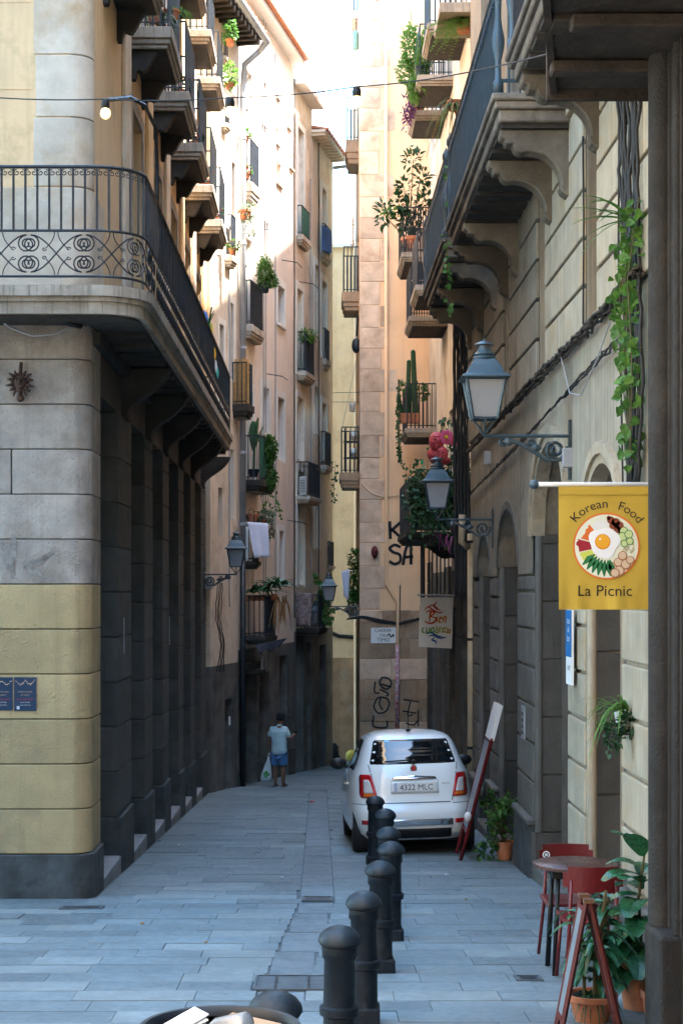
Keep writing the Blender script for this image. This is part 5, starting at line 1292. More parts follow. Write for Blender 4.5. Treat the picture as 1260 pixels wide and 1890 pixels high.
b = MB(); b.tube([mc+V(0,-.06,.05), mc+V(0,-.085,-.02)], .014, 6); b.ball(mc+V(0,-.06,-.07),.035,.02,.014); b.ball(mc+V(-.035,-.05,.04),.018); b.ball(mc+V(.035,-.05,.04),.018); b.build('features', mr, t, smooth=True)
# ================================================================ cables on the walls
def cable(label, paths, r=.012, mat=None, name='wall_cable', jit=0., cat_='cable'):
    b = MB()
    for p in paths:
        q = []
        for i in range(len(p)-1):
            n = max(2, int((p[i+1]-p[i]).length/.12))
            for k in range(n): q.append(p[i].lerp(p[i+1], k/n) + V(rnd(-jit,jit), 0, rnd(-jit,jit)))
        q.append(p[-1]); b.tube(q, r, 5)
    return tag(b.build(name, mat or m_cable, smooth=True), label, cat_)
fo = lambda u, o, z: fR.p(u, o, z)
cable('thick dusty bundle of cables running along the limestone wall', [[fo(11.3,.09+.03*cos(k),4.24+.03*sin(k*2)), fo(13.6,.07+.03*cos(k*2),4.2+.035*sin(k)), fo(17,.08+.03*cos(k),4.17+.04*sin(k+1)), fo(20,.07+.02*cos(k),4.15+.03*sin(k)), fo(24.6,.07,4.1+.02*sin(k))] for k in range(7)], .013, jit=.016, name='cable_bundle', mat=mt('dusty_cable',(.055,.045,.037),rough=.9,var=.4,bump=.2))
cable('thinner cable sagging along the wall below the thick bundle', [[fo(11.5,.06,3.9+.02*k), fo(14.0,.05,3.83+.02*k), fo(15.5,.06,3.78), fo(18,.05,3.66+.02*k), fo(24.4,.05,3.45)] for k in range(3)], .009, jit=.012)
cable('vertical black cables hanging down beside the climbing vine', [[fo(11.35+.1*k,.06+.015*(k%3),6.3), fo(11.4+.08*k,.07,5.0), fo(11.3+.07*k,.06,3.6), fo(11.45+.05*k,.06,2.75)] for k in range(9)], .014, jit=.014, name='cable_bundle')
cable('single black cable dropping past the upper window', [[fo(13.9,.05,5.9), fo(13.85,.05,5.2), fo(13.95,.04,4.3)], [fo(12.2,.05,6.0), fo(12.25,.05,4.6), fo(12.1,.04,2.6)]], .008)
cable('thin drooping grey cable looping under the wall bundle', [[fo(15.0,.08,4.2), fo(14.3,.1,3.75), fo(13.7,.1,3.66), fo(12.9,.1,3.85), fo(12.2,.08,4.15)]], .006, m_gcable)
cable('black cables and pipe running down the corner between the two right buildings', [[V(2.07+.05*k,24.95+.03*(k%2),6.4), V(2.08+.05*k,24.98,4.0), V(2.1+.045*k,24.95,1.9)] for k in range(5)], .027, jit=.008, name='cable_bundle')
cable('black cable band crossing the peach house above the street plaque', [[W(640,1143,YE-.06), W(668,1137+k,YE-.06), W(700,1144+k*1.5,YE-.06), W(735,1150+k,YE-.07), W(775,1140+k,YE-.06)] for k in range(4)], .018, jit=.008)
cable('pale cable looping from the side balcony across the peach wall', [[W(667,893,YE-.04), W(685,910,YE-.04), W(705,917,YE-.04), W(728,916,YE-.04), W(748,908,YE-.04)]], .014, mt('pale_cable',(.6,.45,.32),bump=0))
cable('black cable band crossing the cream house above its brown base', [[W(606,1166,46.9), W(625,1174,46.9), W(650,1176,46.9), W(672,1172,46.9)]], .06)
cable('curved conduit rising past the upper corner balconies', [[W(195,185,14.6), W(240,180,15.6), W(268,195,16.0), W(287,235,16.6), W(290,300,16.8), W(290,385,16.8)]], .02, m_iron, 'conduit', cat_='conduit')
cable('pale grey cable drooping under the corner balcony', [[W(-20,575,15.75), W(20,605,15.75), W(60,620,15.75), W(100,617,15.75), W(140,600,15.8)]], .012, m_gcable)
cable('black pipe and cables under the corner balcony', [[W(60,573,15.7), W(100,578,15.65), W(130,598,15.7), W(150,602,15.8)], [W(-20,571,15.75), W(60,573,15.7), W(150,578,15.75), W(185,622,16.5)]], .028, m_iron)
cable('rusty cables tangled on the left wall below the lantern', [[W(402+3*k,1075,32.0), W(398+3*k,1140,32.0), W(408+2*k,1190,32.0), W(400+4*k,1240,32.0)] for k in range(4)], .009, jit=.012, name='cable_bundle')
cable('clothes line across the gap before the cream house', [[W(612,725,43), W(664,724,40)], [W(612,742,43), W(664,742,40)]], .006)
cable('pulley rope slanting down from the peach house', [[W(657,668,39.8), W(631,790,40.2)]], .006, m_gcable, 'rope', cat_='rope')
t = thing('pulley', 'black iron pulley with rope coil hanging beside the quoins', 'pulley', W(657,650,39.9))
b = MB().ball(W(657,638,39.9), .11,.08,.19,10,8); b.build('coil', m_iron, t); MB().tube([W(660,585,39.9), W(658,620,39.9)], .03, 6).build('hook', m_iron, t)
t = thing('hanging_bucket', 'small pale bucket hung on the rope beside the peach house', 'bucket', W(650,760,40.2))
MB().lathe([(.06,0),(.085,.2),(.09,.21),(.08,.21),(.055,.01)], W(650,760,40.2), 12).build('body', m_plast, t, smooth=True); MB().tube([W(646,745,40.2), W(650,735,40.2), W(654,745,40.2)], .006, 4).build('handle', m_gcable, t)
t = thing('hanging_cylinder', 'pale green cylinder lantern hanging by a cord beside the quoins', 'lantern', W(656,92,40.5))
MB().lathe([(.06,0),(.085,.03),(.085,.4),(.06,.46),(.02,.48)], W(656,92,40.5), 12).build('body', mt('pale_green_plastic',(.14,.26,.24),rough=.5,bump=0), t, smooth=True); MB().tube([W(657,56,40.5), W(658,30,40.5)], .012, 4).build('cord', m_cable, t)

# ================================================================ figure with shopping bag
def skin(name, verts, edges, mat, parent, sub=2, root=0):
    me = bpy.data.meshes.new(name); org = worldloc(parent)
    me.from_pydata([Vector(v[0]) for v in verts], edges, []); o = bpy.data.objects.new(name, me); COL.objects.link(o)
    o.modifiers.new('s','SKIN'); o.modifiers.new('d','SUBSURF').levels = sub; o.modifiers['d'].render_levels = sub
    for i, v in enumerate(verts):
        r_ = v[1] if isinstance(v[1], tuple) else (v[1], v[1]); me.skin_vertices[0].data[i].radius = r_; me.skin_vertices[0].data[i].use_root = (i == root)
    bpy.context.view_layer.update(); dg = bpy.context.evaluated_depsgraph_get(); nm = bpy.data.meshes.new_from_object(o.evaluated_get(dg)); bpy.data.objects.remove(o)
    nm.materials.clear(); nm.materials.append(mat); nm.polygons.foreach_set('use_smooth', [True]*len(nm.polygons)); nm.name = name
    q = bpy.data.objects.new(name, nm); COL.objects.link(q); q.parent = parent; return q
m_skin = mt('brown_skin', (.20,.105,.07), rough=.6, var=.1, bump=0); m_shirt = mt('pale_teal_shirt', (.42,.55,.57), rough=.9, var=.12, scale=8, streak=.25, bump=.2, bscale=30)
m_short = mt('blue_shorts', (.09,.22,.46), rough=.85, var=.15, scale=10, bump=.2, bscale=30); m_cap = mt('black_cap', (.012,.012,.016), rough=.8, bump=.1)
pe = thing('person', 'person in pale teal shirt and blue shorts looking at a phone', 'person', (0,0,0))
bv = [((0,0,.80),(.11,.08)), ((0,0,.95),(.10,.07)), ((0,.0,1.13),(.10,.07)), ((0,.01,1.25),(.06,.055)), ((.012,.02,1.32),.048), ((.03,.045,1.385),(.07,.08)), ((.035,.055,1.46),(.078,.088)), ((.035,.05,1.53),(.05,.055)),
      ((-.15,0,1.22),.055), ((-.195,-.01,1.0),.042), ((-.185,.03,.80),.03), ((-.18,.04,.74),(.022,.034)), ((.15,0,1.22),.055), ((.20,.03,1.0),.042), ((.255,.19,1.06),.03), ((.27,.245,1.085),(.034,.022)),
      ((-.085,0,.76),.085), ((-.085,.015,.44),.052), ((-.083,-.01,.25),.052), ((-.083,-.02,.08),.034), ((-.09,.06,.035),.034), ((-.10,.16,.025),.03), ((-.083,-.05,.035),.032),
      ((.085,0,.76),.085), ((.09,.015,.44),.052), ((.092,-.01,.25),.052), ((.092,-.02,.08),.034), ((.10,.06,.035),.034), ((.12,.16,.025),.03), ((.092,-.05,.035),.032)]
be = [(0,1),(1,2),(2,3),(3,4),(4,5),(5,6),(6,7),(2,8),(8,9),(9,10),(10,11),(2,12),(12,13),(13,14),(14,15),(0,16),(16,17),(17,18),(18,19),(19,20),(20,21),(19,22),(0,23),(23,24),(24,25),(25,26),(26,27),(27,28),(26,29)]
def fingers(hand, dirs):
    for d, L in dirs:
        i = len(bv); a = Vector(bv[hand][0]); d = Vector(d)
        bv.append((tuple(a+d*L*.55), .0095)); bv.append((tuple(a+d*L + V(0,.012,-.006)), .0075)); be.append((hand,i)); be.append((i,i+1))
fingers(11, [((.25,.45,-.85),.07),((.1,.2,-1),.085),((-.02,0,-1),.09),((-.1,-.2,-1),.08),((-.15,-.4,-.9),.065)])
fingers(15, [((-.6,.5,.5),.06),((.3,.9,.3),.08),((.5,.85,.1),.085),((.6,.75,-.1),.08),((.65,.6,-.3),.065)])
skin('body', bv, be, m_skin, pe, 2)
skin('shirt', [((0,0,.635),(.20,.145)),((0,0,.82),(.182,.13)),((0,0,1.0),(.18,.13)),((0,0,1.16),(.175,.125)),((0,.005,1.25),(.085,.075)),((0,.01,1.285),(.06,.058)),((-.145,0,1.205),.075),((-.2,.0,1.03),.07),((.145,0,1.205),.075),((.203,.02,1.03),.07)],
     [(0,1),(1,2),(2,3),(3,4),(4,5),(3,6),(6,7),(3,8),(8,9)], m_shirt, pe, 2, 2)
MB().lathe([(.058,0),(.064,.015),(.058,.035)], (.004,.01,1.275), 14).build('collar', m_shirt, pe, smooth=True)
skin('shorts', [((0,0,.76),(.155,.115)),((-.08,0,.66),(.098,.1)),((-.088,0,.43),(.098,.1)),((.08,0,.66),(.098,.1)),((.09,0,.43),(.098,.1))], [(0,1),(1,2),(0,3),(3,4)], m_short, pe, 2)
b = MB(); b.lathe([(.094,0),(.098,.03),(.09,.07),(.06,.105),(.0002,.118)], (.033,.05,1.455), 16, 1, 1.1)
b.hexa([V(.06,.11,1.455), V(.115,.08,1.452), V(.20,.16,1.435), V(.14,.21,1.435), V(.06,.11,1.467), V(.115,.08,1.464), V(.20,.16,1.445), V(.14,.21,1.445)]); b.build('cap', m_cap, pe, smooth=False)
b = MB(); b.lathe([(.07,0),(.09,.03),(.095,.07)], (.028,.03,1.39), 14, 1, .95); b.build('hair', m_cap, pe, smooth=True)
for s in (-1,1): MB().ball((.033+s*.083,.06,1.43), .012,.022,.032).build('ear', m_skin, pe, smooth=True)
b = MB(); b.ball((.085,.138,1.42), .016,.02,.022); b.build('nose', m_skin, pe, smooth=True)
for dx, dy in ((.055,.135),(.108,.112)): MB().ball((dx,dy,1.445), .011).build('eye', m_plast, pe)
MB().ball((.085,.125,1.385), .022,.01,.007).build('mouth', m_red, pe)
for s, tx_ in ((-1,-.093),(1,.105)): MB().box(tx_-.05, tx_+.045, -.09, .2, .0, .014).build('sandal', m_blk, pe, bevel=.01)
px_, py_ = -.84, 34.1
pe.location = (px_, py_, gz(py_)); pe.rotation_euler = (0,0,R(-12)); pe.scale = (1,1,1.0)
ph = thing('phone', 'dark phone held up by the person in the street', 'phone', (px_+.33, py_+.24, gz(py_)+1.1))
MB().hexa([V(px_+.33,py_+.24,gz(py_)+1.10)+Matrix.Rotation(-.6,3,'X') @ Matrix.Rotation(.5,3,'Z') @ V(x,y,z) for z in (-.006,.006) for x,y in ((-.04,-.08),(.04,-.08),(.04,.08),(-.04,.08))]).build('case', m_blk, ph, bevel=.003)
bag = thing('shopping_bag', 'white plastic shopping bag with green print in the person\'s left hand', 'bag', (px_-.25, py_, gz(py_)+.12))
b = MB(); prof = [(.62,.015,.02),(.56,.03,.03),(.48,.055,.04),(.36,.085,.06),(.24,.115,.085),(.16,.118,.09),(.12,.09,.07),(.115,.01,.01)]; n = 16; bc = V(px_-.215, py_+.05, gz(py_))
vs = [(bc.x + rx*cos(2*pi*k/n)*(1+.08*sin(3*k)) - (.66-z)*.12, bc.y + ry*sin(2*pi*k/n)*(1+.1*cos(5*k)), bc.z+z) for z, rx, ry in prof for k in range(n)]
b.add(vs, [[i*n+k, i*n+(k+1)%n, (i+1)*n+(k+1)%n, (i+1)*n+k] for i in range(len(prof)-1) for k in range(n)]); m_bag = mt('white_bag_film', (.62,.70,.72), rough=.4, var=.08, scale=10, bump=.5, bscale=18, trans=.3)
b.build('sack', m_bag, bag, smooth=True)
b = MB(); 
for s in (-1,1): b.tube([V(bc.x-.012+s*.015,bc.y,bc.z+.58), V(bc.x+s*.02,bc.y,bc.z+.66), V(bc.x+.012,bc.y,bc.z+.71)], .008, 5)
b.build('handle', m_bag, bag)
b = MB()
for x, z, r_ in ((-.085,.27,.03),(-.05,.30,.034),(-.015,.26,.03),(-.06,.22,.03)): b.ball((bc.x+x, bc.y-.075, bc.z+z), r_, .02, r_*1.1, 8, 6)
b.build('print', mt('bag_green',(.08,.34,.10),bump=0), bag, smooth=True)

# ================================================================ red cafe table and chairs, boards
m_redp = mt('dark_red_paint', (.115,.012,.014), rough=.38, var=.12, bump=.05, coat=.2); m_ttop = mt('dark_table_top', (.075,.035,.027), rough=.35, var=.3, scale=6, bump=.1)
def chair(label, x, y, face):
    t = thing('metal_chair', label, 'chair', (x, y, gz(y)), 'red metal chairs at the round table')
    P = lambda u, v, z: V(x + u, y + face*v, gz(y) + z)          # v = forward of the sitter
    b = MB(); n = 10
    for z0, z1, inset in ((.66,.70,.03),(.70,.80,.0),(.80,.84,.03)):
        for i in range(n):
            u0 = -.205+inset+(.41-2*inset)*i/n; u1 = -.205+inset+(.41-2*inset)*(i+1)/n; c = lambda u: -.2 - .05*(1-(u/.2)**2)
            b.hexa([P(u0,c(u0),z0),P(u1,c(u1),z0),P(u1,c(u1)+.012,z0),P(u0,c(u0)+.012,z0),P(u0,c(u0),z1),P(u1,c(u1),z1),P(u1,c(u1)+.012,z1),P(u0,c(u0)+.012,z1)])
    b.build('backrest', m_redp, t)
    b = MB(); b.box(x-.2,x+.2,y-.2,y+.2,gz(y)+.44,gz(y)+.465); b.build('seat', m_redp, t, bevel=.02, seg=2)
    for s in (-1,1):
        MB().tube([P(s*.15,-.215,.75), P(s*.16,-.2,.45), P(s*.20,-.25,.0)], .014, 6).build('leg', m_redp, t, smooth=True)
        MB().tube([P(s*.16,.17,.45), P(s*.19,.21,.0)], .014, 6).build('leg', m_redp, t, smooth=True)
    return t
c1 = chair('red metal chair behind the round table with a round sticker on its back', 1.87, 12.15, -1)
b = MB(); ring(b, lambda a, z: V(1.87-.15+a, 12.15+.185, gz(12.15)+.765+z), 0, 0, 0, .028, 20); b.build('sticker', ink('sticker_white',(.7,.7,.72)), c1)
b = MB(); ring(b, lambda a, z: V(1.87-.15+a, 12.15+.184, gz(12.15)+.765+z), 0, 0, .01, .02, 20); b.build('sticker_ring', ink('sticker_blue',(.08,.1,.16)), c1)
chair('red metal chair in front of the round table with its back to the viewer', 1.86, 11.25, 1)
ty = 11.7; tz = gz(ty); t = thing('round_table', 'small round dark cafe table between the two red chairs', 'table', (1.84,ty,tz))
MB().lathe([(.295,.755),(.30,.76),(.30,.778),(.292,.784),(.0002,.784)], (1.84,ty,tz), 32).build('table_top', m_ttop, t, autosmooth=40)
for a in range(4): d = V(cos(pi/4+a*pi/2), sin(pi/4+a*pi/2), 0); MB().tube([V(1.84,ty,tz+.755)+d*.2, V(1.84,ty,tz)+d*.25], .018, 6).build('leg', m_blk, t, smooth=True)
MB().box(1.65,2.03,ty-.2,ty+.22,tz+.70,tz+.753).build('apron', m_blk, t)
# A-board: two hinged boards
ay = 9.55; az = gz(ay); ax = 1.565
m_rwood = mt('dark_red_wood', (.085,.018,.014), rough=.6, var=.25, bump=.15)
t = thing('a_board', 'red-framed folding pavement board standing in front of the potted plants', 'pavement sign', (ax, ay, az))
for s, sp in ((-1,.165),(1,.20)):
    top = V(ax+s*.012, ay, az+.80); bot = V(ax+s*sp, ay, az)
    b = MB()
    for yy in (-.09,.09): b.tube([bot+V(0,yy,0), top+V(0,yy,0)], .017, 4)
    for k in (.12,.93): q = bot.lerp(top,k); b.tube([q+V(0,-.09,0), q+V(0,.09,0)], .015, 4)
    b.build('frame', m_rwood, t)
    q0, q1 = bot.lerp(top,.15), bot.lerp(top,.92); MB().prism([q0+V(0,-.08,0), q0+V(0,.08,0), q1+V(0,.08,0), q1+V(0,-.08,0)], (s*.008,0,.002)).build('board', mt('chalk_board%d' % (s+1), (.16,.19,.21), rough=.6, bump=.1), t)
for yy in (-.11,.05): MB().box(ax-.03,ax+.03,ay+yy,ay+yy+.05,az+.79,az+.815).build('hinge', m_wood, t)
# tall board leaning on the wall
t = thing('leaning_menu_board', 'tall narrow red-framed menu board leaning against the right wall by the car', 'menu board', (1.7,19.5,gz(19.5)))
b0, t0 = V(1.675,19.3,gz(19.3)), V(2.14,19.3,.62); wv = V(0,.55,0)
b = MB()
for k in (0,1): b.tube([b0+wv*k, b0.lerp(t0,.8)+wv*k], .022, 4)
for k in (.18,.78): b.tube([b0.lerp(t0,k), b0.lerp(t0,k)+wv], .02, 4)
b.build('frame', m_redp, t); q0, q1 = b0.lerp(t0,.2), b0.lerp(t0,.77); MB().prism([q0, q0+wv, q1+wv, q1], (-.015,0,.004)).build('panel', mt('slate_panel',(.22,.24,.26),rough=.5,bump=.05), t)
q0, q1 = b0.lerp(t0,.79), b0.lerp(t0,1.02); MB().prism([q0+V(-.02,-.01,0), q0+wv+V(-.02,0,0), q1+wv+V(-.02,0,0), q1+V(-.02,-.01,0)], (.05,0,-.015)).build('header', m_plast, t)
b = MB(); b.ball(b0.lerp(t0,.29)+V(-.05,-.02,0), .045,.04,.06); b.build('flower_holder', m_plast, t, smooth=True)
# blue and white wall sign, small plates
t = thing('wall_sign', 'tall blue and white shop sign fixed to the limestone pier', 'sign', fo(14.6,.05,1.15))
pl_ = MB().fbox(fR, 14.45,14.78,.04,.06,1.17,1.84).build('plate', m_plast, t); MB().fbox(fR, 14.452,14.778,.06,.064,1.42,1.838).build('blue_field', ink('sign_blue',(.01,.12,.32)), pl_)
b = MB()
for body, z in (('tapas',1.72),('del',1.64),('barri',1.56)): text(b, body, .08, lambda x, y: fo(14.6-x,.0665,z+y))
b.build('lettering', m_plast, pl_)['kind'] = 'stuff'
b = MB(); text(b, 'OBERT', .06, lambda x, y: fo(14.6-x,.0625,1.3+y)); b.build('lettering', k_ink, pl_)['kind'] = 'stuff'
t = thing('metal_plate', 'narrow metal intercom plate on the dark pier', 'intercom', fo(18.2,.02,.3)); MB().fbox(fR,18.1,18.35,.008,.025,.35,.72).build('plate', m_zinc, t)
b = MB(); [b.fbox(fR,18.16,18.29,.025,.03,.4+.07*k,.44+.07*k) for k in range(4)]; b.build('button', m_iron, t)
t = thing('junction_box', 'pale grey junction box on the wall beside the oriel', 'junction box', W(1186,130,10.7)); MB().box(2.17,2.25,10.62,10.72,W(0,148,10.7).z,W(0,105,10.7).z).build('case', m_zinc, t, bevel=.01)
for x, y in ((1055,845),(905,845)): 
    Yj = fR.u_at(x); t = thing('junction_box', 'small pale junction box on the wall below the %s lantern bracket' % ('large' if x > 1000 else 'lower'), 'junction box', W(x,y+10,Yj)); q = W(x,y,Yj); MB().box(q.x-.09,q.x+.02,q.y-.03,q.y+.03,q.z-.09,q.z+.09).build('case', m_gcable, t, bevel=.01)
# litter on the paving
t = MB().ball(W(576,1480,6072/(1480-1274)),.04,.03,.025); tag(t.build('red_litter', m_red), 'small red scrap lying on the paving by the drainage strip', 'litter')
t = MB().ball(W(822,1615,6072/(1615-1274)),.014,.02,.012); tag(t.build('white_litter', m_plast), 'tiny white paper scrap on the paving behind the bollards', 'litter')
y_ = 46.2; t = MB().ball((.32,y_,gz(y_)+.25),.25,.2,.3,14,10); t.v = [(x+.03*sin(z*23+y*9), y, z+.03*sin(x*31)) for x,y,z in t.v]; tag(t.build('rubbish_sack', m_navy, smooth=True), 'black rubbish sack against the foot of the cream house', 'rubbish bag')
t = MB().ball((.9,y_-.3,gz(y_)+.2),.16,.14,.16,10,7); tag(t.build('yellow_bag', mt('yellow_film',(.6,.5,.1),bump=.3), smooth=True), 'yellow carrier bag on the ground behind the car mirror', 'bag')
# ================================================================ plants
U = V(0,0,1)
def rdir(): 
    while True:
        v = V(rnd(-1,1),rnd(-1,1),rnd(-1,1))
        if .05 < v.length < 1: return v.normalized()
def bush(b, c, rx, ry, rz, n, L, w, down=0., out=.8):
    c = Vector(c)
    for _ in range(n):
        d = rdir(); r_ = rnd(.25,1)**.6; p = c + V(d.x*rx, d.y*ry, d.z*rz)*r_*rnd(.75,1.08)
        dd = d*out + rdir()*.6 + V(0,0,-down+.1); b.leaf(p, dd, U + rdir()*.5, L*rnd(.6,1.2), w*rnd(.6,1.2))
def stems(b, c, tops, r=.008):
    for t_ in tops: m_ = (Vector(c)+Vector(t_))/2 + rdir()*.03; b.tube([c, m_, t_], r, 4, r2=r*.5)
def vine(b, sb, path, n, L, w, spread=.05, r=.005):
    path = [Vector(p) for p in path]; sb.tube(path, r, 4)
    for _ in range(n):
        i = random.randrange(len(path)-1); p = path[i].lerp(path[i+1], random.random()) + rdir()*spread
        b.leaf(p, rdir()+V(0,-.3,-.5), V(0,-1,.3)+rdir()*.4, L*rnd(.6,1.25), w*rnd(.7,1.2))
def strap(b, base, d, L, w, droop, n=7):
    """arching strap leaf"""
    d = Vector(d).normalized(); h = V(d.x,d.y,0); sd = d.cross(U); sd = sd.normalized() if sd.length > 1e-3 else V(1,0,0); P_ = []
    for i in range(n+1): t = i/n; P_.append(Vector(base) + d*L*t + V(0,0,-droop*L*t*t))
    vs = []
    for i, p in enumerate(P_): ww = w*math.sin(pi*min(1,.12+.88*(1-i/n))*.5)*(1 if i > 0 else .6); vs += [p+sd*ww, p+V(0,0,-ww*.35), p-sd*ww]
    b.add(vs, [[3*i,3*i+1,3*i+4,3*i+3] for i in range(n)]+[[3*i+1,3*i+2,3*i+5,3*i+4] for i in range(n)])
def frond(b, base, d, L, droop, lw=.03, n=16):
    d = Vector(d).normalized(); sd = d.cross(U); sd = sd.normalized() if sd.length > 1e-3 else V(1,0,0); prev = None
    for i in range(n+1):
        t = i/n; p = Vector(base)+d*L*t+V(0,0,-droop*L*t*t)
        if prev is not None:
            for s in (-1,1): b.leaf(p, sd*s+d*.5+V(0,0,-.2), U, L*.3*(1-t*.75)*rnd(.8,1.1), lw*.3)
        prev = p
def pot(t, c, r, h, mat=None, rim=True):
    c = Vector(c); pr = [(r*.68,0),(r*.92,h*.8),(r*1.06,h*.8),(r*1.08,h),(r*.95,h),(r*.9,h*.86),(.001,h*.86)] if rim else [(r*.75,0),(r,h),(r*.92,h),(r*.9,h*.9),(.001,h*.9)]
    MB().lathe(pr, c, 20).build('pot', mat or m_terra, t, autosmooth=40)
    MB().lathe([(.001,h*.9),(r*.9,h*.88)], c, 14).build('soil', m_dark, t)
def plant(label, c, name='potted_plant', cat_='plant', group=None): return thing(name, label, cat_, c, group)
def fin(t, b, mat, name='foliage'): return b.build(name, mat, t)

# --- near right: climbing vine on the cables
c = fo(11.5,.1,2.8); t = plant('leafy green climbing vine tangled in the black cables on the right', c, 'climbing_vine')
b, sb = MB(), MB()
for k in range(4): vine(b, sb, [fo(11.3+.12*k,.08,4.75-.1*k), fo(11.4+.1*k,.14,4.2), fo(11.35+.13*k,.12,3.6), fo(11.5,.1,2.95)], 46, .085, .034, .075)
fin(t, b, m_leaf); sb.build('stem', m_stem, t)
b = MB(); b.v = []; [vine(b, MB(), [fo(11.3+.12*k,.12,4.7), fo(11.45,.16,4.0), fo(11.4,.14,3.3)], 20, .095,.036,.085) for k in range(3)]; fin(t, b, m_leafl, 'young_leaf')['kind'] = 'stuff'
b = MB()
for k in range(10): strap(b, fo(11.35,.12,4.6), V(-rnd(.4,1),rnd(-.4,.6),rnd(-.1,.9)), rnd(.35,.6), .018, rnd(.2,.7))
fin(t, b, m_leaf, 'strap_leaf')
# --- wall planter with spider plant and ivy
c = W(1152,1356,12.0); t = plant('wall planter with arching spider plant and trailing ivy on the limestone pier', c, 'wall_planter')
MB().prism([W(1140,1318,12.0), W(1183,1305,12.1), W(1180,1352,12.1), W(1146,1352,12.0)], (0,.18,0)).build('box', m_plast, t, bevel=.006)
MB().tube([W(1135,1357,11.95), W(1190,1353,12.05)], .006, 4).build('wire_frame', m_iron, t)
b = MB()
for k in range(26): strap(b, W(1140+rnd(-4,20),1312,12.05), V(-rnd(.1,1),rnd(-.8,.8),rnd(.3,1)), rnd(.25,.5), .011, rnd(.5,1.3))
fin(t, b, m_leafl, 'strap_leaf')
b = MB(); bush(b, W(1163,1335,11.95), .13,.1,.11, 170, .05,.022, .3); bush(b, W(1130,1362,11.9), .08,.07,.12, 90, .045,.02, .4); fin(t, b, m_leafd, 'ivy')
# --- plant in terracotta pot at the pier
c = V(2.2,19.35,gz(19.35)); t = plant('leafy plant in a terracotta pot at the foot of the dark pier', c); pot(t, c, .11, .23)
b = MB(); sb = MB()
for k in range(20):
    a = rnd(0,2*pi); p = c+V(cos(a)*.2*rnd(.3,1)-.08, sin(a)*.22, rnd(.28,.75)); sb.tube([c+V(0,0,.2), (c+p)/2+V(0,0,.15), p], .006, 4)
    for _ in range(9): b.leaf(p+rdir()*.06, rdir()+V(-.2,0,.2), U, .11, .03)
for k in range(40): b.leaf(c+V(rnd(-.35,-.05),rnd(-.15,.15),rnd(.0,.25)), rdir()+V(-.3,0,-.2), U, .1, .04)
fin(t, b, m_leaf); sb.build('stem', m_stem, t)
# --- tall plant behind the A-board
c = V(1.665,9.95,gz(9.95)); t = plant('dark leafy potted plant in terracotta behind the pavement board', c); pot(t, c, .15, .17)
b, sb, d2 = MB(), MB(), MB()
for k in range(9):
    a = rnd(0,2*pi); top = c+V(cos(a)*.1, sin(a)*.1, rnd(.55,.82)); sb.tube([c+V(cos(a)*.05,sin(a)*.05,.12), (c+top)/2+V(0,0,.1), top], .011, 5)
    for _ in range(9):
        h_ = rnd(.35,1); p = c.lerp(top, h_)+V(0,0,.02); dd = V(rnd(-1,1),rnd(-1,1),rnd(-.1,.6)); strap(b, p, dd, rnd(.14,.24), .032, rnd(.5,1.1), 5)
for k in range(26): a = rnd(0,2*pi); strap(d2, c+V(0,0,.14), V(cos(a),sin(a),1.2), rnd(.2,.36), .008, 1.2)
fin(t, b, m_leafb); sb.build('stem', m_stem, t); fin(t, d2, m_leafd, 'strap_leaf')
# --- fiddle-leaf plant by the column
c = V(2.05,10.35,gz(10.35)); t = plant('broad-leaved fig in a large terracotta pot behind the dark column', c); pot(t, c, .17, .36)
b, sb = MB(), MB(); sb.tube([c+V(0,0,.3), c+V(-.02,0,.7), c+V(.02,0,1.0)], .013, 6, r2=.007)
def bigleaf(b, p, d, L, w, droop):
    d = Vector(d).normalized(); sd = d.cross(U).normalized(); n = 7; vs = []
    for i in range(n+1): tt = i/n; q = Vector(p)+d*L*tt+V(0,0,-droop*L*tt*tt); ww = w*(sin(pi*min(.999,tt*.86+.06))**.8); vs += [q+sd*ww+V(0,0,.18*ww), q, q-sd*ww+V(0,0,.18*ww)]
    b.add(vs, [[3*i,3*i+1,3*i+4,3*i+3] for i in range(n)]+[[3*i+1,3*i+2,3*i+5,3*i+4] for i in range(n)])
for a, z, L, el, dr in ((200,1.0,.34,.5,.5),(170,.85,.32,.25,.6),(235,1.15,.3,1.3,.2),(150,.62,.3,.1,.7),(215,.55,.34,.05,.8),(190,.45,.36,-.1,.7),(250,.7,.3,.3,.6),(120,.9,.28,.5,.5),(285,.95,.3,.6,.4),(225,.35,.34,.15,.7),(60,1.0,.28,.7,.4),(180,1.2,.3,1.0,.3),(195,.75,.34,.3,.6),(230,.95,.34,.7,.4),(165,1.05,.3,.7,.5),(210,.65,.34,.0,.6),(255,.5,.32,.1,.7),(185,.58,.36,.25,.6),(240,.82,.32,.4,.6)):
    bigleaf(b, c+V(0,0,z*.84), V(cos(R(a)),sin(R(a)),el), L*.92, .085, dr)
o = fin(t, b, m_leafb); sb.build('stem', m_stem, t)
t = thing('small_pot', 'small empty terracotta pot tucked beside the large fig pot', 'pot', V(2.07,10.1,gz(10.1))); MB().lathe([(.05,0),(.068,.12),(.078,.12),(.078,.16),(.066,.16),(.06,.1),(.001,.1)], V(2.07,10.1,gz(10.1)), 16).build('body', m_terra, t, autosmooth=40)

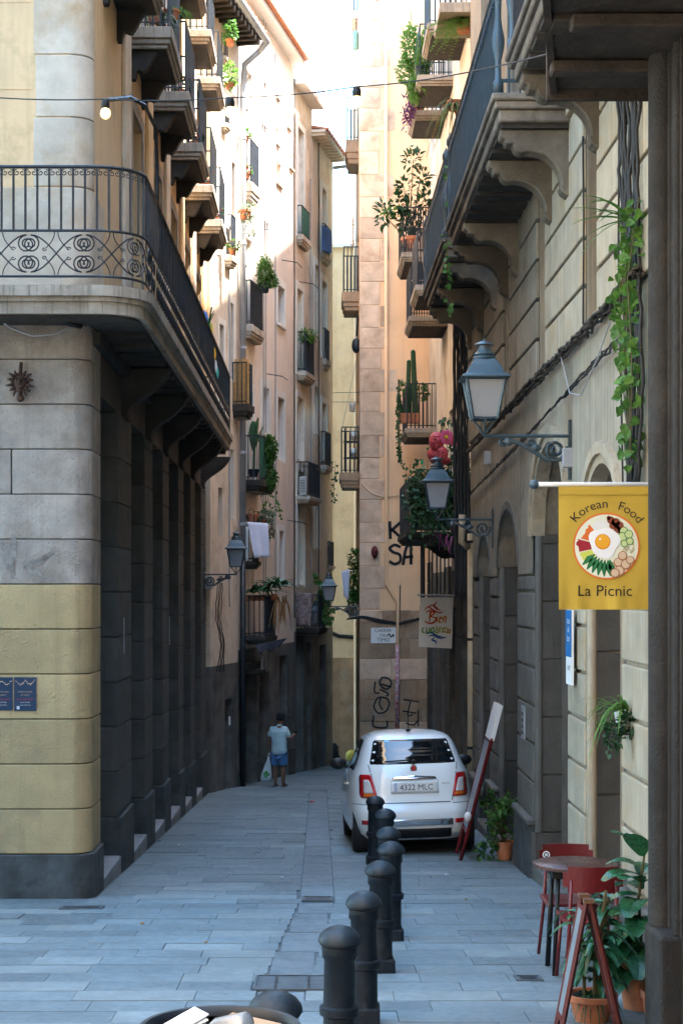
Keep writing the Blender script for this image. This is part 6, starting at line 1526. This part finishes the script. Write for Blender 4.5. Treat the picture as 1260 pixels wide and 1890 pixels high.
# --- far-left balconies
def rail_plant(px, py, Y, label, pr_=.1, ph=.16, potmat=None): c = W(px, py, Y); t = plant(label, c, group='plants on the balconies'); pot(t, c, pr_, ph, potmat, rim=potmat is None); return t, c
t, c = rail_plant(487,540,34.7,'feathery asparagus fern in a dark pot on the pink house balcony', .13,.2,m_navy); b = MB(); bush(b, c+V(.02,-.02,.42), .2,.2,.36, 2200, .075,.011, .0); bush(b, c+V(.16,0,.25), .16,.14,.14, 700, .07,.011, .4); fin(t, b, m_leaf)
t, c = rail_plant(468,880,34.9,'tall banana plant with upright leaves behind the green balcony screen', .12,.16,m_navy); b = MB()
for dx, L, e in ((-.02,.75,0),(.05,.85,.12),(.1,.7,.35),(-.06,.5,-.25)): bigleaf(b, c+V(0,0,.55), V(e,-.05,1), L, .1, .15)
sb = MB().tube([c+V(0,0,.1), c+V(.02,0,.7)], .03, 6); fin(t, b, m_leafb); sb.build('stem', m_leaf, t)
c = W(500,810,34.9); t = plant('thick ivy spilling down the green balcony of the pink house', c, 'ivy', group='plants on the balconies'); b, sb = MB(), MB(); bush(b, W(497,830,35.0), .16,.18,.36, 420, .09,.04, .4); bush(b, W(500,880,35.0), .12,.14,.3, 180, .09,.04, .4)
for x in (488,500,515): vine(b, sb, [W(x,880,34.9), W(x-6,920,34.9), W(x+4,960,34.9)], 16, .08,.035,.05)
fin(t, b, m_leaf); sb.build('stem', m_stem, t)
t, c = rail_plant(465,963,34.6,'pale-rimmed terracotta pot on the laundry balcony', .15,.17); t2, c2 = rail_plant(488,968,34.8,'trailing ivy in a pot beside the laundry', .1,.12); b = MB(); bush(b, c2+V(0,0,.16), .2,.15,.15, 200, .09,.035,.3); bush(b, c2+V(.12,0,-.1), .1,.1,.22, 120, .08,.03,.5); fin(t2, b, m_leafg)
b = MB(); bush(b, c+V(0,0,.2), .08,.08,.06, 20,.06,.02); fin(t, b, m_leafd)
t = thing('window_box', 'long terracotta trough of agave rosettes with dry hanging leaves', 'planter', W(480,1108,34.6), 'plants on the balconies'); MB().prism([W(447,1100,34.5), W(512,1096,35.2), W(512,1108,35.2), W(447,1110,34.5)], (0,.2,0)).build('trough', m_terra, t)
b, d2 = MB(), MB()
for x, y, r_ in ((468,1095,.5),(490,1092,.55),(505,1084,.65),(520,1080,.55)):
    for k in range(24): a = rnd(0,2*pi); strap(b, W(x,y,34.7), V(cos(a),sin(a),rnd(.3,1.6)), r_*rnd(.6,1), .045, rnd(.3,.8), 5)
for k in range(26): strap(d2, W(rnd(508,530),rnd(1098,1112),34.7), V(rnd(-.4,.4),rnd(-.3,.3),-.6), rnd(.25,.42), .025, .8, 5)
fin(t, b, m_leafb); fin(t, d2, m_dry, 'dry_leaf')
t, c = rail_plant(565,632,40.0,'bright green fern overflowing the beige house balcony', .1,.14,m_navy); b = MB(); bush(b, c+V(0,0,.16), .32,.25,.16, 500, .11,.014,.3); fin(t, b, m_leafl)
for (x,y,Y,l,mm) in ((455,330,34.5,'red flowering pot on the upper pink house balcony',m_red),(453,262,34.5,'small shrub in a pot on the upper balcony rail',m_leaf),(430,470,31.6,'purple trailing plant beside the grey downpipe',m_leafp)):
    t, c = rail_plant(x,y,Y,l,.08,.12); b = MB(); bush(b, c+V(0,0,.18), .14,.12,.12, 90, .07,.025,.2); fin(t, b, m_leaf); d2 = MB(); bush(d2, c+V(0,0,.2), .12,.1,.1, 40, .05,.025); fin(t, d2, mm, 'flower')['kind'] = 'stuff'
t, c = rail_plant(452,405,32.6,'grey-green trailing plant in terracotta beside the downpipe', .12,.18); b = MB(); bush(b, c+V(.08,0,.15), .26,.2,.2, 320, .08,.014,.5); bush(b, c+V(.12,0,-.15), .14,.12,.25, 200, .08,.014,.7); fin(t, b, m_leafg)
# corner building balconies
for (x,y,Y,l,mm,n) in ((285,42,19.4,'spider plants hanging over the first small balcony of the corner building',m_leafg,70),(318,38,19.8,'pale spider plant at the outer corner of the first small balcony',m_leafl,46),(424,165,31.0,'leafy plant on a high balcony behind the string bulb',m_leafl,0),(425,85,31.5,'small green plant on the top balcony beside the tiled eave',m_leaf,0)):
    t, c = rail_plant(x,y,Y,l,.09,.12); b = MB()
    if n:
        for k in range(n): strap(b, c+V(rnd(-.14,.14),rnd(-.05,.15),.12), V(rnd(-1,1),rnd(-1,1),rnd(.2,1)), rnd(.16,.3), .01, rnd(.6,1.5))
    else: bush(b, c+V(0,0,.25), .15,.13,.25, 130, .1,.035,.1)
    fin(t, b, mm)
for k in range(5):
    y0 = 19.15+2.49*k; c = V(XL+.36, y0+.5, 8.66); t = plant('red flowering pot on small balcony %s of the corner building' % ('one two three four five'.split()[k]), c, group='plants on the balconies'); t['label'] = ['pot of red flowers on the first small corner balcony','pot of red flowers on the second small corner balcony','pot of red flowers on the third small corner balcony','pot of red flowers on the fourth small corner balcony','pot of red flowers on the farthest small corner balcony'][k]
    pot(t, c, .09, .14); b = MB(); bush(b, c+V(0,0,.22), .13,.16,.12, 70,.07,.025); fin(t, b, m_leafd); d2 = MB(); bush(d2, c+V(0,0,.26), .12,.15,.1, 26,.05,.025); fin(t, d2, m_red, 'flower')
# --- right-hand balconies of the set-back house
def on(k, u, o): b_, y0, y1, zt, zr = Sb[k]; return fS.p(u, o, zt)
c = on('s3',34.0,.55); t = plant('yellow-green shrub bursting over the high right balcony', c, group='plants on the balconies'); pot(t, c, .16,.26); b, sb = MB(), MB()
bush(b, W(757,90,33.6), .22,.3,.55, 650, .09,.03,.0); bush(b, W(745,130,33.6), .2,.25,.3, 250, .08,.03,.1); stems(sb, c+V(0,0,.2), [W(750,60,33.6), W(765,100,33.6), W(742,140,33.6), W(757,20,33.7)], .012); fin(t, b, m_leafl); sb.build('stem', m_stem, t)
c = on('s2',32.0,.6); t = plant('feathery asparagus fern cascading from the high right balcony', c, group='plants on the balconies'); pot(t, c, .14,.22,m_navy,False); b = MB(); bush(b, W(782,110,32.0), .14,.2,.62, 2400, .085,.012,.2); bush(b, W(765,165,32.5), .14,.2,.3, 1100, .085,.012,.4); fin(t, b, m_leafl)
c = on('s3',33.95,.6)+V(-.1,0,-.1); t = plant('purple trailing plant hanging off the high right balcony', c, 'trailing_plant', group='plants on the balconies'); b, sb = MB(), MB()
for k in range(9): x = rnd(752,772); vine(b, sb, [W(x+4,120+rnd(0,50),33.7), W(x,170+rnd(0,20),33.7), W(x-rnd(2,16),215+rnd(0,30),33.7)], 22, .12,.02,.05)
fin(t, b, m_leafp); sb.build('stem', m_leafp, t)
c = W(850,75,27.5); t = plant('large sword fern arching from the high balcony at upper right', c, group='plants on the balconies'); b = MB()
for k in range(34): a = rnd(0,2*pi); frond(b, W(852,45,27.5)+rdir()*.12, V(cos(a)*1.1-.35,sin(a),rnd(.1,1.0)), rnd(.45,.8), rnd(.6,1.2), .05)
fin(t, b, m_leafl); pot(t, W(855,60,27.5), .16,.25)
MB().fbox(fS, 27.0, 28.3, -.05, .62, 11.62, 11.78).build('balcony', m_slabst, bf)
c = W(832,215,22.5); t = plant('dry grassy plant spilling over the panelled railing', c, group='plants on the balconies'); pot(t, W(838,205,22.5), .1,.14); b, d2 = MB(), MB()
for k in range(60): strap(b if k % 2 else d2, W(836+rnd(-6,6),195,22.4), V(rnd(-1,.5),rnd(-.6,.6),rnd(-.2,.9)), rnd(.2,.5), .011, rnd(.9,2.0))
fin(t, b, m_leaf); fin(t, d2, m_dry, 'dry_leaf')
c = W(824,560,20.0); t = plant('thin ivy strand hanging from the long right balcony', c, 'ivy', group='plants on the balconies'); b, sb = MB(), MB(); vine(b, sb, [W(826,300,20.4), W(822,400,20.4), W(825,480,20.4), W(826,575,20.4)], 46, .1,.03,.035); fin(t, b, m_leaf); sb.build('stem', m_stem, t)
c = on('t3',36.3,.5); t = plant('tall dark-leaved shrub in a terracotta pot on the right balcony', c, group='plants on the balconies'); c = W(757,468,36.2); pot(t, c, .2,.36); b, sb = MB(), MB(); tops = [W(762,295,36.2), W(745,345,36.2), W(775,330,36.2), W(735,375,36.2), W(757,390,36.2), W(707,395,36.2), W(780,380,36.2)]
stems(sb, c+V(0,0,.3), tops, .016)
for q in tops: 
    bush(b, q, .2,.18,.28, 60, .17,.045,.0)
bush(b, W(755,410,36.2), .34,.25,.3, 120, .16,.045,.1); fin(t, b, m_leafd); sb.build('stem', m_stem, t)
b = MB(); bush(b, W(722,390,36.2), .3,.1,.1, 50,.15,.04); fin(t, b, m_leafl, 'young_leaf')
c = W(755,778,36.7); t = plant('two tall columnar cacti in a terracotta trough on the lower right balcony', c, 'cactus', group='plants on the balconies'); MB().prism([W(737,762,36.7), W(775,762,36.7), W(775,780,36.7), W(737,780,36.7)], (0,.25,0)).build('trough', m_terra, t)
for x0,y0,x1,y1,r_ in ((752,765,754,668,.065),(766,765,762,650,.075),(742,765,735,730,.05),(758,740,768,705,.05)):
    b = MB(); a, e = W(x0,y0,36.8), W(x1,y1,36.8); n = 12
    pts = [a.lerp(e,k/6) for k in range(7)]; b.tube(pts, r_, 10, r2=r_*.75); b.ball(e, r_*.75); fin(t, b, m_leafd, 'cactus_column')
b = MB(); bush(b, W(780,725,36.8), .14,.12,.2, 110,.1,.03); bush(b, W(745,715,36.8), .1,.1,.14, 60,.08,.03); fin(t, b, m_leaf)
c = W(738,780,36.6); t = plant('ivy trailing down the outer corner of the cactus balcony', c, 'ivy', group='plants on the balconies'); b, sb = MB(), MB()
for k in range(5): x = 734+k; vine(b, sb, [W(x,700,36.6), W(x-1,760,36.6), W(x,800+10*k,36.6), W(x+1,840+5*k,36.6)], 40, .07,.025,.04)
fin(t, b, m_leafd); sb.build('stem', m_stem, t)
# cluttered dark balcony: leaves and vines
c = V(1.6,28.0,3.0); t = plant('tangle of dark vines and leaves over the cluttered lower balcony', c, 'climbing_vine'); b, sb = MB(), MB()
for k in range(16):
    x = rnd(750,862); vine(b, sb, [W(x,rnd(840,880),27.2), W(x+rnd(-8,8),rnd(900,940),27.1), W(x+rnd(-14,14),rnd(960,1030),27.1)], 26, .1,.03,.07)
for k in range(3): vine(b, sb, [W(822+6*k,770,27.6), W(815+8*k,840,27.3), W(820+7*k,920,27.2)], 24, .1,.035,.06)
bush(b, W(800,930,27.25), .42,.2,.42, 620, .1,.035,.4); bush(b, W(845,890,27.5), .25,.2,.75, 520, .1,.035,.4); bush(b, W(770,905,27.3), .16,.2,.35, 220, .1,.03,.4)
fin(t, b, m_leafd); sb.build('stem', m_stem, t)
b = MB()
for k in range(10): strap(b, W(rnd(795,850),rnd(965,1000),27.0), V(rnd(-1,1),rnd(-.5,.2),-.5), rnd(.15,.32), .022, .6, 5)
fin(t, b, m_leafp, 'purple_leaf')
b = MB(); bush(b, W(800,835,27.3), .1,.1,.1, 20,.1,.04); bush(b, W(775,870,27.3), .07,.07,.15, 26,.1,.04); fin(t, b, mt('plastic_green_leaf',(.02,.28,.13),rough=.4,bump=0), 'plastic_leaf')
# --- e5 balcony greenery
c = W(650,1118,39.9); t = plant('ivy and bushy plant over the lowest peach house balcony', c, group='plants on the balconies'); b = MB(); bush(b, W(655,1030,40.0), .2,.2,.26, 320,.09,.025); bush(b, W(652,1085,39.9), .16,.14,.5, 520,.08,.035,.4); fin(t, b, m_leaf); pot(t, W(658,1110,40.2), .12,.2)
c = W(595,1130,41.5); t = plant('broad-leaved climber around the far lanterns', c, 'climbing_vine'); b, sb = MB(), MB(); vine(b, sb, [W(585,1060,40.5), W(597,1100,40.2), W(607,1150,40.2)], 40, .2,.08,.14); fin(t, b, m_leaf); sb.build('stem', m_stem, t)
c = W(613,830,43.5); t = plant('thin creeper on the far ochre house balcony', c, 'climbing_vine'); b, sb = MB(), MB(); vine(b, sb, [W(619,850,43.3), W(616,900,43.3), W(617,930,43.3)], 40, .1,.03,.06); fin(t, b, m_leafd); sb.build('stem', m_stem, t)

# ================================================================ things on the balconies
t = thing('bamboo_screen', 'orange bamboo screen behind the bars of the black balcony', 'screen', W(445,745,33.6)); y0, y1, p3, zt3, zr3 = B['b3'][1:]
for k in range(10):
    o = p3*(k+.5)/10; q = fB.p(y0+.09, o, 0); b = MB().tube([V(q.x,q.y,zt3), V(q.x,q.y,zr3+.06+rnd(-.03,.04))], p3/20*.95, 6); b.build('cane', m_bamboo, t)
b = MB(); b.tube([fB.p(y0+.12,0,zr3-.2), fB.p(y0+.12,p3,zr3-.2)], .012, 4); b.build('binding', m_bamboo, t)
def cloth(label, pts, mat, name='laundry', thick=.006, n=12, fold=.03):
    """hanging cloth: pts = top-left, top-right, bottom-right, bottom-left in world space"""
    a, b_, c_, d_ = [Vector(p) for p in pts]; g = []; nr = (b_-a).cross(d_-a).normalized()
    for j in range(n+1):
        for i in range(n+1): u, v = i/n, j/n; g.append(a.lerp(b_,u).lerp(d_.lerp(c_,u), v) + nr*fold*sin(u*11+v*1.5)*v)
    m_ = MB().add(g, [[j*(n+1)+i, j*(n+1)+i+1, (j+1)*(n+1)+i+1, (j+1)*(n+1)+i] for j in range(n) for i in range(n)]); o = m_.build(name, mat, smooth=True); s = o.modifiers.new('t','SOLIDIFY'); s.thickness = thick
    return tag(o, label, 'laundry')
m_lilac = mt('lilac_white_cloth', (.58,.58,.68), rough=.9, var=.06, bump=.15, bscale=30)
cloth('pale lilac shirt drying on the lowest pink house balcony', [W(456,963,34.3), W(494,966,34.5), W(498,1028,34.5), W(470,1030,34.3)], m_lilac)
cloth('white towel drying behind the pale shirt', [W(446,975,34.5), W(458,972,34.5), W(458,1035,34.5), W(447,1035,34.5)], m_plast)
cloth('brown patterned rug hanging over the beige house balcony', [W(545,1094,39.6), W(576,1095,39.4), W(574,1156,39.4), W(547,1155,39.6)], mt('rug_brown',(.25,.17,.16),rough=.95,var=.6,scale=14,bump=.4), 'rug')
cloth('lilac shirt hanging under the ivy of the peach house balcony', [W(630,1055,39.8), W(645,1050,39.8), W(643,1108,39.8), W(634,1100,39.8)], m_lilac)
cloth('blue jeans and white cloth drying on the high ochre house balcony', [W(593,415,42.2), W(611,425,42.8), W(611,468,42.8), W(595,464,42.2)], mt('denim',(.06,.12,.26),bump=.2))
cloth('black awning cloth sagging below the agave trough balcony', [W(470,1190,34.3), W(530,1178,34.8), W(515,1196,34.3), W(480,1204,34.0)], m_navy, 'awning', fold=.05)
# festive flags on the long balcony
t = thing('flag_cluster', 'small colourful flags and ribbons tied to the long corner balcony', 'flags', W(382,600,25.2))
for k, (x,y,col) in enumerate(((376,580,(.05,.2,.6)),(381,592,(.1,.45,.2)),(385,600,(.7,.5,.05)),(379,606,(.6,.05,.08)),(391,645,(.75,.38,.03)),(393,668,(.6,.6,.6)),(396,680,(.05,.35,.3)),(392,675,(.6,.08,.1)))):
    Y_ = 25+k*.2; b = MB(); b.leaf(W(x,y-9,Y_), V(.3,0,-1), V(1,-.6,0), .26, .055); b.build('flag', ink('flag_%d' % k, col), t)
b = MB()
for k in range(8): b.tube([W(384,600,25.2), W(384+rnd(-10,16),600-rnd(14,34),25.2)], .006, 4)
b.build('twig', m_leafd, t)
# pink face sculpture with flower
ps = thing('face_sculpture', 'red-pink sculpture of two faces with a big pink flower above the lower lantern', 'sculpture', W(812,852,27.0))
m_clay = mt('pink_clay', (.42,.06,.075), rough=.5, var=.2, scale=20, bump=.3); m_pet = mt('pink_petal', (.62,.10,.22), rough=.4, var=.1, bump=0, trans=.3)
def head(c, k, yaw):
    b = MB(); Rz = Matrix.Rotation(yaw,3,'Z'); G = lambda x,y,z: c + Rz @ V(x*k,y*k,z*k)
    b.ball(c, .12*k,.12*k,.16*k,14,10)
    for p, r_ in ((( 0,-.125,-.005),(.022,.03,.045)),((0,-.105,-.07),(.045,.03,.014)),((0,-.1,-.1),(.04,.03,.02)),((-.045,-.1,.04),(.028,.02,.012)),((.045,-.1,.04),(.028,.02,.012)),((-.06,-.085,-.02),(.03,.03,.03)),((.06,-.085,-.02),(.03,.03,.03)),((0,-.09,.075),(.08,.03,.02))):
        b.ball(G(*p), r_[0]*k, r_[1]*k, r_[2]*k, 8, 6)
    d = MB()
    for p, r_ in (((-.045,-.112,.022),(.022,.012,.012)),((.045,-.112,.022),(.022,.012,.012)),((0,-.125,-.085),(.035,.012,.012))): d.ball(G(*p), r_[0]*k, r_[1]*k, r_[2]*k, 7, 5)
    return b, d
m_clayd = mt('dark_clay', (.10,.012,.018), bump=.2)
for nm_, c_, k_, y_ in (('upper_face', W(805,815,27.0), 1.05, .15), ('lower_face', W(816,838,26.9), .8, -.4)):
    fb, fd = head(c_, k_, y_); fo_ = fb.build(nm_, m_clay, ps, smooth=True); fd.build('eyes_and_mouth', m_clayd, fo_)
b = MB(); b.ball(W(806,838,27.08), .17,.12,.14); b.ball(W(812,850,27.08), .18,.12,.08); b.build('shoulders', m_clay, ps, smooth=True)
fc = W(823,807,26.8)
for k in range(9): a = 2*pi*k/9; b = MB(); d = V(cos(a),-.15,sin(a)); q = MB().ball(fc+d*.075, .05,.012,.05,8,6); q.v = [tuple(V(*p)+d*.02*0) for p in q.v]; q.build('petal', m_pet, ps, smooth=True)
for k in range(7): a = 2*pi*k/7; d = V(cos(a),-.1,sin(a)); q = MB().ball(W(838,815,26.9)+d*.05, .035,.01,.035,8,6); q.build('petal', m_pet, ps, smooth=True)
MB().ball(fc+V(0,-.03,0), .032).build('flower_centre', mt('yellow_centre',(.6,.35,.03),bump=.2), ps, smooth=True)
MB().tube([W(812,852,27.0), W(815,900,27.4)], .03, 6).build('post', m_iron, ps)
# air conditioner and shelf clutter
t = thing('air_conditioner', 'white air conditioner on the beige house balcony', 'air conditioner', W(558,912,39.7)); MB().prism([W(553,880,39.7), W(565,879,39.6), W(565,913,39.6), W(553,914,39.7)], (0,.25,0)).build('case', m_plast, t); b = MB(); [b.tube([W(554,884+3*k,39.66), W(564,883.5+3*k,39.57)], .006, 4) for k in range(9)]; b.build('grille', m_iron, t)
t = thing('plant_shelf', 'black metal shelf with white pots on the peach house side balcony', 'shelf', W(648,870,40.3)); b = MB(); [b.box(W(634,0,40.3).x, W(664,0,40.3).x, 40.3, 40.5, W(0,y,40.3).z-.02, W(0,y,40.3).z+.02) for y in (815,845)]; [b.tube([W(x,870,40.4), W(x,790,40.4)], .015, 4) for x in (636,662)]; b.build('rack', m_iron, t)
for x, y, l in ((652,812,'white pot on the top shelf of the side balcony'),(652,843,'white pot on the lower shelf of the side balcony')): o = MB().lathe([(.06,0),(.09,.2),(.08,.2),(.07,.03)], W(x,y,40.38), 12); tag(o.build('white_pot', m_plast, smooth=True), l, 'pot')
# aerials on the roofs
t = thing('roof_aerial', 'thin television aerial on the roof of the pink house', 'aerial', W(545,150,40)); b = MB(); b.tube([W(586,190,40), W(578,150,40)], .012, 4); b.tube([W(545,174,40), W(600,170,40)], .01, 4); b.tube([W(574,145,40), W(615,218,40)], .01, 4); b.build('mast', m_terra, t)
t = thing('iron_scrollwork', 'rusty iron scroll ornament on the cream house roof', 'ornament', W(652,455,46)); b = MB(); [scroll(b, lambda u, z: W(651,432,46)+V(u,0,z), .05*sin(k*2), -.28+.16*k, .09, 1.3, (-1)**k, k, .012, 14) for k in range(5)]; b.tube([W(651,455,46), W(651,400,46)], .014, 4); b.build('scroll', m_terra, t)
# ================================================================ small clutter of the old walls
for i, (x, ya, yb) in enumerate(((506,100,1150),(541,60,1200),(571,330,1100),(586,260,1120),(421,400,1180))):
    u = fB.u_at(x); Yc = fB.p(u,0,0).y; bb = (b2,b2,b3,b4,b1)[i]
    pts = [fB.p(u+rnd(-.02,.02), .03, CZ-(y-HY)*Yc/F) for y in range(ya, yb, 60)]; MB().tube(pts, .014, 5).build('wall_cable', m_cable if i % 2 else m_gcable, bb)
for (x, y, bb) in ((520,480,b2),(552,520,b3),(556,860,b3),(492,690,b2),(470,420,b2),(530,960,b2)):     # awning rods and clothes-line arms
    u = fB.u_at(x); Yc = fB.p(u,0,0).y; z = CZ-(y-HY)*Yc/F
    MB().tube([fB.p(u,0,z), fB.p(u+.05,.35,z-.06), fB.p(u+.55,.36,z-.08)], .011, 5).build('rod', m_iron, bb)
t = thing('paper_notice', 'small white sticker notice on the dark shopfront by the left wall', 'notice', W(422,1340,33.2)); u = fB.u_at(423); MB().fbox(fB, u-.07, u+.07, .004, .01, W(0,1340,33.2).z, W(0,1324,33.2).z).build('sheet', m_plast, t)
t = thing('shop_sign', 'dark projecting shop sign above the roller shutter', 'sign', W(452,1246,34.3)); u = fB.u_at(446); MB().fbox(fB, u, u+.06, .02, .5, W(0,1245,34.4).z, W(0,1236,34.4).z).build('board', m_oldwood, t); MB().fbox(fB, u+.01, u+.05, .42, .46, W(0,1236,34.4).z, W(0,1210,34.4).z).build('strut', m_zinc, t)
for k, (x, y0, y1) in enumerate(((216,1140,1205),(300,1138,1190))):       # worn metal strips on the piers
    u = fL.u_at(x+12); MB().fbox(fL, u-.02, u+.02, .004, .012, CZ-(y1-HY)*u/F, CZ-(y0-HY)*u/F).build('metal_strip', m_zinc, bl)
t = thing('wall_meter_box', 'grey meter box under the left lantern bracket', 'meter box', W(390,1085,31.6)); MB().fbox(fL, 31.55, 31.95, .01, .14, W(0,1088,31.7).z, W(0,1064,31.7).z).build('case', m_zinc, t, bevel=.01)
# carved bead under the right balconies and drip edges
for (x, y, s_) in ((150,1600,.012),(262,1705,.02),(330,1560,.012),(380,1740,.014),(700,1700,.012),(860,1660,.014),(520,1620,.012)):
    Yg = 6072/(y-1274); p = W(x,y,Yg); o = MB().ball((p.x,p.y,gz(Yg)+.006), s_, s_*1.6, .008, 7, 5); tag(o.build('litter_scrap', m_plast if s_ < .014 else m_dry), ['tiny scrap on the paving by the dark plinth','brown leaf lying on the paving in front of the yellow corner','tiny scrap on the paving near the thresholds','brown scrap on the paving left of the drain plate','tiny scrap on the paving between the bollards','pale scrap on the paving right of the bollards','tiny scrap on the paving left of the drainage strip'][[150,262,330,380,700,860,520].index(x)], 'litter')
